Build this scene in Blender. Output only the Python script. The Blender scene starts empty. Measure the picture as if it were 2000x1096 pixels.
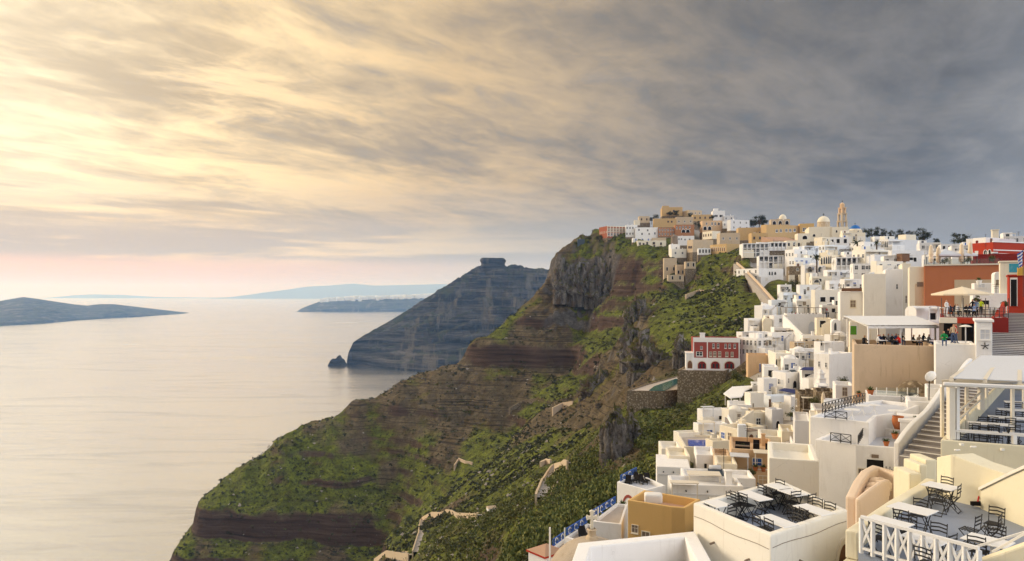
import bpy, bmesh, math, random
import numpy as np
from mathutils import Vector, Matrix
random.seed(7)
rng = np.random.default_rng(11)
scene = bpy.context.scene
COL = scene.collection

# ------------------------------------------------------------------ camera
F, CX, CY = 1400.0, 1000.0, 572.0           # focal length, centre column and eye-level row of the 2000 px photograph
SEA = -220.0                                # the eye is 220 m above the water
cam = bpy.data.cameras.new('camera')
cam.sensor_fit = 'HORIZONTAL'
cam.sensor_width = 36.0
cam.lens = 36.0 * F / 2000.0
cam.shift_y = (CY - 548.0) / 2000.0
cam.clip_start = 0.5
cam.clip_end = 200000.0
cam_o = bpy.data.objects.new('camera', cam)
COL.objects.link(cam_o)
cam_o.location = (0, 0, 0)
cam_o.rotation_euler = (math.radians(90), 0, 0)
scene.camera = cam_o

# ------------------------------------------------------------------ light
SUN_AZ, SUN_EL = math.radians(-64), math.radians(19)     # left of the view direction (+Y)
sd = Vector((math.sin(SUN_AZ) * math.cos(SUN_EL), math.cos(SUN_AZ) * math.cos(SUN_EL), math.sin(SUN_EL)))
sun = bpy.data.lights.new('sun', 'SUN')
sun.energy = 2.1
sun.angle = math.radians(16)
sun.color = (1.0, 0.86, 0.68)
sun_o = bpy.data.objects.new('sun', sun)
COL.objects.link(sun_o)
sun_o.rotation_euler = (-sd).to_track_quat('-Z', 'Y').to_euler()
sun_o.location = (-200, 100, 300)

scene.view_settings.view_transform = 'Standard'
scene.view_settings.look = 'None'
scene.view_settings.gamma = 1.0
scene.view_settings.exposure = 0.46
scene.view_settings.use_curve_mapping = False
scene.render.engine = 'CYCLES'
cy = scene.cycles
cy.use_denoising = True
cy.use_adaptive_sampling = True
cy.adaptive_threshold = 0.02
cy.max_bounces = 5
cy.diffuse_bounces = 3
cy.glossy_bounces = 2
cy.transmission_bounces = 3
cy.transparent_max_bounces = 8
cy.volume_bounces = 2
cy.caustics_reflective = False
cy.caustics_refractive = False


class NT:
    """small helper for building node trees"""
    def __init__(s, tree):
        s.t = tree
        s.n = tree.nodes
        s.n.clear()

    def node(s, typ, **kw):
        nd = s.n.new(typ)
        for k, v in kw.items():
            if k.startswith('in_'):
                continue
            setattr(nd, k, v)
        return nd

    def link(s, a, b):
        s.t.links.new(a, b)

    def put(s, sock, v):
        if isinstance(v, (int, float)):
            sock.default_value = v
        elif isinstance(v, (tuple, list, Vector)):
            sock.default_value = tuple(v) if len(v) == len(sock.default_value) else tuple(v) + (1.0,)
        else:
            s.link(v, sock)

    def math(s, op, a, b=None, c=None, clamp=False):
        nd = s.node('ShaderNodeMath', operation=op, use_clamp=clamp)
        s.put(nd.inputs[0], a)
        if b is not None:
            s.put(nd.inputs[1], b)
        if c is not None:
            s.put(nd.inputs[2], c)
        return nd.outputs[0]

    def vmath(s, op, a, b=None):
        nd = s.node('ShaderNodeVectorMath', operation=op)
        s.put(nd.inputs[0], a)
        if b is not None:
            s.put(nd.inputs[1], b)
        return nd.outputs['Value'] if op in ('DOT_PRODUCT', 'LENGTH') else nd.outputs[0]

    def mix(s, f, a, b, blend='MIX'):
        nd = s.node('ShaderNodeMix', data_type='RGBA', blend_type=blend)
        nd.clamp_factor = True
        s.put(nd.inputs[0], f)
        s.put(nd.inputs[6], a)
        s.put(nd.inputs[7], b)
        return nd.outputs[2]

    def step(s, x, lo, hi):
        nd = s.node('ShaderNodeMapRange', interpolation_type='SMOOTHSTEP')
        s.put(nd.inputs[0], x)
        s.put(nd.inputs[1], lo)
        s.put(nd.inputs[2], hi)
        return nd.outputs[0]

    def noise(s, vec, scale, detail=4.0, rough=0.55, dist=0.0):
        nd = s.node('ShaderNodeTexNoise')
        if vec is not None:
            s.put(nd.inputs['Vector'], vec)
        nd.inputs['Scale'].default_value = scale
        nd.inputs['Detail'].default_value = detail
        nd.inputs['Roughness'].default_value = rough
        nd.inputs['Distortion'].default_value = dist
        return nd.outputs[0]

    def mapping(s, vec, scale=(1, 1, 1), rot=(0, 0, 0), loc=(0, 0, 0)):
        nd = s.node('ShaderNodeMapping')
        s.put(nd.inputs[0], vec)
        nd.inputs[1].default_value = loc
        nd.inputs[2].default_value = rot
        nd.inputs[3].default_value = scale
        return nd.outputs[0]

    def ramp(s, f, stops):
        nd = s.node('ShaderNodeValToRGB')
        el = nd.color_ramp.elements
        while len(el) < len(stops):
            el.new(0.5)
        for e, (p, c) in zip(el, stops):
            e.position = p
            e.color = tuple(c) + (1.0,) if len(c) == 3 else c
        s.put(nd.inputs[0], f)
        return nd.outputs[0]


# ------------------------------------------------------------------ sky
world = bpy.data.worlds.new('World')
scene.world = world
world.use_nodes = True
w = NT(world.node_tree)
tc = w.node('ShaderNodeTexCoord').outputs['Generated']
dirn = w.vmath('NORMALIZE', tc)
sep = w.node('ShaderNodeSeparateXYZ')
w.link(dirn, sep.inputs[0])
dx, dy, dz = sep.outputs
sky = w.node('ShaderNodeTexSky', sky_type='NISHITA')
sky.sun_disc = False
sky.sun_elevation = SUN_EL
sky.sun_rotation = SUN_AZ
sky.air_density = 1.0
sky.dust_density = 3.0
clear = w.mix(1.0, sky.outputs[0], (0.085, 0.085, 0.085), 'MULTIPLY')
# a veil of high cloud: mapped on a plane overhead, streaked towards the low sun
zz = w.math('MAXIMUM', dz, 0.0)
inv = w.math('DIVIDE', 1.0, w.math('ADD', zz, 0.085))
pl = w.node('ShaderNodeCombineXYZ')
w.link(w.math('MULTIPLY', dx, inv), pl.inputs[0])
w.link(w.math('MULTIPLY', dy, inv), pl.inputs[1])
plane = pl.outputs[0]


def streak(ang, along, across, off):
    r_ = w.mapping(plane, rot=(0, 0, math.radians(ang)))
    return w.mapping(r_, scale=(along, across, 1.0), loc=off)


big = w.noise(streak(-40, 0.42, 0.62, (3.1, 8.4, 0)), 1.0, 4, 0.5, 0.8)
mid = w.noise(streak(-48, 0.95, 1.75, (1.3, 4.0, 2.0)), 1.0, 8, 0.62, 0.55)
fine = w.noise(streak(-58, 3.4, 6.2, (5.3, 2.0, 1.0)), 1.0, 6, 0.62, 0.4)
tex = w.math('ADD', w.math('MULTIPLY', big, 0.40), w.math('ADD', w.math('MULTIPLY', mid, 0.38), w.math('MULTIPLY', fine, 0.22)))
tex = w.step(tex, 0.38, 0.60)
sdot = w.vmath('DOT_PRODUCT', dirn, tuple(sd))
s01 = w.math('MULTIPLY_ADD', sdot, 0.5, 0.5)
lit = w.ramp(s01, [(0.00, (1.82, 1.88, 2.02)), (0.34, (1.55, 1.60, 1.70)), (0.50, (0.29, 0.285, 0.285)), (0.64, (0.37, 0.30, 0.22)),
                   (0.78, (0.62, 0.445, 0.245)), (0.885, (0.95, 0.72, 0.41)), (0.95, (1.14, 0.95, 0.65)), (1.00, (1.6, 1.4, 1.05))])
dul = w.ramp(s01, [(0.00, (1.45, 1.51, 1.64)), (0.34, (1.24, 1.29, 1.38)), (0.50, (0.145, 0.15, 0.165)), (0.64, (0.175, 0.165, 0.155)),
                   (0.78, (0.27, 0.225, 0.175)), (0.885, (0.43, 0.33, 0.215)), (0.95, (0.62, 0.50, 0.34)), (1.00, (1.0, 0.85, 0.6))])
cloud = w.mix(tex, dul, lit)
bank_dir = Vector((math.sin(math.radians(50)), math.cos(math.radians(50)), 0.20)).normalized()
bank = w.step(w.vmath('DOT_PRODUCT', dirn, tuple(bank_dir)), 0.58, 1.05)
cloud = w.mix(w.math('MULTIPLY', bank, 0.86), cloud, w.mix(tex, (0.056, 0.056, 0.058), (0.122, 0.116, 0.112)))
# golden edges where the veil is thin towards the sun
gold = w.math('MULTIPLY', w.step(mid, 0.52, 0.64), w.math('MULTIPLY', w.step(sdot, 0.25, 0.75), 0.55))
cloud = w.mix(gold, cloud, w.mix(w.step(sdot, 0.5, 0.9), (0.58, 0.39, 0.19), (1.14, 0.86, 0.50)))
# low layer over the sea: a clear pinkish strip under flat grey shelves
shelfn = w.noise(w.mapping(dirn, scale=(2.2, 2.2, 26)), 1.0, 5, 0.55, 0.3)
wob = w.math('MULTIPLY_ADD', shelfn, 0.10, -0.05)
elev = w.math('ADD', dz, wob)
toS = w.step(sdot, 0.30, 0.92)
strip = w.mix(toS, (0.46, 0.425, 0.40), (0.80, 0.49, 0.33))
shelf = w.mix(toS, (0.34, 0.325, 0.315), (0.50, 0.395, 0.30))
shelf = w.mix(w.math('MULTIPLY', w.step(shelfn, 0.50, 0.62), 0.8), shelf, w.mix(toS, (0.46, 0.41, 0.345), (1.0, 0.72, 0.40)))
low = w.mix(w.step(dz, 0.032, 0.052), strip, shelf)
low = w.mix(w.math('MULTIPLY', bank, 0.75), low, (0.125, 0.128, 0.14))
col = w.mix(w.step(elev, 0.06, 0.15), low, cloud)
# thin places let the clear sky through
col = w.mix(w.math('MULTIPLY', w.step(fine, 0.46, 0.30), 0.11), col, clear)
bg = w.node('ShaderNodeBackground')
w.link(col, bg.inputs[0])
bg.inputs[1].default_value = 1.0
out = w.node('ShaderNodeOutputWorld')
w.link(bg.outputs[0], out.inputs[0])
world.cycles.sampling_method = 'MANUAL'
world.cycles.sample_map_resolution = 512


# ------------------------------------------------------------------ helpers
def P(px, py, d):
    """place seen at photograph pixel (px, py) at distance d along the view axis"""
    return Vector(((px - CX) * d / F, d, -(py - CY) * d / F))


def tag(o, label=None, cat=None, group=None, kind=None):
    if label:
        o['label'] = label
    if cat:
        o['category'] = cat
    if group:
        o['group'] = group
    if kind:
        o['kind'] = kind
    return o


def new_obj(name, mesh, mat=None, parent=None):
    o = bpy.data.objects.new(name, mesh)
    COL.objects.link(o)
    if mat is not None and mesh is not None and not mesh.materials:
        mesh.materials.append(mat)
    if parent is not None:
        o.parent = parent
    return o


def empty(name, loc, rz=0.0, label=None, cat=None, group=None):
    o = bpy.data.objects.new(name, None)
    o.empty_display_size = 0.3
    COL.objects.link(o)
    o.location = loc
    o.rotation_euler = (0, 0, rz)
    return tag(o, label, cat, group)


def grid_mesh(name, V, nu, nv, keep=None, smooth=True):
    """mesh from an (nu*nv,3) array of grid points, row-major in u"""
    idx = np.arange(nu * nv).reshape(nu, nv)
    q = np.stack([idx[:-1, :-1], idx[1:, :-1], idx[1:, 1:], idx[:-1, 1:]], -1).reshape(-1, 4)
    if keep is not None:
        q = q[keep[q].any(1)]
        used = np.zeros(nu * nv, bool)
        used[q.ravel()] = True
        rem = np.cumsum(used) - 1
        q = rem[q]
        V = V[used]
    else:
        used = np.ones(nu * nv, bool)
    me = bpy.data.meshes.new(name)
    me.vertices.add(len(V))
    me.vertices.foreach_set('co', np.ascontiguousarray(V, dtype=np.float32).ravel())
    me.loops.add(len(q) * 4)
    me.loops.foreach_set('vertex_index', q.astype(np.int32).ravel())
    me.polygons.add(len(q))
    me.polygons.foreach_set('loop_start', np.arange(0, len(q) * 4, 4, dtype=np.int32))
    me.polygons.foreach_set('use_smooth', np.full(len(q), smooth))
    me.update(calc_edges=True)
    me.validate()
    return me, used


def tri_mesh(name, V, T, smooth=False):
    """mesh from numpy vertices and triangles (or quads)"""
    T = np.asarray(T, dtype=np.int32)
    k = T.shape[1]
    me = bpy.data.meshes.new(name)
    me.vertices.add(len(V))
    me.vertices.foreach_set('co', np.ascontiguousarray(V, dtype=np.float32).ravel())
    me.loops.add(len(T) * k)
    me.loops.foreach_set('vertex_index', T.ravel())
    me.polygons.add(len(T))
    me.polygons.foreach_set('loop_start', np.arange(0, len(T) * k, k, dtype=np.int32))
    me.polygons.foreach_set('use_smooth', np.full(len(T), smooth))
    me.update(calc_edges=True)
    return me


def _hash(ix, iy, seed):
    h = (ix.astype(np.int64) * 374761393 + iy.astype(np.int64) * 668265263 + seed * 1442695041) & 0x7fffffff
    h = ((h ^ (h >> 13)) * 1274126177) & 0x7fffffff
    h = h ^ (h >> 16)
    return (h & 0xffff) / 65535.0


def vnoise(x, y, seed=0):
    ix, iy = np.floor(x), np.floor(y)
    fx, fy = x - ix, y - iy
    fx = fx * fx * fx * (fx * (fx * 6 - 15) + 10)
    fy = fy * fy * fy * (fy * (fy * 6 - 15) + 10)
    a = _hash(ix, iy, seed)
    b = _hash(ix + 1, iy, seed)
    c = _hash(ix, iy + 1, seed)
    d = _hash(ix + 1, iy + 1, seed)
    return (a + (b - a) * fx) * (1 - fy) + (c + (d - c) * fx) * fy


def fbm(x, y, octv=4, seed=0, gain=0.5, ridged=False):
    x = np.asarray(x, float)
    y = np.asarray(y, float)
    s = np.zeros(np.broadcast(x, y).shape)
    a, t = 1.0, 0.0
    for k in range(octv):
        n = vnoise(x * 2 ** k + 17.3 * k, y * 2 ** k - 9.1 * k, seed + k)
        if ridged:
            n = 1 - np.abs(2 * n - 1)
        s = s + a * n
        t += a
        a *= gain
    return s / t


def sstep(x, a, b):
    t = np.clip((x - a) / (b - a), 0, 1)
    return t * t * (3 - 2 * t)


def pmat(name, rough=0.8, spec=0.25):
    """new material; returns material, node helper, principled node"""
    m = bpy.data.materials.new(name)
    m.use_nodes = True
    t = NT(m.node_tree)
    b = t.node('ShaderNodeBsdfPrincipled')
    o = t.node('ShaderNodeOutputMaterial')
    t.link(b.outputs[0], o.inputs[0])
    b.inputs['Roughness'].default_value = rough
    b.inputs['Specular IOR Level'].default_value = spec
    return m, t, b


def bump(t, b, h, strength=0.3, dist=0.05):
    nd = t.node('ShaderNodeBump')
    nd.inputs['Strength'].default_value = strength
    nd.inputs['Distance'].default_value = dist
    t.link(h, nd.inputs['Height'])
    t.link(nd.outputs[0], b.inputs['Normal'])


def objpos(t):
    return t.node('ShaderNodeNewGeometry').outputs['Position']
# ------------------------------------------------------------------ sea
m, t, b = pmat('sea_water', 0.16, 0.5)
pos = objpos(t)
n1 = t.noise(t.mapping(pos, scale=(0.012, 0.035, 0.02), rot=(0, 0, 0.5)), 1.0, 6, 0.62)
n2 = t.noise(t.mapping(pos, scale=(0.10, 0.22, 0.1), rot=(0, 0, -0.3)), 1.0, 4, 0.6)
n3 = t.noise(t.mapping(pos, scale=(0.0016, 0.006, 0.02), rot=(0, 0, 0.25)), 1.0, 4, 0.6)
b.inputs['Base Color'].default_value = (0.06, 0.11, 0.17, 1)
n4 = t.noise(t.mapping(pos, scale=(0.0035, 0.022, 0.02), rot=(0, 0, 0.18)), 1.0, 7, 0.66, 0.6)
b.inputs['IOR'].default_value = 1.45
t.put(b.inputs['Roughness'], t.math('MULTIPLY_ADD', n3, 0.26, 0.06))
bump(t, b, t.math('ADD', n1, t.math('MULTIPLY', n2, 0.25)), 0.32, 6.0)
b.inputs['Coat Weight'].default_value = 0.0
gl = t.node('ShaderNodeBsdfGlossy')
gl.inputs['Color'].default_value = (0.88, 0.91, 0.96, 1)
t.put(gl.inputs['Roughness'], t.math('MULTIPLY_ADD', n3, 0.30, 0.06))
t.link([x for x in t.n if x.type == 'BUMP'][0].outputs[0], gl.inputs['Normal'])
lw = t.node('ShaderNodeLayerWeight')
lw.inputs['Blend'].default_value = 0.5
ms = t.node('ShaderNodeMixShader')
t.put(ms.inputs[0], t.math('MULTIPLY', t.step(lw.outputs['Facing'], 0.30, 0.92), t.math('SUBTRACT', 0.95, t.math('MULTIPLY', t.step(n4, 0.50, 0.68), 0.22))))
t.link(b.outputs[0], ms.inputs[1])
t.link(gl.outputs[0], ms.inputs[2])
t.link(ms.outputs[0], [x for x in t.n if x.type == 'OUTPUT_MATERIAL'][0].inputs[0])
M_SEA = m
me = tri_mesh('sea', np.array([(-40000, -3000, SEA), (40000, -3000, SEA), (40000, 36000, SEA), (-40000, 36000, SEA)], float), [(0, 1, 2, 3)])
tag(new_obj('sea', me, M_SEA), 'calm pale sea filling the caldera', 'sea', kind='structure')

# ------------------------------------------------------------------ hillside control places: pixel, distance, cover (g grass, b brown earth, r rock, s scrub)
CP = """
1150 470 600 b;1100 498 590 r;1085 530 588 r;1080 560 580 r;1040 592 575 b;985 640 562 s;940 676 552 b;900 702 545 b;860 727 538 b;780 765 525 b
700 790 518 b;620 820 510 b;560 850 500 s;480 910 488 s;430 955 478 s;405 980 470 s;400 1000 465 b;350 1060 455 g;330 1096 448 s;300 1160 440 r
1070 640 680 b;920 800 640 b;680 930 600 b;540 1000 580 b;380 1130 540 b;300 1250 510 b;1140 520 700 b;900 1000 800 b;500 1050 800 b;300 1050 700 b;1100 700 800 b
200 1250 450 b;150 1300 400 b;400 1400 380 r;600 1400 380 r;250 1500 350 r;500 1700 200 r;800 1500 100 b;1000 1700 30 b;700 1300 250 g;500 1500 300 r
1000 690 540 b;1100 690 535 b;1140 640 545 s;1180 600 552 s;800 850 498 b;900 800 505 b;1000 790 500 b;1000 750 515 b;1080 740 505 b;740 850 505 b
600 930 478 g;700 930 475 g;800 930 470 g;500 970 468 s;450 1040 455 g;600 1030 452 s;700 1030 450 s;780 1020 450 b;400 1090 446 b;500 1096 438 b;650 1096 432 b;720 1090 428 s
620 880 492 s;700 860 498 b;880 880 470 b;960 830 478 b
1230 600 500 g;1180 660 500 g;1130 720 485 g;1080 780 470 g;1020 840 455 g;960 890 440 g;900 940 430 g;850 990 420 g;800 1030 415 g;740 1080 410 g
1290 560 470 g;1340 560 440 g;1400 560 400 g;1440 540 390 s;1490 600 290 s;1450 620 280 g;1400 600 330 g;1300 620 350 g;1240 640 390 r;1250 690 330 r;1200 700 390 r;1160 740 370 r
1290 720 250 r;1350 776 200 s;1240 795 198 s;1300 768 205 s;1200 806 240 r;1150 800 300 r;1100 810 345 b;1050 810 385 b;1100 870 250 s;1050 880 270 g;1000 900 300 s;950 930 310 g;900 955 330 g
880 1000 290 b;820 1030 270 b;780 1060 270 s;740 1096 260 g;1000 960 210 s;1100 930 165 s;1070 960 170 b;950 1000 200 g;900 1040 190 s;850 1080 180 g;960 1050 135 s;1000 1090 95 s
1050 1040 100 s;1100 1000 105 s;1150 960 110 g;1170 900 135 s;1180 860 150 r;1220 900 125 r;1260 850 135 g;1290 808 178 g;1350 792 172 s;1420 768 150 s;1300 880 115 s;1200 960 95 s
1200 1000 85 g;1100 1060 75 s;1030 1100 75 s;1250 1080 65 s;900 1200 130 s;800 1250 150 s;1000 1250 60 s;1200 1250 45 b;1100 1400 35 b
1500 700 170 b;1480 800 130 b;1400 860 115 b;1550 770 140 b;1600 690 180 b;1600 880 80 b;1700 830 85 b;1750 720 110 b;1650 630 210 b;1550 610 260 s;1520 545 330 s;1600 550 320 b
1700 550 260 b;1800 550 220 b;1900 550 190 b;1980 570 140 b;1950 660 90 b;1980 740 60 b;1900 820 55 b;1980 880 35 b;1980 1100 25 b;1700 1000 45 b;1500 1010 55 b;1450 1200 28 b
1700 1250 25 b;1900 1250 22 b;1350 1060 50 b;1450 485 470 b;1350 485 520 b;1250 480 570 s;1200 470 585 s;1310 428 610 b;1260 447 600 b;1400 445 580 b;1500 452 530 b;1600 462 480 b
1700 472 430 b;1800 482 380 b;1900 497 310 b;2000 508 250 b;1300 530 468 s;1250 540 500 s;1100 560 570 r;1180 582 556 r;1240 577 508 r;1180 505 552 s;1240 512 512 g;1370 520 470 g;1330 500 500 s
1245 489 528 s;1275 490 527 s;1300 491 521 s;1300 507 478 b;1340 530 452 g;1300 550 448 s;1322 548 446 s;1170 466 580 s;1195 466 570 s;1220 467 566 s;1140 478 592 s;1440 548 345 s;1480 552 342 b;1527 552 340 b;1445 503 395 s;1475 508 386 t;1505 532 358 t;1525 532 357 t;1520 493 393 t;1450 535 358 s;1550 495 380 t;1445 525 372 s;1400 497 442 s;1370 498 450 s
1200 485 640 b;1240 475 650 b;1180 520 720 b;1300 465 690 b;1420 470 660 b;1310 480 800 b;1500 490 750 b;1700 500 700 b;1900 510 600 b;2100 530 450 b;2300 570 200 b;2300 680 60 b;2300 1000 25 b;2500 600 700 b
"""
cps = [c.split() for c in CP.replace('\n', ';').split(';') if c.strip()]
cpa = np.array([[float(v) for v in c[:3]] for c in cps])
cov = [c[3] for c in cps]
cov = ['t' if (q[0] >= 1380 and q[1] < 1300 and c == 'b') or (q[0] > 1240 and q[1] < 500 and c == 'b') else c for q, c in zip(cpa, cov)]
town = np.array([1.0 if c == 't' else 0.0 for c in cov])
KU, KV = 2.4, 1.0


def to_uv(k, Y):
    return np.stack([k * KU, np.log(Y) * KV], -1)


cu = to_uv((cpa[:, 0] - CX) / F, cpa[:, 2])
cs = -(cpa[:, 1] - CY) / F


def tps(A, B):
    d2 = ((A[:, None, :] - B[None, :, :]) ** 2).sum(-1)
    return 0.5 * d2 * np.log(d2 + 1e-9)


n = len(cu)
K = tps(cu, cu) + np.eye(n) * 2e-4
Pm = np.hstack([np.ones((n, 1)), cu])
A = np.block([[K, Pm], [Pm.T, np.zeros((3, 3))]])
sol = np.linalg.solve(A, np.concatenate([cs, np.zeros(3)]))


def base_height(X, Y):
    X = np.atleast_1d(np.asarray(X, float))
    Y = np.atleast_1d(np.asarray(Y, float))
    out = np.zeros(len(X))
    for i in range(0, len(X), 40000):
        uv = to_uv(X[i:i + 40000] / Y[i:i + 40000], Y[i:i + 40000])
        s = tps(uv, cu) @ sol[:n] + sol[n] + uv @ sol[n + 1:]
        out[i:i + 40000] = s * Y[i:i + 40000]
    return out


COVER = {'g': (1.0, 0.0, 0.15), 'b': (0.15, 0.15, 0.9), 'r': (0.10, 1.0, 0.35), 's': (0.6, 0.1, 0.45), 't': (0.2, 0.0, 0.3)}
cc = np.array([COVER[c] + (tw,) for c, tw in zip(cov, town)])


def cover(X, Y):
    uv = to_uv(X / Y, Y)
    out = np.zeros((len(X), 4))
    for i in range(0, len(X), 40000):
        d2 = ((uv[i:i + 40000, None, :] - cu[None]) ** 2).sum(-1)
        wgt = 1 / (d2 + 6e-4) ** 1.8
        out[i:i + 40000] = (wgt @ cc) / wgt.sum(1, keepdims=True)
    return out


def terrace(z, z0, h, wide, amt):
    """turns the slope about height z0 into a short cliff of height h"""
    u = (z - z0) / wide
    return z + amt * h * 0.5 * np.tanh(u * 2.6) * np.exp(-u * u)


def land_height(X, Y, c):
    X = np.atleast_1d(np.asarray(X, float))
    Y = np.atleast_1d(np.asarray(Y, float))
    z = base_height(X, Y)
    far = sstep(Y, 330, 430)
    wild = 1 - 0.96 * np.maximum(sstep(c[:, 3], 0.15, 0.6), sstep(X / Y, 0.30, 0.36))
    wild = wild * (1 - 0.9 * sstep(Y, 535, 565) * sstep(X / Y, 0.06, 0.12))
    z = z - sstep(c[:, 3], 0.35, 0.8) * np.clip(1.3 + Y * 0.0065, 0, 4.6) * sstep(Y, 40, 60)
    # gullies and spurs running down the slope
    wx = X + 30 * (fbm(X / 90, Y / 90, 3, 5) - 0.5)
    wy = Y + 30 * (fbm(X / 90, Y / 90, 3, 9) - 0.5)
    amp = np.clip(Y / 450, 0.08, 1.15) * wild
    z = z + amp * 9 * (fbm(wx / 95, wy / 150, 4, 21) - 0.5)
    z = z + amp * 7 * (fbm((wx * 0.8 + wy * 0.6) / 42, (wy * 0.8 - wx * 0.6) / 120, 3, 33, ridged=True) - 0.6)
    # strata: ledges with short cliffs
    wob = 9 * (fbm(X / 120, Y / 120, 3, 44) - 0.5) + 2.2 * (fbm(X / 22, Y / 22, 3, 45) - 0.5)
    brk = sstep(fbm(X / 60, Y / 60, 3, 51), 0.36, 0.54)
    s_l = far * (0.25 + 0.75 * brk) * np.clip(wild + 0.2, 0, 1)
    zz0 = -186.0
    rs = random.Random(3)
    while zz0 < 22:
        hh0 = rs.uniform(1.6, 4.2)
        m2 = sstep(fbm(X / 75 + zz0, Y / 75, 2, 70), 0.36, 0.58)
        z = terrace(z, zz0 + wob, hh0, hh0 * 0.85 + 0.6, 1.0 * s_l * m2)
        zz0 += rs.uniform(4.0, 8.5)
    for z0, h, wd, aa in ((-147, 14, 8, 1.25), (-170, 9, 7, 1.1), (-84, 8, 6, 1.0), (-46, 14, 8, 1.25), (-22, 8, 6, .8)):
        ff = far * (0.75 + 0.25 * brk) if z0 in (-147, -46) else s_l
        z = terrace(z, z0 + wob * (0.35 if z0 == -147 else 1), h, wd, aa * ff)
    # the grey cliff band under the hilltop
    cb = sstep(Y, 525, 545) * sstep(X / Y, 0.045, 0.062) * (1 - sstep(X / Y, 0.17, 0.20))
    z = terrace(z, 14 + wob * 0.6, 24, 15, 0.9 * cb)
    # rock: vertical fissures
    rk = np.maximum(c[:, 1] ** 1.3 * wild, 0.8 * cb)
    z = z + rk * np.clip(Y / 300, 0.25, 1.5) * 5.5 * (fbm(wx / 6.5, wy / 13, 4, 75, 0.6, ridged=True) - 0.62)
    z = z + rk * np.clip(Y / 300, 0.25, 1.5) * 12 * (fbm(wx / 15, wy / 34, 5, 71, 0.6, ridged=True) - 0.62)
    z = z + np.clip(Y / 250, 0.1, 1.6) * wild * 2.3 * (fbm(X / 9, Y / 9, 3, 61, 0.55) - 0.5)
    return z


HS_K = np.linspace(-0.66, 0.98, 660)
HS_Y = np.concatenate([np.exp(np.linspace(math.log(15), math.log(370), 330))[:-1], np.linspace(370, 620, 520)[:-1], np.exp(np.linspace(math.log(620), math.log(900), 60))])
kk, yy = np.meshgrid(HS_K, HS_Y, indexing='ij')
Xg, Yg = (kk * yy).ravel(), yy.ravel()
CVR = cover(Xg, Yg)
cb_ = sstep(Yg, 525, 545) * sstep(Xg / Yg, 0.045, 0.062) * (1 - sstep(Xg / Yg, 0.17, 0.20)) * sstep(0.35 + 0.3 * fbm(Xg / 30, Yg / 30, 2, 91), 0.35, 0.5)
Zg = land_height(Xg, Yg, CVR)
keep = Zg > SEA - 6
me, used = grid_mesh('hillside', np.stack([Xg, Yg, Zg], -1), len(HS_K), len(HS_Y), keep)
at = me.attributes.new('cover', 'FLOAT_VECTOR', 'POINT')
CVR[:, 1] = np.maximum(CVR[:, 1], cb_)
cvr = CVR[used].astype(np.float32)
at.data.foreach_set('vector', np.ascontiguousarray(cvr[:, :3]).ravel())
at = me.attributes.new('town', 'FLOAT', 'POINT')
at.data.foreach_set('value', np.ascontiguousarray(cvr[:, 3]))
ZG = Zg.reshape(len(HS_K), len(HS_Y))


def ground(X, Y):
    """height of the built hillside at one place"""
    k = X / max(Y, 15.0)
    i = np.clip((k - HS_K[0]) / (HS_K[1] - HS_K[0]), 0, len(HS_K) - 1.001)
    j = min(max(np.searchsorted(HS_Y, Y) - 1, 0), len(HS_Y) - 2)
    j = j + min(max((Y - HS_Y[j]) / (HS_Y[j + 1] - HS_Y[j]), 0.0), 0.999)
    i0, j0 = int(i), int(j)
    fi, fj = i - i0, j - j0
    return float((ZG[i0, j0] * (1 - fi) + ZG[i0 + 1, j0] * fi) * (1 - fj) + (ZG[i0, j0 + 1] * (1 - fi) + ZG[i0 + 1, j0 + 1] * fi) * fj)


def hit_ground(px, py, near=20.0, far=880.0):
    """first place on the hillside along the line of sight through a pixel"""
    prev = None
    y = near
    while y < far:
        g = ground((px - CX) * y / F, y)
        zz_ = -(py - CY) * y / F
        if zz_ <= g:
            return Vector(((px - CX) * y / F, y, g))
        y *= 1.004
    return None


m, t, b = pmat('hillside_earth', 0.95, 0.1)
pos = objpos(t)
at = t.node('ShaderNodeAttribute', attribute_name='cover')
sp = t.node('ShaderNodeSeparateXYZ')
t.link(at.outputs['Vector'], sp.inputs[0])
cg, cr, cb = sp.outputs
nz = t.node('ShaderNodeSeparateXYZ')
t.link(t.node('ShaderNodeNewGeometry').outputs['Normal'], nz.inputs[0])
flat = nz.outputs[2]
na = t.noise(pos, 0.035, 5, 0.6)
nb = t.noise(pos, 0.16, 6, 0.68)
nc = t.noise(pos, 0.75, 8, 0.72)
nstr = t.noise(t.mapping(pos, scale=(0.02, 0.02, 0.55)), 1.0, 5, 0.65)
earth = t.ramp(nb, [(0.25, (0.052, 0.044, 0.030)), (0.5, (0.115, 0.090, 0.056)), (0.72, (0.19, 0.150, 0.095))])
earth = t.mix(t.step(na, 0.48, 0.66), earth, t.mix(nc, (0.095, 0.062, 0.038), (0.165, 0.105, 0.060)))
grass = t.ramp(nb, [(0.22, (0.040, 0.044, 0.016)), (0.45, (0.090, 0.105, 0.022)), (0.60, (0.150, 0.175, 0.028)), (0.8, (0.23, 0.245, 0.045))])
grass = t.mix(t.step(nc, 0.50, 0.62), grass, (0.034, 0.036, 0.016))
earth = t.mix(t.step(nc, 0.54, 0.64), earth, (0.040, 0.038, 0.020))
linez = t.noise(t.mapping(pos, scale=(0.012, 0.012, 1.1)), 1.0, 4, 0.7)
earth = t.mix(t.math('MULTIPLY', t.step(linez, 0.52, 0.60), 0.85), earth, (0.038, 0.030, 0.024))
grass = t.mix(t.math('MULTIPLY', t.step(linez, 0.54, 0.62), 0.45), grass, (0.050, 0.042, 0.026))
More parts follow.
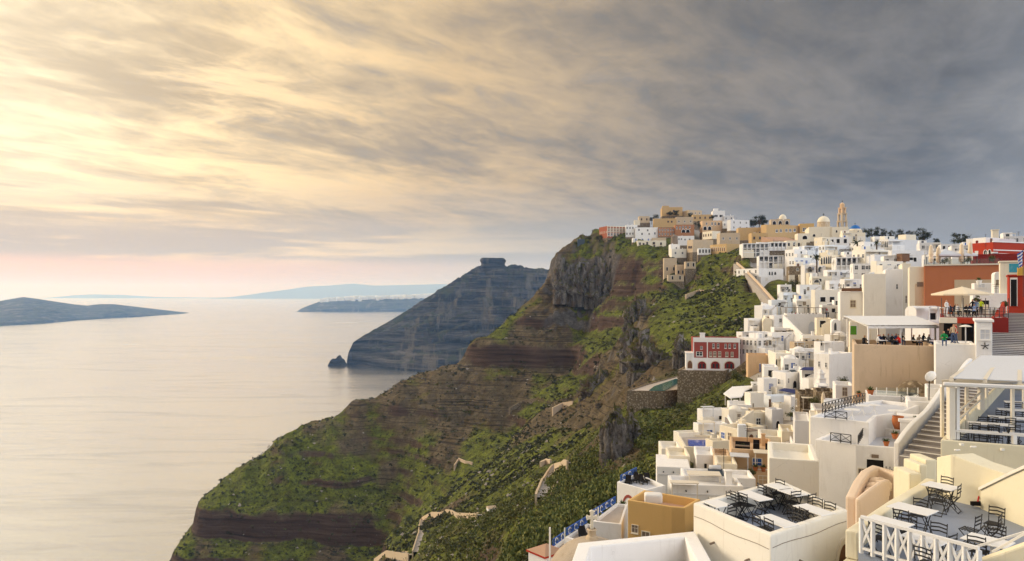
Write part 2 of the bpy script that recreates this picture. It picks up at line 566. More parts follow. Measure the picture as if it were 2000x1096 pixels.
rock = t.ramp(t.math('ADD', t.math('MULTIPLY', nb, 0.55), t.math('MULTIPLY', nc, 0.45)), [(0.3, (0.030, 0.026, 0.025)), (0.5, (0.105, 0.095, 0.090)), (0.62, (0.19, 0.175, 0.165)), (0.75, (0.30, 0.28, 0.265))])
dark_rock = t.ramp(nstr, [(0.3, (0.028, 0.020, 0.017)), (0.5, (0.070, 0.044, 0.034)), (0.7, (0.120, 0.085, 0.068))])
gm = t.step(t.math('ADD', cg, t.math('MULTIPLY_ADD', na, 1.7, -0.85)), 0.22, 0.52)
gm = t.math('MULTIPLY', gm, t.step(t.math('ADD', flat, t.math('MULTIPLY_ADD', nb, 0.3, -0.15)), 0.42, 0.66))
colr = t.mix(gm, earth, grass)
steep = t.step(t.math('ADD', flat, t.math('MULTIPLY_ADD', nb, 0.30, -0.15)), 0.58, 0.36)
rcol = t.mix(t.step(t.math('ADD', cr, t.math('MULTIPLY_ADD', na, 0.8, -0.4)), 0.35, 0.75), dark_rock, rock)
colr = t.mix(steep, colr, rcol)
at2 = t.node('ShaderNodeAttribute', attribute_name='town')
colr = t.mix(t.step(at2.outputs['Fac'], 0.55, 0.8), colr, t.ramp(nc, [(0.3, (0.26, 0.235, 0.21)), (0.7, (0.50, 0.47, 0.44))]))
t.link(colr, b.inputs['Base Color'])
bump(t, b, t.math('ADD', t.math('MULTIPLY', nb, 1.0), t.math('MULTIPLY', nc, 0.45)), 1.0, 1.6)
M_LAND = m
tag(new_obj('hillside', me, M_LAND), 'steep green and brown caldera hillside', 'hillside', kind='structure')


# ------------------------------------------------------------------ masses across the water
def land_mass(name, crest, base, mat, rows=60, cols=160, back=1.0, rough=0.1, power=1.0, seed=0, strata=0.0, cliff=0.0, label=None, gul=1.0, jag=0.0):
    """a hill seen from the side: crest and base lines in pixels with distances; falls away again behind its crest"""
    cr = np.array(crest, float)
    ba = np.array(base, float)
    px = np.linspace(cr[0, 0], cr[-1, 0], cols)
    cy_ = np.interp(px, cr[:, 0], cr[:, 1])
    cd = np.interp(px, cr[:, 0], cr[:, 2])
    by_ = np.interp(px, ba[:, 0], ba[:, 1])
    bd = F * (-SEA) / (by_ - CY)
    bd = np.minimum(bd, cd * 0.995)
    k = (px - CX) / F
    zc = -(cy_ - CY) * cd / F
    zc = zc + (zc - SEA) * jag * (fbm(px / 9.0, px * 0 + seed, 4, 900 + seed, 0.6) - 0.5)
    tt = np.linspace(0, 1, rows)
    rowsV = []
    for t_ in tt:
        dd = bd + (cd - bd) * t_
        X = k * dd
        sc = np.median(cd) / 1000.0
        g = fbm(X / (85 * sc) + 2.0 * t_, dd / (300 * sc), 5, 100 + seed, 0.6, ridged=True) - 0.6
        g2 = fbm(X / (22 * sc), dd / (34 * sc), 4, 140 + seed, 0.65) - 0.5
        prof = cliff * min(1.0, t_ / 0.04) + (1 - cliff) * t_ ** power
        H = (zc - SEA)
        z = SEA + H * prof
        env = math.sin(math.pi * min(1, t_ * 1.0)) ** 0.6
        z = z + H * rough * env * (1.5 * gul * g + 0.7 * g2)
        if strata:
            u = (z - SEA) / H
            z = z + strata * H * 0.030 * np.sin(u * 62 + 3.0 * fbm(X / (200 * sc), dd / (200 * sc), 2, 160)) * env
        if t_ == 0:
            z = np.full_like(z, SEA - 8)
        rowsV.append(np.stack([X, dd, z], -1))
    depth = np.median(cd - bd) * back
    for q, f_ in ((0.35, 0.7), (1.0, 0.0)):
        dd = cd + depth * q
        rowsV.append(np.stack([k * cd, dd, SEA - 8 + (zc - SEA) * f_], -1))
    V = np.concatenate(rowsV)
    me, _ = grid_mesh(name, V, len(rowsV), cols)
    return tag(new_obj(name, me, mat), label, 'headland' if 'rock' in name else 'island', kind='structure')


m, t, b = pmat('far_rock', 0.95, 0.1)
pos = objpos(t)
nb = t.noise(t.mapping(pos, scale=(0.004, 0.004, 0.085)), 1.0, 8, 0.7)
nc = t.noise(pos, 0.02, 7, 0.68)
scree = t.noise(t.mapping(pos, scale=(0.020, 0.004, 0.003), rot=(0, 0, 0.3)), 1.0, 6, 0.65)
sp = t.node('ShaderNodeSeparateXYZ')
t.link(t.node('ShaderNodeNewGeometry').outputs['Normal'], sp.inputs[0])
colr = t.ramp(nb, [(0.38, (0.012, 0.013, 0.015)), (0.46, (0.038, 0.038, 0.040)), (0.53, (0.088, 0.080, 0.074)), (0.64, (0.20, 0.178, 0.155))])
colr = t.mix(t.math('MULTIPLY', t.step(scree, 0.53, 0.62), 0.8), colr, (0.20, 0.17, 0.13))
colr = t.mix(t.math('MULTIPLY', t.step(nc, 0.42, 0.6), t.step(sp.outputs[2], 0.5, 0.8)), colr, (0.070, 0.078, 0.040))
t.link(colr, b.inputs['Base Color'])
bump(t, b, t.math('ADD', nb, t.math('MULTIPLY', nc, 0.6)), 1.0, 30.0)
M_FAR = m

sk = [(676, 716, 2170), (680, 690, 2175), (690, 668, 2190), (720, 650, 2240), (760, 628, 2320), (800, 603, 2400), (830, 583, 2440), (870, 559, 2500), (905, 536, 2550), (930, 522, 2600), (960, 516, 2610),
      (996, 518, 2625), (1020, 521, 2650), (1050, 528, 2700), (1065, 528, 2720), (1080, 524, 2740), (1130, 530, 2800), (1200, 560, 2800)]
land_mass('rock_promontory', sk, [(676, 712), (690, 714), (760, 721), (850, 727), (950, 729), (1200, 731)], M_FAR, rows=130, cols=420, rough=0.26, power=0.95, seed=3, strata=1.7, jag=0.05, cliff=0.10, label='layered bluish rock promontory with a flat block on its summit')
def rock_block(name, c, size, seed, mat, label, cat, n=(28, 14), amp=0.12):
    nu, nv = n
    V = []
    for i in range(nu + 1):
        for j in range(nv + 1):
            a, e = 2 * math.pi * i / nu, j / nv
            prof = 1.0 if e < 0.75 else math.cos((e - 0.75) / 0.25 * math.pi / 2) ** 0.6
            z_ = min(e / 0.8, 1.0) if e < 0.8 else 1.0 + 0.02 * (e - 0.8)
            V.append((a, e, prof, z_))
    V = np.array(V)
    q = np.abs(np.cos(V[:, 0])) ** 4 + np.abs(np.sin(V[:, 0])) ** 4
    rr = V[:, 2] / q ** 0.25
    nn = fbm(np.cos(V[:, 0]) * 3 + seed, np.sin(V[:, 0]) * 3 + V[:, 1] * 1.2, 4, 300 + seed, 0.6) - 0.5
    led = 0.06 * np.sin(V[:, 3] * 14 + seed)
    rr = rr * (1 + amp * 3 * nn + led * (amp / 0.12))
    X = c[0] + rr * np.cos(V[:, 0]) * size[0] / 2
    Y = c[1] + rr * np.sin(V[:, 0]) * size[1] / 2
    Z = c[2] + V[:, 3] * size[2] * (1 + 0.12 * nn)
    me, _ = grid_mesh(name, np.stack([X, Y, Z], -1), nu + 1, nv + 1)
    return tag(new_obj(name, me, mat), label, cat, kind='structure')


cblk = P(964, 530, 2590)
rock_block('summit_rock', cblk, (86, 80, 47), 3, M_FAR, 'flat topped rock block on the summit of the promontory', 'rock')
land_mass('sea_rock', [(640, 714, 2150), (646, 704, 2155), (655, 698, 2160), (664, 693, 2163), (670, 699, 2165), (677, 711, 2165)], [(640, 714), (677, 714)], M_FAR, rows=20, cols=40, rough=0.45, seed=8, jag=0.5, label='small dark rock standing in the sea off the promontory')
land_mass('island', [(-220, 590, 6000), (0, 588, 6200), (45, 580, 6400), (75, 584, 6500), (120, 592, 6700), (170, 597, 6900), (195, 594, 6900), (222, 594, 6850), (236, 600, 6700), (246, 608, 6600), (252, 617, 6400)], [(-220, 650), (0, 637), (90, 632), (150, 626), (253, 619.5)], M_FAR, rows=50, cols=160, rough=0.07, power=0.6, seed=12, strata=0.6, label='long low blue island across the water')
land_mass('islet', [(240, 612, 7500), (262, 609.5, 7600), (300, 608, 7700), (325, 607, 7800), (333, 609, 7600)], [(246, 612.5), (333, 609)], M_FAR, rows=14, cols=40, rough=0.05, power=0.5, seed=14, label='thin dark islet beyond the end of the long island')
oia = [(579, 609, 8450), (590, 602, 8600), (605, 596, 8700), (630, 587, 8900), (660, 584, 9000), (700, 582, 9000), (740, 581, 9000), (790, 580, 9100), (830, 578, 9200), (900, 576, 9300), (1000, 576, 9400)]
land_mass('town_island', oia, [(579, 609.3), (1000, 608.5)], M_FAR, rows=40, cols=160, rough=0.06, power=0.45, seed=17, strata=0.6, label='blue headland island with a white town along its crest')
m, t, b = pmat('far_mountain', 0.95, 0.0)
b.inputs['Base Color'].default_value = (0.22, 0.22, 0.23, 1)
M_MTN = m
land_mass('mountain_range', [(410, 582.6, 28000), (450, 580.5, 28000), (485, 576, 28000), (520, 571, 28000), (560, 566, 29000), (600, 560, 30000), (640, 558, 30000), (690, 554, 30000), (730, 558, 30000), (790, 557, 30000), (860, 555, 30000), (950, 560, 30000), (1100, 570, 30000)], [(410, 583.4), (1100, 583.6)], M_MTN, rows=20, cols=160, rough=0.05, seed=23, label='pale blue mountain range on the far horizon')
land_mass('mountain_range', [(90, 581.8, 30000), (110, 580, 30000), (140, 577, 31000), (180, 575, 31000), (240, 576, 31000), (300, 580, 30500), (420, 581.9, 30500)], [(90, 582.6), (420, 582.6)], M_MTN, rows=20, cols=100, rough=0.05, seed=27, label='faint low mountains above the long blue island')

m, t, b = pmat('far_whitewash', 0.8, 0.2)
b.inputs['Base Color'].default_value = (0.8, 0.79, 0.77, 1)
M_FARWHITE = m
oc = np.array(oia)
V, T = [], []
for i in range(520):
    px = 628 + (860 - 628) * rng.random()
    q = np.interp(px, oc[:, 0], oc[:, 1])
    d = np.interp(px, oc[:, 0], oc[:, 2]) - 15 - 260 * rng.random() ** 2
    c = P(px, q + 4.2 * rng.random() ** 1.5 - 0.4, d)
    s, h = 9 + 16 * rng.random(), 14 + 16 * rng.random()
    o_ = len(V)
    for zx in (-22, h):
        for ax, ay in ((-s, -s), (s, -s), (s, s), (-s, s)):
            V.append((c.x + ax, c.y + ay, c.z + zx))
    T += [(o_, o_ + 1, o_ + 5, o_ + 4), (o_ + 1, o_ + 2, o_ + 6, o_ + 5), (o_ + 2, o_ + 3, o_ + 7, o_ + 6), (o_ + 3, o_, o_ + 4, o_ + 7), (o_ + 4, o_ + 5, o_ + 6, o_ + 7)]
tag(new_obj('distant_town', tri_mesh('distant_town', np.array(V), T), M_FARWHITE), 'white town along the crest of the far headland island', 'town', kind='stuff')
# ------------------------------------------------------------------ materials for built things
MATS = {}


def plaster(name, colr, var=0.10, stain=0.25, rough=0.85, stain_col=None, scale=1.0, bmp=0.15):
    m, t, b = pmat(name, rough, 0.2)
    pos = objpos(t)
    n1 = t.noise(pos, 0.55 * scale, 5, 0.6)
    n2 = t.noise(t.mapping(pos, scale=(1.1, 1.1, 0.22)), 1.0 * scale, 5, 0.65)
    n3 = t.noise(pos, 7.0 * scale, 4, 0.6)
    n4 = t.noise(t.mapping(pos, scale=(5.0, 5.0, 0.35)), 1.0 * scale, 5, 0.7)
    n5 = t.noise(pos, 2.6 * scale, 6, 0.7)
    c = Vector(colr)
    base = t.mix(n1, tuple(c * (1 - var)), tuple([min(1.0, x * (1 + var * 0.5)) for x in c]))
    sc = stain_col or tuple(c * 0.62)
    base = t.mix(t.math('MULTIPLY', t.step(n2, 0.54, 0.76), stain), base, sc)
    base = t.mix(t.math('MULTIPLY', t.step(n4, 0.58, 0.72), stain * 0.8), base, sc)
    base = t.mix(t.math('MULTIPLY', t.step(n5, 0.60, 0.72), stain * 0.9), base, tuple(c * 0.80))
    vc = t.node('ShaderNodeTexVoronoi', feature='DISTANCE_TO_EDGE')
    t.put(vc.inputs['Vector'], t.vmath('ADD', t.mapping(pos, scale=(0.45, 0.45, 0.6)), t.noise(pos, 1.3, 3, 0.6)))
    vc.inputs['Scale'].default_value = scale
    crk = t.math('MULTIPLY', t.step(vc.outputs[0], 0.006, 0.002), t.step(n1, 0.55, 0.66))
    base = t.mix(t.math('MULTIPLY', crk, min(0.7, stain * 1.3)), base, tuple(c * 0.5))
    t.link(base, b.inputs['Base Color'])
    bump(t, b, t.math('ADD', n3, t.math('MULTIPLY', n1, 1.5)), bmp, 0.06)
    MATS[name] = m
    return m


def plain(name, colr, rough=0.6, spec=0.3, metal=0.0, var=0.12, scale=6.0):
    m, t, b = pmat(name, rough, spec)
    n1 = t.noise(objpos(t), scale, 4, 0.6)
    c = Vector(colr)
    t.link(t.mix(n1, tuple(c * (1 - var)), tuple(c * (1 + var))), b.inputs['Base Color'])
    b.inputs['Metallic'].default_value = metal
    MATS[name] = m
    return m


plaster('white', (0.84, 0.83, 0.82), 0.09, 0.42, stain_col=(0.56, 0.53, 0.50))
plaster('bluewhite', (0.76, 0.80, 0.85), 0.06, 0.2)
plaster('greywhite', (0.70, 0.70, 0.71), 0.08, 0.3)
plaster('cream', (0.80, 0.73, 0.59), 0.07, 0.35)  # mid village walls: warm light on whitewash is put into this colour
plaster('butter', (0.80, 0.735, 0.55), 0.09, 0.5, scale=0.7, stain_col=(0.55, 0.48, 0.34))
plaster('ivory', (0.83, 0.79, 0.70), 0.09, 0.5, stain_col=(0.58, 0.52, 0.43))
plaster('ochre', (0.56, 0.385, 0.19), 0.10, 0.25)
plaster('mustard', (0.66, 0.43, 0.17), 0.06, 0.22)
plaster('tan', (0.55, 0.44, 0.31), 0.12, 0.35)
plaster('peach', (0.66, 0.46, 0.28), 0.12, 0.5, stain_col=(0.42, 0.28, 0.17))
plaster('oldwall', (0.64, 0.50, 0.36), 0.16, 0.85, stain_col=(0.40, 0.29, 0.19), scale=0.6)
plaster('palepeach', (0.82, 0.67, 0.54), 0.06, 0.25)
plaster('orange', (0.46, 0.165, 0.075), 0.05, 0.15)
plaster('redbrown', (0.36, 0.11, 0.06), 0.10, 0.2)
plaster('rose', (0.33, 0.075, 0.06), 0.08, 0.2)
plaster('red', (0.42, 0.045, 0.02), 0.06, 0.15)
plaster('deepred', (0.22, 0.022, 0.018), 0.06, 0.15)
plaster('terracotta', (0.42, 0.20, 0.10), 0.15, 0.3)
plaster('pinkroof', (0.46, 0.29, 0.20), 0.12, 0.35)
plaster('roofgrey', (0.50, 0.48, 0.47), 0.12, 0.45)
plaster('floorblue', (0.27, 0.31, 0.40), 0.07, 0.3, rough=0.6)
plaster('floorpale', (0.60, 0.62, 0.68), 0.06, 0.25, rough=0.6)
plaster('paving', (0.42, 0.38, 0.35), 0.18, 0.45)
plaster('tilefloor', (0.52, 0.46, 0.41), 0.18, 0.5)
plaster('stepgrey', (0.27, 0.25, 0.25), 0.2, 0.4)
plain('glass', (0.035, 0.042, 0.05), 0.12, 0.6, var=0.3, scale=0.8)
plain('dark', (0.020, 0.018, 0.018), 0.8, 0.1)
plain('iron', (0.016, 0.015, 0.016), 0.45, 0.4)
plain('wood', (0.16, 0.075, 0.035), 0.6)
plain('greywood', (0.22, 0.17, 0.13), 0.75)
plain('bluepaint', (0.025, 0.10, 0.40), 0.5)
plain('deepblue', (0.012, 0.022, 0.14), 0.7)
plain('greenpaint', (0.10, 0.30, 0.015), 0.5)
plain('teal', (0.13, 0.30, 0.32), 0.5)
plain('whitepaint', (0.80, 0.79, 0.77), 0.45, 0.4, var=0.04)
plain('creampaint', (0.72, 0.66, 0.55), 0.5, 0.3, var=0.06)
plain('canvas', (0.74, 0.64, 0.48), 0.9, 0.1, var=0.08)
plain('sheet', (0.60, 0.62, 0.66), 0.7, 0.2, var=0.06)
plain('clay', (0.42, 0.14, 0.05), 0.8, 0.2, var=0.2)
plain('slate', (0.055, 0.075, 0.10), 0.5, 0.3)
plain('redsign', (0.50, 0.02, 0.02), 0.5)
plain('lime', (0.42, 0.52, 0.02), 0.5)
plain('skin', (0.42, 0.22, 0.14), 0.6)
plain('hair', (0.03, 0.018, 0.012), 0.7)
plain('fairhair', (0.30, 0.17, 0.06), 0.7)
for nm, c in (('navy', (0.02, 0.03, 0.07)), ('black', (0.015, 0.015, 0.017)), ('shirtblue', (0.30, 0.40, 0.62)), ('shirtred', (0.48, 0.03, 0.025)), ('shirtgreen', (0.02, 0.26, 0.08)),
              ('shirtwhite', (0.72, 0.70, 0.68)), ('beige', (0.45, 0.36, 0.27)), ('denim', (0.06, 0.09, 0.18)), ('hivis', (0.50, 0.60, 0.03)), ('grey', (0.16, 0.16, 0.17))):
    plain('cloth_' + nm, c, 0.9, 0.1)

m, t, b = pmat('stone_wall', 0.95, 0.1)
pos = objpos(t)
vo = t.node('ShaderNodeTexVoronoi')
t.put(vo.inputs['Vector'], pos)
vo.inputs['Scale'].default_value = 2.2
n1 = t.noise(pos, 0.7, 5, 0.6)
sc_ = t.node('ShaderNodeSeparateColor')
t.link(vo.outputs['Color'], sc_.inputs[0])
cst = t.mix(sc_.outputs[0], (0.20, 0.165, 0.125), (0.44, 0.37, 0.28))
cst = t.mix(t.step(vo.outputs['Distance'], 0.34, 0.5), cst, (0.12, 0.095, 0.07))
cst = t.mix(t.math('MULTIPLY', n1, 0.5), cst, (0.30, 0.22, 0.13))
t.link(cst, b.inputs['Base Color'])
bump(t, b, vo.outputs['Distance'], -0.6, 0.12)
MATS['stone'] = m

m, t, b = pmat('pool_water', 0.05, 0.5)
b.inputs['Base Color'].default_value = (0.02, 0.13, 0.14, 1)
bump(t, b, t.noise(objpos(t), 2.5, 3, 0.5), 0.15, 0.05)
MATS['pool'] = m
m, t, b = pmat('blue_pool_water', 0.05, 0.5)
b.inputs['Base Color'].default_value = (0.012, 0.045, 0.36, 1)
bump(t, b, t.noise(objpos(t), 2.5, 3, 0.5), 0.15, 0.05)
MATS['bluepool'] = m
m, t, b = pmat('clear_glass', 0.05, 0.5)
b.inputs['Base Color'].default_value = (0.75, 0.85, 0.82, 1)
b.inputs['Transmission Weight'].default_value = 0.9
b.inputs['IOR'].default_value = 1.02
b.inputs['Alpha'].default_value = 0.55
MATS['clearglass'] = m


# ------------------------------------------------------------------ mesh collecting
class MB:
    def __init__(s):
        s.v, s.f = [], []

    def add(s, vs, fs):
        o = len(s.v)
        s.v += [tuple(x) for x in vs]
        s.f += [tuple(i + o for i in q) for q in fs]
        return s

    def box(s, x0, x1, y0, y1, z0, z1):
        return s.add([(x0, y0, z0), (x1, y0, z0), (x1, y1, z0), (x0, y1, z0), (x0, y0, z1), (x1, y0, z1), (x1, y1, z1), (x0, y1, z1)],
                     [(3, 2, 1, 0), (4, 5, 6, 7), (0, 1, 5, 4), (1, 2, 6, 5), (2, 3, 7, 6), (3, 0, 4, 7)])

    def obox(s, c, size, M=None):
        sx, sy, sz = [q / 2 for q in size]
        vs = [Vector(p) for p in ((-sx, -sy, -sz), (sx, -sy, -sz), (sx, sy, -sz), (-sx, sy, -sz), (-sx, -sy, sz), (sx, -sy, sz), (sx, sy, sz), (-sx, sy, sz))]
        if M is not None:
            vs = [M @ p for p in vs]
        vs = [p + Vector(c) for p in vs]
        return s.add(vs, [(3, 2, 1, 0), (4, 5, 6, 7), (0, 1, 5, 4), (1, 2, 6, 5), (2, 3, 7, 6), (3, 0, 4, 7)])

    def bar(s, p, q, w_, h_=None):
        """square bar from p to q"""
        p, q = Vector(p), Vector(q)
        h_ = h_ or w_
        dv = (q - p)
        if dv.length < 1e-6:
            return s
        z = dv.normalized()
        x = z.cross(Vector((0, 0, 1)))
        if x.length < 1e-3:
            x = Vector((1, 0, 0))
        x.normalize()
        y = z.cross(x)
        x, y = x * w_ / 2, y * h_ / 2
        vs = [p - x - y, p + x - y, p + x + y, p - x + y, q - x - y, q + x - y, q + x + y, q - x + y]
        return s.add(vs, [(3, 2, 1, 0), (4, 5, 6, 7), (0, 1, 5, 4), (1, 2, 6, 5), (2, 3, 7, 6), (3, 0, 4, 7)])

    def tube(s, pts, r, n=6, r1=None):
        pts = [Vector(p) for p in pts]
        rings = []
        for i, p in enumerate(pts):
            a = pts[max(i - 1, 0)]
            b_ = pts[min(i + 1, len(pts) - 1)]
            z = (b_ - a).normalized()
            x = z.cross(Vector((0.13, 0.07, 1)))
            if x.length < 1e-3:
                x = Vector((1, 0, 0))
            x.normalize()
            y = z.cross(x)
            rr = r if r1 is None else r + (r1 - r) * i / (len(pts) - 1)
            rings.append([p + (x * math.cos(2 * math.pi * k / n) + y * math.sin(2 * math.pi * k / n)) * rr for k in range(n)])
        vs = [q for g in rings for q in g]
        fs = []
        for i in range(len(pts) - 1):
            for k in range(n):
                fs.append((i * n + k, i * n + (k + 1) % n, (i + 1) * n + (k + 1) % n, (i + 1) * n + k))
        fs.append(tuple(range(n))[::-1])
        fs.append(tuple(range((len(pts) - 1) * n, len(pts) * n)))
        return s.add(vs, fs)

    def lathe(s, prof, n=20, c=(0, 0, 0), a0=0.0, a1=2 * math.pi):
        """revolve (r, z) pairs about the upright axis through c"""
        full = abs(a1 - a0 - 2 * math.pi) < 1e-6
        m_ = n if full else n + 1
        vs, fs = [], []
        for r, z in prof:
            for k in range(m_):
                a = a0 + (a1 - a0) * k / n
                vs.append((c[0] + r * math.cos(a), c[1] + r * math.sin(a), c[2] + z))
        for i in range(len(prof) - 1):
            for k in range(n):
                k2 = (k + 1) % m_
                fs.append((i * m_ + k, i * m_ + k2, (i + 1) * m_ + k2, (i + 1) * m_ + k))
        return s.add(vs, fs)

    def prism(s, poly, z0, z1):
        """upright prism over a counter-clockwise (x, y) outline"""
        k = len(poly)
        vs = [(x, y, z0) for x, y in poly] + [(x, y, z1) for x, y in poly]
        fs = [tuple(range(k))[::-1], tuple(range(k, 2 * k))] + [(i, (i + 1) % k, (i + 1) % k + k, i + k) for i in range(k)]
        return s.add(vs, fs)

    def slab(s, pts, th):
        """solid of thickness th under a polygon of 3D points (counter-clockwise from above)"""
        k = len(pts)
        vs = [tuple(p) for p in pts] + [(p[0], p[1], p[2] - th) for p in pts]
        fs = [tuple(range(k)), tuple(range(k, 2 * k))[::-1]] + [(i, i + k, (i + 1) % k + k, (i + 1) % k) for i in range(k)]
        return s.add(vs, fs)

    def mesh(s, name, bevel=0.0, smooth=False, seg=1):
        me = bpy.data.meshes.new(name)
        me.from_pydata(s.v, [], s.f)
        if bevel:
            bm = bmesh.new()
            bm.from_mesh(me)
            bmesh.ops.bevel(bm, geom=list(bm.edges), offset=bevel, segments=seg, affect='EDGES', profile=0.6, clamp_overlap=True)
            bm.to_mesh(me)
            bm.free()
        if smooth:
            me.polygons.foreach_set('use_smooth', [True] * len(me.polygons))
        me.update()
        return me

    def build(s, name, mat, parent=None, bevel=0.0, smooth=False, seg=1):
        return new_obj(name, s.mesh(name, bevel, smooth, seg), MATS[mat] if isinstance(mat, str) else mat, parent)


def inst(name, mesh, parent=None, loc=(0, 0, 0), rz=0.0, sc=(1, 1, 1)):
    o = bpy.data.objects.new(name, mesh)
    COL.objects.link(o)
    o.parent = parent
    o.location = loc
    o.rotation_euler = (0, 0, rz)
    o.scale = sc
    return o


def copy_tree(o, parent=None):
    c = o.copy()
    COL.objects.link(c)
    c.parent = parent
    for ch in list(o.children):
        copy_tree(ch, c)
    return c


# unit pieces for openings: 1 x 1 in x and z, outward is -y; scaled when set in a wall
UNIT = {}
VERBOSE = False


def arch_poly(n=10, w_=1.0, h_=1.0, rise=None):
    r = w_ / 2
    rise = r if rise is None else rise
    pts = [(-w_ / 2, 0.0), (w_ / 2, 0.0)]
    for i in range(n + 1):
        a = math.pi * i / n
        pts.append((r * math.cos(a), h_ - rise + rise * math.sin(a)))
    return pts


def xz_prism(poly, y0, y1):
    """prism of an (x, z) outline between y0 (outer) and y1"""
    k = len(poly)
    vs = [(x, y0, z) for x, z in poly] + [(x, y1, z) for x, z in poly]
    fs = [tuple(range(k)), tuple(range(k, 2 * k))[::-1]] + [((i + 1) % k, i, i + k, (i + 1) % k + k) for i in range(k)]
    return vs, fs


def ring(poly_o, poly_i, y0, y1):
    """flat frame between two outlines with the same count of points"""
    k = len(poly_o)
    vs = [(x, y0, z) for x, z in poly_o] + [(x, y0, z) for x, z in poly_i] + [(x, y1, z) for x, z in poly_o] + [(x, y1, z) for x, z in poly_i]
    fs = []
    for i in range(k):
        j = (i + 1) % k
        fs += [(i, j, k + j, k + i), (j, i, 2 * k + i, 2 * k + j), (k + i, k + j, 3 * k + j, 3 * k + i)]
    return vs, fs


def unit_frame(kind):
    if ('f', kind) in UNIT:
        return UNIT[('f', kind)]
    mb = MB()
    if kind == 'arch':
        mb.add(*ring(arch_poly(10, 1.22, 1.12), arch_poly(10, 1.0, 1.0), -0.07, 0.0))
    else:
        sq = lambda a, b0, b1: [(-a, b0), (a, b0), (a, b1), (-a, b1)]
        tw = 0.10
        mb.add(*ring(sq(0.5 + tw, -tw if kind == 'window' else 0.0, 1 + tw * 0.7), sq(0.5, 0.0, 1.0), -0.07, 0.0))
        if kind == 'window':
            mb.box(-0.03, 0.03, -0.05, -0.01, 0, 1)
            mb.box(-0.5, 0.5, -0.045, -0.012, 0.58, 0.63)
            mb.box(-0.66, 0.66, -0.16, 0.0, -0.19, -0.105)
    UNIT[('f', kind)] = mb.mesh(kind)
    return UNIT[('f', kind)]


def unit_pane(kind, mat):
    if ('p', kind, mat) in UNIT:
        return UNIT[('p', kind, mat)]
    mb = MB()
    poly = arch_poly(10, 1.0, 1.0) if kind == 'arch' else [(-0.5, 0), (0.5, 0), (0.5, 1), (-0.5, 1)]
    mb.add(*xz_prism(poly, -0.025, 0.02))
    if kind == 'door':
        for z0, z1 in ((0.08, 0.45), (0.52, 0.92)):
            for x0, x1 in ((-0.4, -0.05), (0.05, 0.4)):
                mb.box(x0, x1, -0.045, -0.02, z0, z1)
    me = mb.mesh(kind)
    me.materials.append(MATS[mat])
    UNIT[('p', kind, mat)] = me
    return me


FRAME_COPY = {}


def frame_mesh(kind, mat):
    if (kind, mat) not in FRAME_COPY:
        me = unit_frame(kind).copy()
        me.materials.clear()
        me.materials.append(MATS[mat])
        FRAME_COPY[(kind, mat)] = me
    return FRAME_COPY[(kind, mat)]


# feature letters: opening kind, frame material, infill material; 'dark' infill is a flat panel painting the shade of an open recess
OPEN = {'w': ('window', 'whitepaint', 'glass'), 'k': ('window', 'wood', 'glass'), 'b': ('window', 'whitepaint', 'bluepaint'), 's': ('window', 'creampaint', 'greywood'), 'h': ('window', 'whitepaint', 'sheet'),
        'd': ('door', 'whitepaint', 'wood'), 'B': ('door', 'whitepaint', 'bluepaint'), 'G': ('door', 'whitepaint', 'greenpaint'), 'o': ('door', 'whitepaint', 'dark'), 'R': ('door', 'whitepaint', 'redsign'), 'W': ('door', 'whitepaint', 'sheet'),
        'a': ('arch', 'whitepaint', 'glass'), 'D': ('arch', 'whitepaint', 'dark'), 'A': ('arch', 'creampaint', 'wood'), 'r': ('arch', 'rose', 'white'), 'H': ('arch', 'whitepaint', 'sheet'), 't': ('window', 'whitepaint', 'teal')}


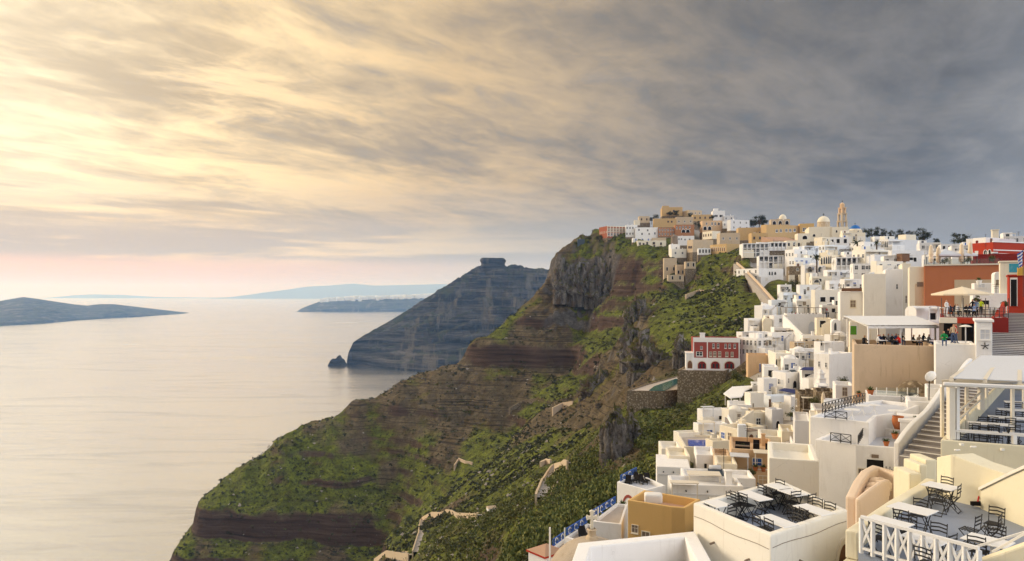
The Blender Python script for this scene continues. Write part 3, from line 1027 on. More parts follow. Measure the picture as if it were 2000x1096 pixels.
class House:
    def __init__(s, l, c, r, top, bot, d, th, colr, feats='', label='', name='house', roof='p', dp=None, cat='house', group=None, rim=0.5, roofmat=None, depth_below=0.8):
        th = math.radians(th)
        s.d, s.top, s.bot = d, top, bot
        s.C = P(c, top, d)
        if dp is not None:                      # depth known: turn the house until its far corner is seen at l
            kl_ = (l - CX) / F
            th = math.asin(max(-0.95, min(0.95, (s.C.x - kl_ * d) / dp / math.sqrt(1 + kl_ * kl_)))) - math.atan(kl_)
        s.u = Vector((math.cos(th), math.sin(th)))
        s.v = Vector((-math.sin(th), math.cos(th)))
        kl, kr = (l - CX) / F, (r - CX) / F
        s.W = (kr * d - s.C.x) / (s.u.x - kr * s.u.y)
        if dp is None:
            s.D = (kl * d - s.C.x) / (s.v.x - kl * s.v.y) if c > l else 8.0
            s.D = min(max(s.D, 2.0), 30.0)
        else:
            s.D = dp
        s.l, s.c, s.r, s.th = l, c, r, th
        zt = s.C.z
        g = []
        for a in (0, 0.5, 1):
            for e in (0, 0.5, 1):
                q = s.C.xy + s.u * s.W * a + s.v * s.D * e
                g.append(ground(q.x, q.y))
        if VERBOSE:
            for a_, e_ in ((0, 0), (1, 0), (0, 1)):
                q = s.C.xy + s.u * s.W * a_ + s.v * s.D * e_
                gz, fz = ground(q.x, q.y), P(c, bot, d).z
                if gz > fz + 0.3:
                    print('HIDES|%s|%d,%d|%.0f|%.1f' % (label, CX + q.x / q.y * F, CY - (fz - 0.3) / q.y * F, q.y, gz - fz))
        zb = min(min(g) - depth_below, P(c, bot, d).z - 0.2)
        found = 0.0
        if d > 380 and P(c, bot, d).z - 0.6 - zb > 1.2:
            found = P(c, bot, d).z - 0.6 - zb
            zb = zb + found
        s.zb, s.H = zb, zt - zb
        s.root = empty(name, (s.C.x, s.C.y, zb), th, label, cat, group)
        near = d < 130
        W, D, H = s.W, s.D, s.H
        if found:
            MB().box(-0.3, W + 0.3, -0.3, D + 0.3, -found, -0.004).build('foundation', 'stone', s.root)
        mb = MB()
        wl = min(0.28, W * 0.12, D * 0.12)
        if roof in ('p',):
            rd = min(rim, H * 0.4)
            o_ = [(0, 0), (W, 0), (W, D), (0, D)]
            i_ = [(wl, wl), (W - wl, wl), (W - wl, D - wl), (wl, D - wl)]
            vs = [(x, y, 0) for x, y in o_] + [(x, y, H) for x, y in o_] + [(x, y, H) for x, y in i_] + [(x, y, H - rd) for x, y in i_]
            fs = []
            for i in range(4):
                j = (i + 1) % 4
                fs += [(i, j, 4 + j, 4 + i), (4 + i, 4 + j, 8 + j, 8 + i), (8 + i, 8 + j, 12 + j, 12 + i)]
            if roofmat is None:
                fs.append((12, 13, 14, 15))
            mb.add(vs, fs)
            s.roof_z = H - rd
            if roofmat:
                MB().box(wl + 0.003, W - wl - 0.003, wl + 0.003, D - wl - 0.003, H - rd - 0.15, H - rd).build('roof', roofmat, s.root)
        elif roof == 'f':
            mb.box(0, W, 0, D, 0, H)
            MB().box(-0.12, W + 0.12, -0.12, D + 0.12, H + 0.003, H + 0.22).build('roof', roofmat or colr, s.root, bevel=0.03 if near else 0)
            s.roof_z = H + 0.22
        elif roof == 'v':                       # barrel vault running back from the front face
            hr = min(W * 0.42, H * 0.5)
            n = 10
            sec = [(0, 0), (W, 0)] + [(W / 2 + W / 2 * math.cos(math.pi * i / n), H - hr + hr * math.sin(math.pi * i / n)) for i in range(n + 1)]
            mb.add(*xz_prism(sec, 0, D))
            s.roof_z = H - 0.2
        elif roof == 'x':                       # barrel vault running along the front face
            hr = min(D * 0.35, H * 0.5)
            n = 10
            sec = [(0, 0), (D, 0)] + [(D / 2 + D / 2 * math.cos(math.pi * i / n), H - hr + hr * math.sin(math.pi * i / n)) for i in range(n + 1)]
            k = len(sec)
            vs = [(0, y, z) for y, z in sec] + [(W, y, z) for y, z in sec]
            fs = [tuple(range(k))[::-1], tuple(range(k, 2 * k))] + [(i, (i + 1) % k, (i + 1) % k + k, i + k) for i in range(k)]
            mb.add(vs, fs)
            s.roof_z = H - 0.2
        elif roof == 'n':                       # body without any roof work
            mb.box(0, W, 0, D, 0, H)
            s.roof_z = H
        s.colr = colr
        s.feats = feats
        s.rooftype = roof
        s.body = mb.build('wall', colr, s.root, bevel=0.06 if near else (0.05 if d < 260 else 0), seg=2 if near else 1)
        if feats:
            s.features(feats)

    # place on a face from a pixel: distance along the face and height above the foot
    def on(s, face, px, py):
        k = (px - CX) / F
        e = s.u if face == 'F' else s.v
        t_ = (k * s.d - s.C.x) / (e.x - k * e.y)
        dep = s.d + t_ * e.y
        return t_, -(py - CY) * dep / F - s.zb

    def opening(s, face, t_, z, w_, h_, kind):
        k, fm, im = OPEN[kind]
        if face == 'F':
            loc, rz = (t_, 0, z - h_ / 2), 0.0
        else:
            loc, rz = (0, t_, z - h_ / 2), -math.pi / 2
        nm = {'window': 'window', 'door': 'door', 'arch': 'arched_opening'}[k]
        if k == 'arch' and h_ < w_ * 0.55:
            h_ = w_ * 0.55
        fr = inst(nm, frame_mesh(k, fm), s.root, loc, rz, (w_, 1.0, h_))
        inst('pane_or_shade' if k != 'door' else 'door_leaf_or_shade', unit_pane(k, im), fr)
        return fr

    def features(s, txt):
        for it in txt.split():
            face, kind = it[0], it[1]
            rest = it[2:]
            if rest.startswith('@'):                 # exact: face kind @ px,py,w,h in pixels
                for one in rest[1:].split('/'):
                    px, py, pw, ph = [float(q) for q in one.split(',')]
                    t0, z = s.on(face, px - pw / 2, py)
                    t1, _ = s.on(face, px + pw / 2, py)
                    e = s.u if face == 'F' else s.v
                    dep = s.d + (t0 + t1) / 2 * e.y
                    s.opening(face, (t0 + t1) / 2, z, abs(t1 - t0), ph * dep / F, kind)
            else:                                    # rows x columns spread over the visible wall
                nr, ncx = [int(q) for q in rest.split('x')]
                Lf = s.W if face == 'F' else s.D
                vis = (s.bot - s.top) * s.d / F
                fh = vis / nr
                for i in range(nr):
                    for j in range(ncx):
                        jit = random.uniform(-0.06, 0.06)
                        t_ = Lf * (j + 0.5 + jit) / ncx
                        w_ = min(1.0, Lf / ncx * 0.45)
                        h_ = min(1.45, fh * 0.5)
                        if kind in 'dBGoRW':
                            h_ = min(2.1, fh * 0.72)
                        if kind in 'aDAHr':
                            w_ = min(2.2, Lf / ncx * 0.6)
                            h_ = min(2.6, fh * 0.68)
                        z = s.H - fh * (i + 0.52)
                        s.opening(face, t_, z, w_, h_, kind)

    def chimney(s, fx, fy, h_=1.1, w_=0.5, mat=None):
        x, y = s.W * fx, s.D * fy
        mb = MB()
        mb.box(x - w_ / 2, x + w_ / 2, y - w_ / 2, y + w_ / 2, s.roof_z - 0.05, s.roof_z + h_)
        mb.box(x - w_ * 0.62, x + w_ * 0.62, y - w_ * 0.62, y + w_ * 0.62, s.roof_z + h_ + 0.003, s.roof_z + h_ + 0.12)
        return mb.build('chimney', mat or s.colr, s.root)

    def boxpart(s, name, x0, x1, y0, y1, z0, z1, mat, bevel=0.0):
        return MB().box(x0, x1, y0, y1, z0, z1).build(name, mat, s.root, bevel=bevel)


# ------------------------------------------------------------------ village: hilltop
HS = {}


def H(key, *a, **kw):
    HS[key] = House(*a, **kw)
    return HS[key]


# red mansion at the cliff edge
h = H('mansion', 1170, 1186, 1221, 441.5, 463, 572, 16, 'redbrown', '', 'red mansion with white pilasters at the cliff edge', name='mansion', cat='mansion', dp=15)
for i in range(7):
    x = h.W * i / 6
    h.boxpart('pilaster', max(x - 0.3, -0.05), min(x + 0.3, h.W + 0.05), -0.15, -0.003, h.H - 8.6, h.H - 0.4, 'creampaint')
h.boxpart('cornice', -0.2, h.W + 0.2, -0.22, -0.003, h.H - 0.39, h.H + 0.1, 'creampaint')
for i in range(6):
    h.opening('F', h.W * (i + 0.5) / 6, h.H - 3.0, 1.3, 2.6, 's')
    h.opening('F', h.W * (i + 0.5) / 6, h.H - 6.6, 1.2, 2.0, 'w')
h.features('Ls1x4')
H('slateblock', 1127, 1128, 1142, 467, 487, 590, 12, 'slate', '', 'dark slate blue blank building at the cliff brink', dp=9)
H('a3', 1221, 1222, 1245, 439.5, 462, 566, 10, 'white', 'Fw2x4', 'white house touching the red mansion, with two rows of windows', dp=9).chimney(0.2, 0.5)
H('a4', 1240, 1241, 1285, 444.5, 464, 560, 8, 'white', 'Fw@1248,449,3,3.5/1265,450,3,3.5/1279,456,3,4/1254,457,3,4/1268,457,3,3', 'long white house in the middle of the hilltop row', dp=10)
cas = H('castle', 1290, 1293, 1333, 405.5, 421, 615, 10, 'ochre', 'Fk@1316,412,3,3', 'square ochre fort crowning the hilltop', name='fort', cat='fort', dp=14)
cas.boxpart('tower', 0.4, 6.0, -0.25, 6.0, cas.H - 8.0, cas.H + 1.5, 'ochre')
for i in range(9):
    cas.boxpart('merlon', 6.4 + i * 1.25, 7.1 + i * 1.25, 0.02, 0.26, cas.H + 0.003, cas.H + 0.55, 'ochre')
H('a6', 1332, 1345, 1371, 410.5, 421, 605, 16, 'tan', 'Fw1x3', 'grey tan house behind the ochre fort')
H('a7', 1350, 1353, 1391, 419.5, 431, 590, 12, 'ochre', 'Fk1x4', 'ochre house below and beside the fort, under a white one', dp=10)
h = H('a8', 1389, 1392, 1416, 412, 431, 588, 14, 'white', 'Fo@1399,422,5,4/1408,422,5,4 Fw1x2', 'tall white house with a roof pavilion right of the fort', dp=9)
h.boxpart('roof_pavilion', 1.0, 4.6, 1.0, 4.6, h.H - 0.4, h.H + 2.1, 'white')
H('a9', 1413, 1414, 1433, 421.5, 432, 585, 10, 'greywhite', 'Fw1x2', 'low grey white house between the pavilion house and dark trees', dp=8)
H('a10', 1246, 1248, 1269, 422.5, 434, 600, 8, 'tan', 'Fk1x2', 'sand coloured house left below the fort', dp=9)
H('a10b', 1238, 1239, 1250, 430, 439, 595, 8, 'cream', '', 'low sand coloured wing stepping down towards the cliff', dp=7)
H('a11', 1275, 1277, 1321, 427, 443, 588, 8, 'ochre', 'Fk@1305,433,2.5,3/1312,433,2.5,3', 'long ochre walled house under the fort', dp=10)
H('a12', 1318, 1321, 1354, 424, 441, 590, 12, 'tan', 'Fw1x3', 'tan house behind the terracotta row', dp=10)
H('a13', 1283, 1286, 1318, 445, 461, 556, 10, 'terracotta', 'Fw2x6', 'terracotta row house with many small windows beside the long white house', dp=9)
h = H('a14', 1316, 1319, 1356, 439, 460, 552, 12, 'terracotta', 'FD@1335,451.5,7,6/1343.5,451.5,7,6 Fw@1322,445,2.5,4/1328,445,2.5,4/1334,444,2.5,4/1340,444,2.5,4/1347,444,2.5,4', 'terracotta house with two wide ground floor arches', dp=10)
h = H('a15', 1367, 1372, 1410, 431, 452, 548, 16, 'peach', 'FD@1377,446,6,7/1386,446,6,7 Fw@1391,437,3,5/1397,437,3,5/1380,437,2.5,4 FD@1404,437,3,5', 'peach house with arched doors and an upper loggia', dp=10)
H('a17', 1410, 1412, 1426, 432, 445, 542, 14, 'white', 'Fw1x2', 'small white cube left of the grey white villa', dp=8)
H('a17b', 1420, 1427, 1464, 429, 449, 530, 18, 'greywhite', 'Fw2x3', 'grey white villa in front of the dark trees')
H('a18', 1372, 1391, 1407, 451, 465, 520, 24, 'cream', 'Lk1x4', 'cream cottage with dark windows below the peach house')
h = H('a19', 1242, 1245, 1301, 470, 487, 530, 6, 'cream', 'Fk@1250,476,3,4/1257,477,3,4/1264,475,3,4/1277,475,4,4/1278,481,3,4/1291,476,3,4', 'long cream house hanging on the green brow', dp=9)
H('a20', 1234, 1236, 1273, 464.5, 472, 545, 8, 'white', 'Fb1x3', 'low white house with blue shutters above the cream one', dp=8)
H('a21', 1272, 1274, 1301, 464.5, 472, 542, 8, 'tan', '', 'flat roofed tan annex beside the low blue shuttered house', dp=8)
H('a22', 1318, 1321, 1356, 461, 478, 505, 14, 'white', 'Fw@1326,467,2.5,3/1331,467,2.5,3/1338,468,2.5,3/1347,468,3,3.5', 'white house with four small windows beside the mill stump', dp=9)
# white church stepping down, mill stump
h = H('a23', 1306, 1310, 1328, 477, 500, 485, 14, 'white', 'Fw@1321,485,2.5,4/1321,489,2.5,3', 'narrow white tower house on the green spur', dp=9)
H('a23b', 1307, 1312, 1341, 486, 502, 478, 16, 'ivory', 'Fw1x2', 'stepped ivory house at the foot of the tower house', dp=8)
mb = MB()
mb.lathe([(2.6, -4), (2.35, 4.0), (2.5, 4.05), (0.1, 6.0)], 16)
o = empty('windmill', P(1317, 474, 495), 0, 'dark round windmill stump between white houses', 'windmill')
mb.build('tower', 'greywood', o, smooth=False)
H('a24', 1342, 1353, 1393, 468, 491, 470, 18, 'tan', 'Lk@1346,483,3,4/1350,483,3,4', 'broad tan house with a blank front beside the ochre hall')
h = H('a25', 1362, 1364, 1388, 485, 496, 452, 14, 'white', 'Fo1x4', 'low white pavilion with open front left of the ochre hall', dp=7)
h = H('a26', 1387, 1419, 1444, 476, 495, 440, 26, 'ochre', 'LA@1391,487,2.2,8/1395,487,2.2,8/1399,487,2.2,8/1403,487,2.2,8/1407,487,2.2,8/1411,487,2.2,8/1415,487,2.2,8', 'ochre hall with a row of tall narrow doors')
for a in ((1295, 1297, 1322, 504, 545, 455, 12, 'terraced stone ruin below the narrow white tower house'), (1318, 1321, 1338, 517, 545, 448, 14, 'broken stone house wall on the green spur'), (1336, 1339, 1359, 511, 523, 440, 12, 'small stone cottage with dark openings beside the ruin'), (1303, 1305, 1336, 537, 548, 440, 8, 'low stone barn lowest on the green spur')):
    hh = H('ruin%d' % a[0], *a[:7], 'tan', 'Fo1x2', a[7], name='stone_ruin', cat='ruin', roof='p', dp=6, rim=1.4)
# right of the hilltop: convent and churches
H('b0', 1438, 1442, 1498, 445, 468, 490, 12, 'ochre', 'FD@1484,455,3,5/1489,456,2.5,4', 'long ochre house left of the convent', dp=10)
h = H('b1', 1486, 1497, 1562, 438.5, 463, 478, 18, 'ochre', 'Fw@1517,451,4,5/1525,450.5,4,5/1536,450,4,5/1543.5,450,4,5/1552,449.5,4,5', 'long ochre convent with five square windows')
H('b2', 1558, 1562, 1590, 437, 456, 484, 14, 'mustard', 'Fw@1571,448.5,6,6', 'mustard convent wing with one square window', dp=12)
h = H('b3', 1502, 1506, 1543, 428.5, 442, 515, 12, 'tan', 'FD1x3', 'tan house behind the convent roof', dp=9)
MB().lathe([(2.6, -1), (2.6, 1.0), (2.4, 1.9), (1.7, 2.9), (0.8, 3.5), (0.05, 3.7)], 16, (h.W * 0.65, 2.5, h.H)).build('cupola', 'cream', h.root, smooth=True)
# the domed cathedral
h = H('cath', 1572, 1580, 1624, 443.5, 470, 432, 14, 'cream', 'FD@1590,460,5,5', 'cream domed cathedral on the skyline', name='cathedral', cat='cathedral', dp=22, rim=0.3)
dc = (h.W * 0.72, 7.0, h.H)
drum = MB()
drum.lathe([(3.55, -0.5), (3.55, 3.0), (3.8, 3.003), (3.8, 3.3)], 16, dc)
dr = drum.build('drum', 'tan', h.root)
for i in range(8):
    a = math.pi * 2 * (i + 0.5) / 8
    q = (dc[0] + 3.5 * math.cos(a), dc[1] + 3.5 * math.sin(a), dc[2] + 0.3)
    fr = inst('drum_window', frame_mesh('arch', 'creampaint'), dr, q, a + math.pi / 2, (1.1, 1.4, 2.1))
MB().lathe([(3.6 * math.cos(i * math.pi / 20), 3.301 + 3.7 * math.sin(i * math.pi / 20)) for i in range(11)], 24, dc).build('dome', 'cream', h.root, smooth=True)
MB().bar((dc[0], dc[1], dc[2] + 6.9), (dc[0], dc[1], dc[2] + 8.8), 0.25).bar((dc[0] - 0.6, dc[1], dc[2] + 8.1), (dc[0] + 0.6, dc[1], dc[2] + 8.1), 0.25).build('cross', 'iron', h.root)
H('cathr', 1620, 1624, 1656, 443.5, 466, 428, 14, 'cream', 'FD@1634,452,3,5', 'cream church block carrying the tall bell tower', dp=9, name='church', cat='church')
H('annex', 1552, 1558, 1582, 456, 472, 424, 16, 'cream', 'FD@1572,464,9,7', 'cream annex with a big dark arch left of the cathedral', dp=8)
# bell tower
bt = empty('bell_tower', P(1645, 444, 436), math.radians(14), 'tall tan bell tower with open arched storeys on the skyline', 'bell tower')
z = 0.0
for wd_, hh_, mt in ((4.2, 3.6, 'tan'), (3.8, 4.4, 'tan'), (3.1, 3.2, 'peach')):
    a_ = wd_ / 2
    mb = MB()
    for sx in (-1, 1):
        for sy in (-1, 1):
            mb.box(sx * a_ - 0.45 * (sx > 0) * 2 if sx > 0 else -a_, a_ if sx > 0 else -a_ + 0.9, a_ - 0.9 if sy > 0 else -a_, a_ if sy > 0 else -a_ + 0.9, z, z + hh_ - 0.5)
    mb.box(-a_, a_, -a_, a_, z + hh_ - 0.499, z + hh_)
    mb.box(-a_ - 0.3, a_ + 0.3, -a_ - 0.3, a_ + 0.3, z + hh_ + 0.002, z + hh_ + 0.25)
    st_ = mb.build('storey', mt, bt)
    MB().lathe([(0.05, hh_ * 0.7), (0.35, hh_ * 0.62), (0.5, hh_ * 0.3), (0.7, hh_ * 0.2)], 10, (0, 0, z)).build('bell', 'iron', st_, smooth=True)
    z += hh_ + 0.25
MB().lathe([(1.3, 0), (1.3, 1.6), (1.5, 1.62), (1.3, 2.1), (0.9, 2.7), (0.1, 3.1)], 8, (0, 0, z)).build('lantern', 'peach', bt)
MB().bar((0, 0, z + 3.0), (0, 0, z + 4.4), 0.2).bar((-0.5, 0, z + 3.9), (0.5, 0, z + 3.9), 0.2).build('cross', 'iron', bt)
MB().box(-2.4, 2.4, -2.4, 2.4, -6, -0.003).build('plinth', 'cream', bt)
# blue dome
h = H('bluedome', 1655, 1658, 1684, 450, 468, 420, 14, 'cream', 'Fw@1676,452,2,3', 'low cream chapel with a bright blue dome', name='chapel', cat='chapel', dp=9, roof='n')
MB().lathe([(3.1, -0.4), (3.1, 0.9)], 20, (h.W * 0.52, 3.6, h.H)).build('drum', 'cream', h.root, smooth=True)
MB().lathe([(2.85 * math.cos(i * math.pi / 20), 0.7 + 2.6 * math.sin(i * math.pi / 20)) for i in range(11)], 24, (h.W * 0.52, 3.6, h.H)).build('dome', plain('domeblue', (0.012, 0.13, 0.42), 0.4), h.root, smooth=True)
MB().bar((h.W * 0.52, 3.6, h.H + 3.2), (h.W * 0.52, 3.6, h.H + 4.6), 0.16).bar((h.W * 0.52 - 0.4, 3.6, h.H + 4.1), (h.W * 0.52 + 0.4, 3.6, h.H + 4.1), 0.16).build('cross', 'iron', h.root)
# pinkish sloping roof in front of the convent
h = H('pinkhall', 1488, 1510, 1557, 470, 480, 420, 16, 'cream', '', 'wide hall with a sloping pinkish tile roof below the convent', dp=14, roof='n')
MB().add([(-0.4, -0.4, h.H), (h.W + 0.4, -0.4, h.H), (h.W + 0.4, h.D, h.H + 3.2), (-0.4, h.D, h.H + 3.2), (-0.4, -0.4, h.H - 0.3), (h.W + 0.4, -0.4, h.H - 0.3), (h.W + 0.4, h.D, h.H - 0.3), (-0.4, h.D, h.H - 0.3)],
         [(0, 1, 2, 3), (4, 7, 6, 5), (0, 4, 5, 1), (1, 5, 6, 2), (2, 6, 7, 3), (3, 7, 4, 0)]).build('roof', 'pinkroof', h.root)


def balcony_block(key, l, c, r, top, bot, d, th, floors, label, dp=9.0, back='glass', slabmat='white', bays=6, rail=True, roofmat=None):
    """hotel front of stacked open storeys: recessed glass, floor slabs, piers and railings"""
    h = H(key, l, c, r, top, bot, d, th, 'white', '', label, name='hotel', cat='hotel', roof='n', dp=dp)
    vis = (bot - top) * d / F
    fh = vis / floors
    for i in range(floors):
        z1 = h.H - i * fh
        h.boxpart('floor_slab', -0.3, h.W + 0.3, -2.2, -0.003, z1 - 0.35, z1 + 0.004 * i, slabmat)
        h.boxpart('window_band', 0.3, h.W - 0.3, -0.06, -0.004, z1 - fh + 0.2, z1 - 0.55, back)
        for b_ in range(bays + 1):
            x = (h.W) * b_ / bays
            h.boxpart('pier', x - 0.22, x + 0.22, -2.0, -0.07, z1 - fh + 0.01, z1 - 0.36, 'white')
        if rail and i < floors:
            mb = MB()
            mb.box(-0.25, h.W + 0.25, -2.18, -2.1, z1 - fh + 0.95, z1 - fh + 1.03)
            for b_ in range(bays * 3 + 1):
                x = h.W * b_ / (bays * 3)
                mb.box(x - 0.03, x + 0.03, -2.16, -2.12, z1 - fh, z1 - fh + 0.95)
            mb.build('railing', 'whitepaint', h.root)
    return h


balcony_block('b8', 1444, 1450, 1500, 476, 502, 392, 10, 3, 'hotel of stacked white balconies right of the ochre hall', bays=6)
balcony_block('b8b', 1472, 1480, 1534, 474, 488, 398, 10, 1, 'dark windowed upper hotel storey under the pinkish roof', bays=7)
balcony_block('b8c', 1478, 1482, 1528, 500, 524, 368, 8, 2, 'hotel with railed galleries above the arched white house', bays=5)
H('b14', 1438, 1482, 1530, 524, 548, 345, 24, 'white', 'Fa@1503,534,3,7/1508,534,3,7/1514,534,4,6 Lw2x4', 'white house with paired arched windows above the stepped alley')
H('b9', 1533, 1551, 1574, 487, 506, 356, 22, 'white', 'Lw1x3', 'white cube house right of the galleries, its side in warm light')
H('b9b', 1566, 1571, 1604, 480, 500, 366, 14, 'bluewhite', 'Fw1x3', 'bluish white house with a blank front in the upper village')
H('b9c', 1599, 1611, 1661, 478.5, 502, 342, 16, 'bluewhite', 'Lw2x2', 'broad bluish white house below the neoclassical villa')
h = H('b10', 1618, 1621, 1659, 464, 479, 386, 12, 'white', 'Fo@1626,472,4,8/1637,471,6,8/1651,471,6,8', 'white neoclassical villa with three tall dark doors', dp=9)
H('b10b', 1590, 1606, 1622, 463, 480, 384, 22, 'cream', '', 'cream house with a stepped front left of the neoclassical villa')
H('b11', 1661, 1685, 1702, 473, 498, 338, 26, 'white', 'Lw1x2', 'white house behind the upper palm tree')
h = H('b12', 1599, 1625, 1652, 498, 522, 308, 34, 'cream', 'La@1605,510,3.4,13/1610,509,3.4,14/1614.5,508.5,3.4,14/1619,508,3.4,15/1623,507.5,3,15', 'cream house with five tall arches beside the lower palm')
balcony_block('b13', 1624, 1632, 1712, 503, 535, 296, 8, 2, 'wide white hotel with glazed green balconies', bays=8)
H('b13t', 1640, 1652, 1704, 497, 504, 304, 10, 'greywhite', '', 'grey white roof storey of the wide hotel', dp=9)
H('b15', 1536, 1542, 1568, 520, 545, 326, 16, 'stone', '', 'bare rubble stone house among white ones', dp=9)
H('b16', 1541, 1552, 1600, 503, 522, 330, 16, 'bluewhite', 'Fb@1556,512,4,6/1566,511,5,5/1575,512,4,6 Lw1x2', 'bluish white house with a blue door above the rubble house')
H('b17', 1564, 1572, 1612, 518, 548, 306, 18, 'white', 'Fa2x2', 'white house with arched doors right of the rubble house')
H('b18', 1608, 1616, 1660, 527, 556, 282, 18, 'white', 'Fw2x4', 'white house with red brown balcony below the cream arches')
# ------------------------------------------------------------------ right upper
h = H('c2', 1716, 1735, 1793, 467, 490, 326, 22, 'greywhite', 'La@1719.5,477,2.6,12/1723,477,2.6,12/1726.5,477,2.6,12/1730,477,2.6,12/1733,477,2.4,12', 'large grey box house with a row of arches on its side')
h.boxpart('roof_hut', h.W * 0.62, h.W * 0.97, 0.6, 4.6, h.H - 0.5, h.H + 2.5, 'cream')
H('c3', 1676, 1688, 1720, 472, 492, 322, 22, 'white', 'Lw1x2', 'white house left of the large grey box house')
H('c3b', 1664, 1690, 1738, 487, 512, 290, 22, 'ivory', 'Lw1x3 Fw1x2', 'ivory flat roofed house under the large grey box house')
H('c3c', 1700, 1708, 1760, 497, 522, 262, 14, 'greywhite', '', 'blank grey white wall house left of the wooden roof hut')
H('c4', 1735, 1742, 1822, 489, 516, 246, 10, 'greywhite', 'Fo@1783,507,14,8', 'long grey white house behind the closed parasols')
o = empty('roof_hut', P(1764, 511, 243), math.radians(12), 'small brown wooden hut on a grey roof', 'hut')
MB().box(-1.5, 1.5, -1.2, 1.2, 0, 2.5).build('cabin', 'wood', o)
MB().box(-1.7, 1.7, -1.4, 1.4, 2.503, 2.7).build('roof', 'greywood', o)
H('c5', 1790, 1796, 1838, 474.5, 492, 282, 12, 'greywhite', 'Fw1x3', 'grey house in front of the big dark tree', dp=9)
H('c5b', 1832, 1838, 1902, 477, 495, 260, 8, 'greywhite', 'Fo1x6', 'low pergola house before the round dark tree', dp=8)
h = H('c9a', 1683, 1687, 1730, 535, 655, 168, 16, 'ivory', '', 'tall plain ivory house with patched plaster', dp=14)
H('c9b', 1724, 1729, 1763, 526, 655, 172, 14, 'white', 'Fw@1752,560,3,9', 'tall white house with a narrow window beside the patched one', dp=14)
h = H('c9c', 1755, 1762, 1779, 515, 655, 176, 12, 'cream', 'Fs@1770,585,3,14', 'slim cream tower house left of the orange wall', dp=12)
h = H('c9d', 1636, 1641, 1686, 570, 640, 176, 14, 'white', 'Fs@1666,593.5,10,13', 'white house with one barred window', dp=10)
h.boxpart('balcony_box', 0.3, h.W - 0.3, -0.4, -0.004, h.H + 0.1, h.H + 0.9, 'wood')
H('c9e', 1655, 1660, 1702, 629, 662, 158, 12, 'cream', 'FG@1667,645,12,17', 'cream house with a bright green door', dp=6)
H('c9f', 1642, 1650, 1702, 545, 575, 196, 16, 'white', 'Fw1x4 Lw1x2', 'white house with a roof terrace above the barred window')
H('c9g', 1700, 1712, 1764, 510, 530, 215, 16, 'ivory', 'Fw1x3', 'ivory house above the tall patched house')
# orange hall
h = H('orange', 1800, 1805, 1952, 519.5, 625, 131, 6, 'orange', '', 'big plain orange walled building with a glass railed roof', dp=12, rim=0.3)
t0, _ = h.on('F', 1864, 560)
t1, z1 = h.on('F', 1945, 546)
h.boxpart('tan_panel', t0, t1, -0.09, -0.003, 0.2, z1, 'tan')
h.boxpart('coping', -0.1, h.W + 0.1, -0.2, 0.3, h.H + 0.003, h.H + 0.25, 'creampaint')
mb = MB()
for i in range(9):
    x = h.W * i / 8
    mb.box(x - 0.03, x + 0.03, 0.02, 0.08, h.H + 0.254, h.H + 1.2)
mb.build('rail_post', 'iron', h.root)['kind'] = 'stuff'
h.boxpart('glass_rail', 0, h.W, 0.04, 0.06, h.H + 0.3, h.H + 1.15, 'clearglass')
h = H('orangel', 1773, 1776, 1805, 521, 625, 133, 8, 'cream', '', 'cream and yellow striped side wing of the orange building', dp=10)
t0, _ = h.on('F', 1787, 560)
h.boxpart('pale_panel', t0, h.W - 0.02, -0.08, -0.003, 0.2, h.H - 3.2, 'oldwall')
t0, z0 = h.on('F', 1791, 560)
t1, z1 = h.on('F', 1803, 551)
h.boxpart('sign_board', t0, t1, -0.14, -0.083, z0, z1, 'greywood')
# red building upper right
h = H('redhouse2', 1896, 1940, 2012, 473, 512, 172, 22, 'red', 'LD@1925,493,7,8/1933,492,5,8', 'vivid red building with white scalloped trim', rim=0.4)
h.boxpart('coping', -0.15, h.W, -0.16, 0.2, h.H + 0.003, h.H + 0.28, 'whitepaint')
h.boxpart('trim_band', 0, h.W, -0.08, -0.003, h.H - 2.0, h.H - 1.75, 'whitepaint')
h.boxpart('roof_storey', 1.0, h.W, 3.5, 7.5, h.H - 0.3, h.H + 1.3, 'greywhite')
h = H('redterr', 1895, 1899, 1990, 497, 520, 152, 8, 'deepred', '', 'dark red terrace wall in front of the vivid red building', dp=5, rim=0.4)
h = H('redstub', 1899, 1906, 1917, 470, 500, 176, 14, 'deepred', 'Fw@1911,480,3,10', 'narrow dark red house with white pilasters', dp=8)
o = H('towerstack', 1936, 1938, 1951, 450, 478, 186, 10, 'cream', '', 'tall cream chimney tower beside the red building', dp=2, name='chimney_tower', cat='tower', roof='f')
H('rightroof', 1950, 1960, 2012, 462, 478, 192, 10, 'greywhite', 'Fw1x3', 'grey roof house behind the red building', dp=8)
# grey canopies above the orange hall
for l, r, lab in ((1820, 1870, 'left grey canvas canopy over the orange building'), (1868, 1896, 'right grey canvas canopy over the orange building')):
    o = empty('canopy', P((l + r) / 2, 512, 141), math.radians(6), lab, 'canopy')
    w_ = (r - l) * 141 / F
    mb = MB()
    mb.add([(-w_ / 2, -2, 1.4), (w_ / 2, -2, 1.4), (w_ / 2, 2, 1.4), (-w_ / 2, 2, 1.4), (0, 0, 2.6), (-w_ / 2, -2, 1.1), (w_ / 2, -2, 1.1), (w_ / 2, 2, 1.1), (-w_ / 2, 2, 1.1)],
           [(0, 1, 4), (1, 2, 4), (2, 3, 4), (3, 0, 4), (0, 5, 6, 1), (1, 6, 7, 2), (2, 7, 8, 3), (3, 8, 5, 0)])
    mb.build('roof', 'sheet', o)
    for sx in (-1, 1):
        for sy in (-1, 1):
            MB().box(sx * (w_ / 2 - 0.1) - 0.05, sx * (w_ / 2 - 0.1) + 0.05, sy * 1.9 - 0.05, sy * 1.9 + 0.05, -1.5, 1.1).build('post', 'iron', o)
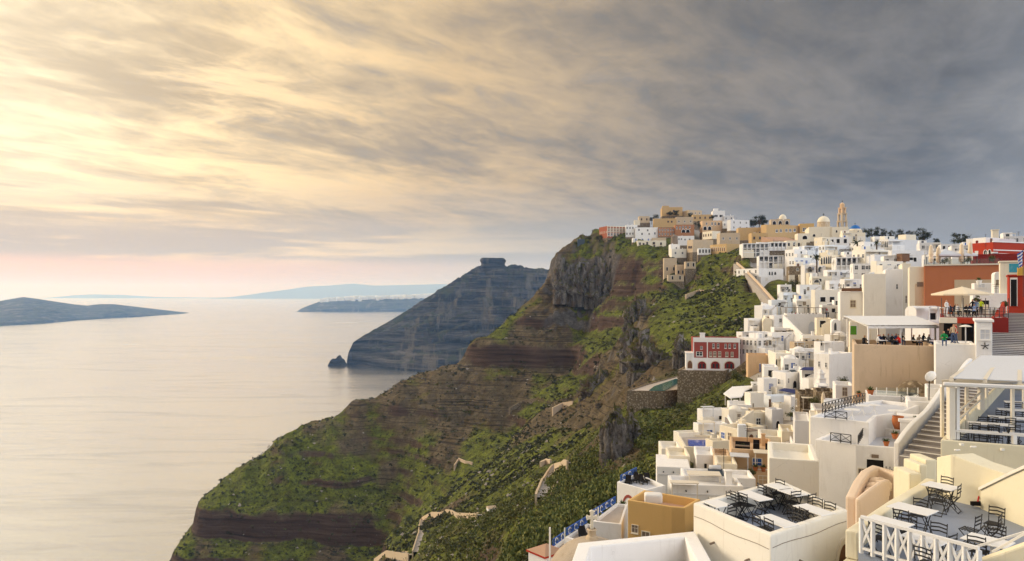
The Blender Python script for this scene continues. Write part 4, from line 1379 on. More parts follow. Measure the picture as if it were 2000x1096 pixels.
for i, (px, y0, y1) in enumerate(((1818.5, 478, 518), (1833, 481, 518), (1878, 475, 517), (1895, 472, 515))):
    d = 139.5
    o = empty('closed_parasol', P(px, y1, d), 0, ['furled beige parasol, leftmost of four over the orange building', 'furled beige parasol, second of four from the village side', 'furled beige parasol, third of four, near the round dark tree', 'furled beige parasol nearest the red building'][i], 'parasol', 'furled parasols on the orange roof')
    hh_ = (y1 - y0) * d / F
    MB().tube([(0, 0, -1.2), (0, 0, hh_ + 0.1)], 0.05, 6).build('pole', 'creampaint', o)
    MB().lathe([(0.12, 0.5), (0.42, 0.6), (0.46, 1.3), (0.36, 1.6), (0.44, 2.2), (0.30, hh_ - 0.3), (0.06, hh_)], 10).build('canopy', 'canvas', o)
# ------------------------------------------------------------------ middle village
h = H('e3', 1521, 1530, 1562, 571, 600, 262, 20, 'bluewhite', 'Fw1x3', 'bluish white house where the stepped alley ends')
H('e3b', 1556, 1562, 1604, 556, 585, 262, 14, 'white', 'Fo1x2 Fw1x2', 'white house under the rubble house')
H('e3c', 1584, 1592, 1642, 566, 600, 228, 16, 'ivory', 'Fo@1607,585,10,9/1625,585,9,10', 'ivory house above the crowded terrace')
H('e3d', 1612, 1620, 1650, 548, 580, 240, 16, 'white', 'Fw1x2', 'white house stacked over the ivory one')
# crowded terrace with pergola
h = H('terrace2', 1531, 1537, 1613, 613, 660, 205, 10, 'white', 'FH@1586,640,14,24', 'white terrace house with a crowd under its pergola', dp=9, rim=0.9, name='terrace_house')
mb = MB()
for i in range(5):
    x = h.W * i / 4
    mb.box(x - 0.06, x + 0.06, 0.7, 0.82, h.H - 0.9, h.H + 1.7)
    mb.box(x - 0.06, x + 0.06, 4.2, 4.32, h.H - 0.9, h.H + 1.7)
mb.box(-0.4, h.W + 0.4, 0.5, 4.6, h.H + 1.703, h.H + 1.8)
mb.build('pergola', 'greywood', h.root)
H('e5', 1473, 1489, 1514, 597, 628, 222, 28, 'white', 'Fw@1495,610,2,3', 'rounded white house at the village edge by the green slope', roof='p')
H('e5b', 1455, 1461, 1490, 622, 652, 210, 18, 'white', 'Fo@1473,640,12,9', 'white house with a glazed veranda at the slope edge')
h = H('e5c', 1486, 1490, 1508, 621, 650, 206, 14, 'cream', '', 'cream gabled house end in the village edge', roof='v', dp=8)
H('e6', 1438, 1450, 1507, 649, 668, 196, 14, 'white', 'Fw1x3', 'low white house with pale blue roof right of the red house', roofmat='bluewhite')
h = H('e7', 1442, 1479, 1509, 661, 698, 182, 30, 'white', 'Fw2x3 Lw2x5', 'two storey white house right beside the red arched house')
H('e7b', 1503, 1508, 1548, 650, 692, 186, 16, 'white', 'FB@1528,661,4,10 Fo@1543,662,9,8', 'white house with a small blue door')
H('e4s', 1502, 1512, 1540, 616, 665, 205, 24, 'white', '', 'plain white wall house beside the long outdoor stair')
h = H('e8', 1457, 1461, 1503, 693, 732, 170, 14, 'peach', 'FB@1484.5,719,2.5,16', 'stained peach retaining wall house with a slim blue door', dp=6)
h = H('e9', 1500, 1515, 1553, 690, 735, 160, 22, 'ivory', 'Fa@1517,708,4,13/1527,710,2.5,8 Fw@1539,706,5,6', 'ivory house with green awning', dp=9)
h.boxpart('awning', 4.0, 6.0, -1.2, -0.05, h.H - 2.1, h.H - 1.95, 'greenpaint')
h.boxpart('sign_box', 5.6, 6.2, -0.35, -0.004, h.H - 4.6, h.H - 3.9, 'redsign')
H('e9b', 1546, 1552, 1596, 682, 720, 158, 12, 'white', 'Fw1x4', 'white house with arched parapet niches above the dark sail')
H('e10', 1546, 1552, 1600, 668, 690, 172, 14, 'tan', 'Fs1x5', 'tan roof terrace house with wooden screens')
h = H('e11', 1589, 1620, 1668, 692, 742, 131, 30, 'white', 'Lw@1600,711,3,10/1613.5,713,3,9', 'large plain white cube house left of the beige retaining wall')
H('e11b', 1594, 1602, 1650, 668, 700, 150, 16, 'white', 'Fo@1604,671,3,8', 'white house behind the large plain cube')
H('e18', 1612, 1622, 1662, 654, 684, 164, 18, 'white', 'Fa@1637,668,5,12 Fw1x2', 'white house under the green doored one')
h = H('arch1', 1621, 1624, 1642, 624, 655, 172, 10, 'white', 'Fa@1631.5,638,5,15', 'white vaulted cave house with tall arched door', roof='v', dp=7)
H('arch2', 1591, 1595, 1625, 622, 658, 180, 12, 'cream', 'Fo@1607,633,11,13/1617,640,7,12', 'cream house with dark doors beside the vaulted cave house', dp=7)
h = H('e12', 1508, 1535, 1582, 728, 772, 146, 26, 'white', 'FD@1552,751,7,14 Fw@1540,744,2,9', 'white house with one dark arched niche', roof='p')
H('e12b', 1484, 1492, 1518, 740, 775, 142, 20, 'white', 'Fw1x1', 'white house with blue chimney pots at the slope edge')
H('e12c', 1572, 1580, 1616, 740, 775, 136, 14, 'white', '', 'white house behind the tiered white belfry')
H('e16', 1490, 1505, 1560, 774, 800, 132, 18, 'bluewhite', 'Fd@1503.5,790,4.5,20', 'pale blue white house with a brown door', rim=0.3)
H('e16b', 1462, 1466, 1492, 768, 815, 128, 14, 'ivory', 'Fs@1471,792,2,8', 'tall ivory house over the hexagonal pavilion')
H('e16c', 1538, 1545, 1560, 775, 812, 126, 16, 'white', 'Fd@1556,790,3,18', 'narrow white house with an orange door by the stone mound')
# tiered belfry
o = empty('belfry', P(1603, 760, 128), math.radians(10), 'small white tiered belfry with open bell arch', 'belfry')
for w_, z0, z1 in ((1.6, -3, 1.0), (1.25, 1.003, 2.0), (0.9, 2.003, 2.9)):
    MB().box(-w_ / 2, w_ / 2, -w_ / 2, w_ / 2, z0, z1).box(-w_ / 2 - 0.1, w_ / 2 + 0.1, -w_ / 2 - 0.1, w_ / 2 + 0.1, z1 - 0.15, z1 - 0.003).build('tier', 'white', o, bevel=0.03)
MB().lathe([(0.45, 2.9), (0.38, 3.25), (0.2, 3.5), (0.02, 3.6)], 12).build('cap', 'white', o, smooth=True)
# lower cluster near the slope edge
H('f2', 1368, 1372, 1420, 801, 828, 122, 12, 'white', 'Fo@1408,816,8,7', 'white house with flat grey roof at the slope edge', roofmat='roofgrey')
H('f2b', 1361, 1364, 1421, 829, 860, 113, 10, 'white', '', 'white terrace house below the grey roofed one', rim=0.7)
H('f2c', 1318, 1326, 1368, 846, 885, 110, 12, 'ivory', '', 'ivory wall house beside the blue plunge pool', rim=0.6)
H('f3', 1418, 1424, 1462, 800, 842, 118, 20, 'ivory', 'Fs@1443,812,6,6', 'ivory house with an outdoor stair', rim=0.5)
H('f3b', 1464, 1470, 1502, 806, 850, 112, 14, 'cream', '', 'cream walled patio house with planters')
H('f3c', 1466, 1472, 1524, 800, 842, 118, 10, 'tan', 'Fo@1500,812,24,8', 'tan house with a dark pergola front')
h = H('f4', 1405, 1440, 1492, 838, 880, 100, 26, 'cream', '', 'cream patio house with curved walls', rim=0.6)
H('f4b', 1386, 1392, 1424, 862, 912, 98, 14, 'cream', 'Fs@1400,882,5,12', 'cream house with pale blue window right of the plunge pool')
H('f4c', 1500, 1508, 1530, 800, 850, 110, 12, 'greywhite', 'FD@1519,829,7,14', 'grey white alley house with one dark oval door')
h = H('cyl', 1440, 1442, 1458, 830, 866, 98, 8, 'bluewhite', '', 'pale blue cylindrical chimney house', roof='n', dp=1.0)
h.body.hide_render = False
H('f5', 1391, 1395, 1428, 897, 925, 82, 10, 'oldwall', '', 'lower stained wall house under the tan terrace', dp=6)
h = H('f5b', 1425, 1428, 1514, 876, 934, 80, 12, 'peach', '', 'tan walled terrace house with dark sofas on its roof', dp=7, rim=0.6)
h = H('f6', 1281, 1283, 1348, 911, 960, 84, 14, 'white', 'Fb@1314,941,8,13', 'white flat roofed house with a red framed blue window', dp=6.5, roof='n')
H('f7', 1329, 1335, 1476, 930, 962, 73, 12, 'white', '', 'long low white parapet house in front of the stained walls', dp=3.5, rim=0.4)
H('f7b', 1304, 1312, 1452, 946, 985, 69, 12, 'white', '', 'long white parapet house above the mustard one', dp=3.5, rim=0.4)
H('f8', 1499, 1502, 1600, 894, 1000, 43, 14, 'ivory', '', 'tall ivory wall house behind the first dining terrace', dp=5)

# dark spouts on the long white parapets
for key in ('f7', 'f7b', 'f6'):
    h_ = HS[key]
    for q in range(3):
        x = h_.W * (0.2 + 0.3 * q)
        MB().tube([(x, 0.05, h_.H - 0.55), (x, -0.2, h_.H - 0.6)], 0.06, 7).build('drain_spout', 'dark', h_.root)
    h_.boxpart('ledge', 0.2, h_.W - 0.2, -0.1, -0.003, h_.H - 0.95, h_.H - 0.85, 'greywhite')
# ------------------------------------------------------------------ near terraces and walls
def flat(z, pts):
    """photograph pixels carried to the level plane at height z"""
    out = []
    for px, py in pts:
        d = -z * F / (py - CY)
        out.append(((px - CX) * d / F, d))
    return out


def ccw(poly):
    a = sum(poly[i][0] * poly[(i + 1) % len(poly)][1] - poly[(i + 1) % len(poly)][0] * poly[i][1] for i in range(len(poly)))
    return list(poly) if a > 0 else list(poly)[::-1]


def offset(poly, dist, closed=True):
    """points moved to the left of the running direction, mitred"""
    n_ = len(poly)
    out = []
    for i in range(n_):
        p = Vector(poly[i])
        a = Vector(poly[i - 1]) if (closed or i > 0) else None
        b_ = Vector(poly[(i + 1) % n_]) if (closed or i < n_ - 1) else None
        n1 = n2 = None
        if a is not None:
            e = (p - a).normalized()
            n1 = Vector((-e.y, e.x))
        if b_ is not None:
            e = (b_ - p).normalized()
            n2 = Vector((-e.y, e.x))
        if n1 is None:
            mvec = n2
        elif n2 is None:
            mvec = n1
        else:
            mvec = n1 + n2
            mvec = mvec / max(mvec.dot(n1), 0.25) if mvec.length > 1e-4 else n1
        out.append(tuple(p + mvec * dist))
    return out


def shell(mb, poly, z0, z1, wl, drop, floor=True):
    """walled block: outer prism, rim of thickness wl, floor lowered by drop"""
    po = ccw(poly)
    pi = offset(po, wl)
    k = len(po)
    vs = [(x, y, z0) for x, y in po] + [(x, y, z1) for x, y in po] + [(x, y, z1) for x, y in pi] + [(x, y, z1 - drop) for x, y in pi]
    fs = []
    for i in range(k):
        j = (i + 1) % k
        fs += [(i, j, k + j, k + i), (k + i, k + j, 2 * k + j, 2 * k + i), (2 * k + i, 2 * k + j, 3 * k + j, 3 * k + i)]
    fs.append(tuple(range(k))[::-1])
    mb.add(vs, fs)
    return pi


def wall_strip(mb, pts, z0, z1, wl):
    """free wall along an open line of (x, y); z0 and z1 may be lists"""
    pb = offset(pts, wl, closed=False)
    k = len(pts)
    z0 = z0 if isinstance(z0, (list, tuple)) else [z0] * k
    z1 = z1 if isinstance(z1, (list, tuple)) else [z1] * k
    vs = []
    for i in range(k):
        vs += [(*pts[i], z0[i]), (*pb[i], z0[i]), (*pb[i], z1[i]), (*pts[i], z1[i])]
    fs = []
    for i in range(k - 1):
        a, b_ = 4 * i, 4 * (i + 1)
        fs += [(a, b_, b_ + 3, a + 3), (a + 3, b_ + 3, b_ + 2, a + 2), (a + 2, b_ + 2, b_ + 1, a + 1), (a + 1, b_ + 1, b_, a)]
    fs += [(0, 3, 2, 1), (4 * k - 4, 4 * k - 3, 4 * k - 2, 4 * k - 1)]
    mb.add(vs, fs)


def block(name, z, pix, mat, label, cat='house', foot=None, wl=0.3, drop=0.6, floormat=None, bevel=0.05, seg=2):
    """building whose top outline is known in the picture; hollow top with parapet"""
    poly = ccw(flat(z, pix))
    zb = min(ground(*p) for p in poly) - 1.0 if foot is None else foot
    root = empty(name, (poly[0][0], poly[0][1], zb), 0, label, cat)
    o_ = Vector((poly[0][0], poly[0][1], zb))
    mb = MB()
    lp = [(p[0] - o_.x, p[1] - o_.y) for p in poly]
    pi = shell(mb, lp, 0, z - zb, wl, drop)
    mb.build('wall', mat, root, bevel=bevel, seg=seg)
    k = len(pi)
    zf = z - zb - drop
    MB().add([(x, y, zf - 0.2) for x, y in pi] + [(x, y, zf) for x, y in pi], [tuple(range(k, 2 * k))] + [(i, (i + 1) % k, (i + 1) % k + k, i + k) for i in range(k)]).build('roof_floor', floormat or mat, root)
    root['floor_z'] = z - drop
    return root


def face_opening(root, p, q, frac, z, w_, h_, kind):
    """opening set in the wall that runs from p to q (world x, y); outward is to the right of p->q"""
    p, q = Vector(p), Vector(q)
    c = p + (q - p) * frac
    e = (q - p).normalized()
    ang = math.atan2(e.y, e.x)
    k, fm, im = OPEN[kind]
    loc = Vector((c.x, c.y, z)) - root.location
    fr = inst({'window': 'window', 'door': 'door', 'arch': 'arched_opening'}[k], frame_mesh(k, fm), root, loc, ang, (w_, 1.0, h_))
    inst('pane_or_shade' if k != 'door' else 'door_leaf_or_shade', unit_pane(k, im), fr)
    return fr


# --- first dining terrace (cream block with blue floor)
T1Z = -6.76
T1PIX = [(1354, 982), (1505.5, 1046), (1655, 995.5), (1524, 937)]
ter1 = block('terrace_building', T1Z, T1PIX, 'ivory', 'ivory walled dining terrace with a blue floor and white tables', 'terrace', wl=0.22, drop=0.72, floormat='floorblue', foot=-18)
# --- ledge roof terrace in front of it, bottom of the picture
R1Z = -7.62
r1 = block('roof_terrace', R1Z, [(1129, 1060), (1357, 1037), (1420, 1150), (1090, 1170)], 'white', 'white parapet roof terrace with worn tile floor at the bottom edge', 'terrace', wl=0.42, drop=0.75, floormat='tilefloor', foot=-16)
tl = ccw(flat(R1Z - 0.74, [(1175, 1077), (1350, 1072), (1392, 1120), (1180, 1125)]))
x0, x1 = min(p[0] for p in tl), max(p[0] for p in tl)
y0, y1 = min(p[1] for p in tl), max(p[1] for p in tl)
tile_me = MB().box(-0.235, 0.235, -0.235, 0.235, 0, 0.03).mesh('tile', bevel=0.008)
tile_me.materials.append(plaster('tile_stone', (0.58, 0.50, 0.43), 0.25, 0.5, scale=2.0))
inr = [Vector(q) for q in offset(ccw(flat(R1Z, [(1129, 1060), (1357, 1037), (1420, 1150), (1090, 1170)])), 0.75)]


def inside(p, poly):
    c = False
    for i in range(len(poly)):
        a, b_ = poly[i], poly[i - 1]
        if (a[1] > p[1]) != (b_[1] > p[1]) and p[0] < (b_[0] - a[0]) * (p[1] - a[1]) / (b_[1] - a[1]) + a[0]:
            c = not c
    return c


inw = [tuple(q) for q in inr]
for i in range(40):
    for j in range(40):
        q = (0.5 * i - 2.0 + 0.15, 15.0 + 0.5 * j)
        rot = 0.22
        q2 = (q[0] * math.cos(rot) + (q[1] - 18) * math.sin(rot) + 1.0, 18 + (q[1] - 18) * math.cos(rot) - q[0] * math.sin(rot))
        if inside(q2, inw) and q2[1] > 16:
            inst('tile', tile_me, r1, (q2[0] - r1.location.x, q2[1] - r1.location.y, R1Z - 0.75 - r1.location.z + random.uniform(-0.016, 0.0)), -rot + random.uniform(-0.012, 0.012), (0.985, 0.985, 1))

# --- second dining terrace (blue grey floor, railing with crosses)
T2Z = -7.03
fl = flat(T2Z, [(1676, 1076), (1800, 1112), (1920, 1150), (2060, 1150), (2060, 1035), (1975, 1016), (1914, 990), (1855, 977), (1829, 962), (1811, 968), (1758, 1003)])
t2 = empty('dining_terrace', (fl[0][0], fl[0][1], -18), 0, 'large dining terrace with grey blue floor and white crossed railing', 'terrace')


def rel(o, pts, z=None):
    return [(p[0] - o.location.x, p[1] - o.location.y) for p in pts]


fr_ = ccw(rel(t2, fl))
MB().prism(fr_, 0, T2Z + 18).build('floor', 'floorblue', t2)
# cream block the terrace stands on, a little lower and wider: ledge
led = offset(fr_, -0.35)
MB().prism(led, -0.2, T2Z + 18 - 0.28).build('ledge', 'butter', t2, bevel=0.05)
# left parapet
pp = rel(t2, flat(T2Z, [(1676, 1076), (1758, 1003), (1811, 968), (1829, 960), (1848, 974)]))
mb = MB()
wall_strip(mb, pp[:4], T2Z + 18 - 0.27, [T2Z + 18 + 0.50, T2Z + 18 + 0.34, T2Z + 18 + 0.30, T2Z + 18 + 0.42], 0.34)
mb.build('parapet', 'butter', t2, bevel=0.05, seg=2)
# railing with crosses along the front
ra, rb = flat(T2Z, [(1682, 1080), (1912, 1152)])
mb_rails = MB()
ra, rb = Vector((*ra, T2Z)), Vector((*rb, T2Z))
ra = ra - t2.location
rb = rb - t2.location
nb_ = 9
Lr = (rb - ra).length
up = Vector((0, 0, 1))
MB().bar(ra + up * 0.98, rb + up * 0.98, 0.10, 0.07).build('top_rail', 'whitepaint', t2)
MB().bar(ra + up * 0.14, rb + up * 0.14, 0.08, 0.06).build('bottom_rail', 'whitepaint', t2)
for i in range(nb_ + 1):
    q = ra + (rb - ra) * i / nb_
    MB().bar(q + up * 0.0, q + up * 0.94, 0.09).build('baluster', 'whitepaint', t2)
    if i < nb_:
        q2 = ra + (rb - ra) * (i + 1) / nb_
        if i != 1:
            MB().bar(q + up * 0.17, q2 + up * 0.94, 0.055).build('cross_bar', 'whitepaint', t2)
            MB().bar(q + up * 0.94, q2 + up * 0.17, 0.05).build('cross_bar', 'whitepaint', t2)
# front fascia under the railing
fa = rel(t2, flat(T2Z, [(1676, 1078), (1912, 1154)]))
mb = MB()
wall_strip(mb, fa[::-1], T2Z + 18 - 0.9, T2Z + 18 - 0.29, 0.12)
mb.build('fascia', 'sheet', t2, bevel=0.03)

# --- high cream wall behind it with the sloping ledge
w2 = empty('retaining_wall', (*flat(T2Z, [(1855, 977)])[0], -18), 0, 'tall butter yellow retaining wall with a slanting ledge', 'wall')
pw = rel(w2, flat(T2Z, [(1829, 963), (1857, 978), (1914, 991), (1990, 1010)]))
tops = []
for (px, py), (qx, qy) in zip([(1826, 893), (1857, 888), (1914, 909), (1990, 934)], pw):
    Yw = qy + w2.location.y
    tops.append(-(py - CY) * Yw / F + 18)
mb = MB()
wall_strip(mb, pw, 0, tops, 0.9)
mb.build('lower_wall', 'butter', w2, bevel=0.04, seg=2)
# buttress steps on the left
for px0, px1, ptop, pfoot, dd in ((1776, 1800, 925, 975, 25.8), (1796, 1812, 908, 960, 26.4), (1808, 1830, 898, 960, 26.8)):
    a_, b_ = P(px0, ptop, dd), P(px1, ptop, dd)
    MB().box(a_.x - w2.location.x, b_.x - w2.location.x, a_.y - w2.location.y, a_.y - w2.location.y + 1.1, 0, a_.z + 18).build('stepped_block', 'butter', w2, bevel=0.06, seg=2)
# right hand side wall of the terrace
sw_ = empty('side_wall', (*flat(T2Z, [(1914, 991)])[0], -18), 0, 'cream wall with sloping coping at the right edge', 'wall')
ps = rel(sw_, flat(T2Z, [(1914, 993), (1975, 1019), (2080, 1062)]))
tops = []
for (px, py), (qx, qy) in zip([(1916, 958), (1975, 928), (2080, 880)], ps):
    tops.append(-(py - CY) * (qy + sw_.location.y) / F + 18)
mb = MB()
wall_strip(mb, ps, 0, tops, 0.5)
mb.build('wall', 'butter', sw_, bevel=0.05, seg=2)
mb = MB()
wall_strip(mb, offset(ps, -0.06, closed=False), [q + 0.003 for q in tops], [q + 0.1 for q in tops], 0.62)
mb.build('coping', 'ivory', sw_)
# low cream stair wall in the bottom right corner with a white handrail
cw = empty('stair_wall', P(1920, 1096, 17.5), 0, 'cream stair wall with white handrails in the bottom corner', 'wall')
a_, b_ = P(1888, 1104, 17.6), P(2040, 1050, 16.6)
mb = MB()
wall_strip(mb, rel(cw, [(a_.x, a_.y), (b_.x, b_.y)]), -6, [a_.z - cw.location.z, b_.z - cw.location.z], 0.35)
mb.build('wall', 'butter', cw, bevel=0.05, seg=2)
for p0, p1 in (((1866, 1080, 18.2), (2030, 1031, 17.2)), ((1938, 1078, 17.6), (2030, 1026, 17.0))):
    MB().bar(P(*p0) - cw.location, P(*p1) - cw.location, 0.06, 0.05).build('handrail', 'whitepaint', cw)
MB().bar(P(1938, 1063, 18.0) - cw.location, P(1938, 1085, 18.0) - cw.location, 0.06).build('rail_post', 'whitepaint', cw)

# --- pergola terrace, right
T3Z = -5.75
tp = flat(T3Z, [(1837, 859), (2040, 874), (2120, 760), (1960, 738)])
t3 = empty('pergola_terrace', (*tp[0], -16), 0, 'restaurant terrace under a white pergola at the right edge', 'terrace')
T3F = T3Z - 0.62
mb = MB()
pi3 = shell(mb, rel(t3, tp), 0, T3Z + 16, 0.16, 0.62)
mb.build('wall', 'butter', t3, bevel=0.04, seg=2)
MB().prism(pi3, 0.5, T3F + 16).build('floor', 'floorblue', t3)
# the sloping ledge under it, in front of the wall
postpix = [(1855, 859.5), (1972, 868.5)]
fpt = [Vector((*q, T3Z)) for q in flat(T3Z, [(1857, 858), (1990, 868), (2075, 874)])]
bpt = [Vector((*q, T3Z)) for q in flat(T3Z, [(1916, 800), (2035, 802)])]
top_h = 2.05
for q in [fpt[0], fpt[2]] + bpt:
    MB().box(-0.11, 0.11, -0.11, 0.11, 0, top_h).build('post', 'creampaint', t3).location = q - t3.location
for q in (fpt[0],):
    MB().box(0.2, 0.32, -0.06, 0.06, 0, top_h).build('post', 'whitepaint', t3).location = q - t3.location
MB().bar(fpt[0] + up * (top_h + 0.12) - t3.location + Vector((-0.3, 0, 0)), fpt[2] + up * (top_h + 0.12) - t3.location, 0.15, 0.15).build('front_beam', 'whitepaint', t3, bevel=0.03)
MB().bar(bpt[0] + up * (top_h + 0.35) - t3.location, bpt[1] + up * (top_h + 0.35) - t3.location, 0.16).build('back_beam', 'creampaint', t3)
for i in range(4):
    q0 = fpt[0] + (fpt[2] - fpt[0]) * (i + 0.02) / 3.2
    q1 = bpt[0] + (bpt[1] - bpt[0]) * (i + 0.02) / 3.2
    MB().bar(q0 + up * (top_h + 0.3) - t3.location, q1 + up * (top_h + 0.5) - t3.location, 0.14, 0.16).build('rafter', 'creampaint', t3)
q0, q1, q2, q3 = fpt[0] + up * (top_h + 0.36), fpt[2] + up * (top_h + 0.36), bpt[1] + up * (top_h + 0.62), bpt[0] + up * (top_h + 0.62)
MB().slab([p - t3.location for p in (q0, q1, q2, q3)], 0.03).build('roof_sheet', 'sheet', t3)
# railings of the pergola terrace
MB().bar(fpt[0] + up * 0.34 - t3.location, fpt[2] + up * 0.34 - t3.location, 0.09, 0.07).build('front_rail', 'whitepaint', t3)
for fr_c in (0.58, 0.02):
    q = fpt[0] + (fpt[2] - fpt[0]) * fr_c
    MB().bar(q - t3.location, q + up * 0.34 - t3.location, 0.14).build('rail_post', 'whitepaint', t3)
for hh_ in (0.85, 0.5):
    MB().bar(fpt[0] + up * hh_ - t3.location, bpt[0] + up * hh_ - t3.location, 0.07).build('side_rail', 'creampaint', t3)
# roofs beyond, behind the pergola: slanting pale sheets with cream beams
for i, (pts, lab) in enumerate((([(1840, 752, 33), (2040, 742, 31), (2060, 722, 38), (1905, 737, 39)], 'flat pale awning roof behind the white pergola'), ([(1888, 730, 40), (2050, 728, 38), (2060, 708, 46), (1938, 716, 47)], 'upper pale awning roof by the long stair'))):
    o = empty('awning_roof', P(*pts[0]), 0, lab, 'awning')
    MB().slab([P(*p) - o.location for p in pts], 0.12).build('sheet', 'sheet', o)
    MB().bar(P(*pts[0]) - o.location + up * 0.1, P(*pts[1]) - o.location + up * 0.1, 0.16, 0.26).build('edge_beam', 'creampaint', o)
    for f_ in (0.25, 0.7):
        q = P(*pts[0]) + (P(*pts[1]) - P(*pts[0])) * f_
        MB().bar(q - o.location - up * 0.1, q - o.location - up * 2.4, 0.12).build('post', 'creampaint', o)
    MB().bar(P(*pts[0]) - o.location - up * 0.1, P(*pts[0]) - o.location - up * 2.4, 0.12).build('post', 'creampaint', o)

# --- the long stair
st = [Vector(P(*q)) for q in ((1812, 905, 40), (1850, 852, 43), (1905, 776, 49), (1950, 716, 57), (1975, 668, 66), (2003, 612, 78))]
stair = empty('stairway', st[0], 0, 'long grey stone stairway with white edged steps climbing at the right', 'stairway')
seglen = [(st[i + 1].xy - st[i].xy).length for i in range(len(st) - 1)]
tot = sum(seglen)
N = 58


def along(s):
    for i, L in enumerate(seglen):
        if s <= L or i == len(seglen) - 1:
            return st[i] + (st[i + 1] - st[i]) * (s / L), (st[i + 1].xy - st[i].xy).normalized()
        s -= L


for i in range(N):
    c, e = along(tot * i / N)
    c2, _ = along(tot * (i + 1) / N)
    dpt = (c2.xy - c.xy).length
    rise = max(c2.z - c.z, 0.05)
    wd = 2.9 if i < 26 else 3.6
    ang = math.atan2(e.y, e.x)
    R = Matrix.Rotation(ang, 3, 'Z')
    mid_ = Vector((c.x + e.x * dpt / 2, c.y + e.y * dpt / 2, c.z)) - stair.location
    MB().obox(mid_ + up * (rise / 2 - 0.4), (dpt, wd, rise + 0.8), R).build('step', 'stepgrey', stair)
    e3 = Vector((e.x, e.y, 0))
    MB().obox(mid_ - e3 * (dpt / 2 - 0.05) + up * (rise + 0.003), (0.11, wd * 0.985, 0.03), R).build('step_edge', 'whitepaint', stair)
# walls beside the stair
def stair_wall(name, sgn, s0, s1, hgt, mat, label, n_=14, wl=0.28, off=1.75, foot=-3):
    pts, z1, z0 = [], [], []
    for i in range(n_ + 1):
        c, e = along(tot * (s0 + (s1 - s0) * i / n_))
        nrm = Vector((-e.y, e.x)) * sgn * off
        pts.append((c.x + nrm.x, c.y + nrm.y))
        z1.append(c.z + hgt + (0.12 * math.sin(i * 1.1)))
        z0.append(c.z + foot)
    o = empty(name, (*pts[0], min(z0)), 0, label, 'wall')
    mb = MB()
    wall_strip(mb, rel(o, pts), [q - o.location.z for q in z0], [q - o.location.z for q in z1], wl * sgn)
    mb.build('wall', mat, o, bevel=0.06, seg=2)
    return o


stair_wall('stair_parapet', 1, 0.02, 0.46, 0.5, 'white', 'thick white parapet along the lower flight of the long stairway')
stair_wall('stair_parapet', 1, 0.56, 0.80, 0.8, 'white', 'white parapet along the upper flight beside the dark cafe', off=1.95)
stair_wall('stair_parapet', 1, 0.80, 1.04, 0.95, 'red', 'red sloping wall along the top of the long stairway', off=1.95)

# --- white terrace house with the door
zA = -9.75
w1pix = [(1592, 858), (1672, 869), (1794, 878), (1812, 846), (1700, 832), (1640, 838)]
w1 = block('terrace_house', zA, w1pix, 'white', 'white terrace house with a dark doorway and iron gate', 'house', wl=0.28, drop=0.55, floormat='floorpale', foot=-17)
pa, pb = flat(zA, [w1pix[1], w1pix[2]])
face_opening(w1, pa, pb, 0.31, zA - 2.95, 0.95, 2.1, 'o')
face_opening(w1, pa, pb, 0.66, zA - 2.25, 0.75, 0.85, 'w')
face_opening(w1, pa, pb, 0.09, zA - 2.3, 0.35, 0.8, 's')
e = (Vector(pb) - Vector(pa)).normalized()
nrm = Vector((e.y, -e.x))
for i in range(8):
    q = Vector(pa) + e * (Vector(pb) - Vector(pa)).length * (0.48 + 0.03 * i) + nrm * 0.35
    MB().tube([(q.x - w1.location.x, q.y - w1.location.y, zA - w1.location.z - 3.2), (q.x - w1.location.x, q.y - w1.location.y, zA - w1.location.z - 1.15 - 0.12 * (i % 2))], 0.025, 5).build('gate_bar', 'iron', w1)
q0_ = Vector(pa) + e * (Vector(pb) - Vector(pa)).length * 0.47 + nrm * 0.35
q1_ = Vector(pa) + e * (Vector(pb) - Vector(pa)).length * 0.70 + nrm * 0.35
for zz_ in (-2.9, -1.7):
    MB().bar((q0_.x - w1.location.x, q0_.y - w1.location.y, zA - w1.location.z + zz_), (q1_.x - w1.location.x, q1_.y - w1.location.y, zA - w1.location.z + zz_), 0.04).build('gate_rail', 'iron', w1)
# lamp box over the door, red goods inside
q = Vector(pa) + e * (Vector(pb) - Vector(pa)).length * 0.31 + nrm * 0.08
MB().obox((q.x - w1.location.x, q.y - w1.location.y, zA - w1.location.z - 0.62), (0.4, 0.12, 0.2), Matrix.Rotation(math.atan2(e.y, e.x), 3, 'Z')).build('door_lamp', 'grey' if 'grey' in MATS else 'greywood', w1)
# upper terrace with round white tables
zB = -8.75
u1pix = [(1582, 814), (1640, 819), (1697, 825), (1712, 812), (1760, 805), (1800, 790), (1720, 781), (1640, 790)]
u1 = block('upper_terrace', zB, u1pix, 'white', 'broad white roof terrace with round white tables', 'terrace', wl=0.25, drop=0.25, floormat='floorpale', foot=-17)
# cream wing between the two: the tall wall below the upper terrace
# wall with teal shutters behind the lower terrace
sh = H('shutters', 1755, 1758, 1808, 824, 870, 49.5, -6, 'white', 'Ft@1775.5,840,9,14/1790.5,841,10,14', 'low white wall house with two teal shutters', dp=2.5, roof='f')
H('backwhite', 1768, 1772, 1838, 783, 830, 56, 8, 'white', '', 'blank white wall behind the terracotta jar', dp=3)
H('backwhite2', 1806, 1810, 1846, 757, 800, 58, 4, 'white', '', 'white wall house beside the satellite dish', dp=3)
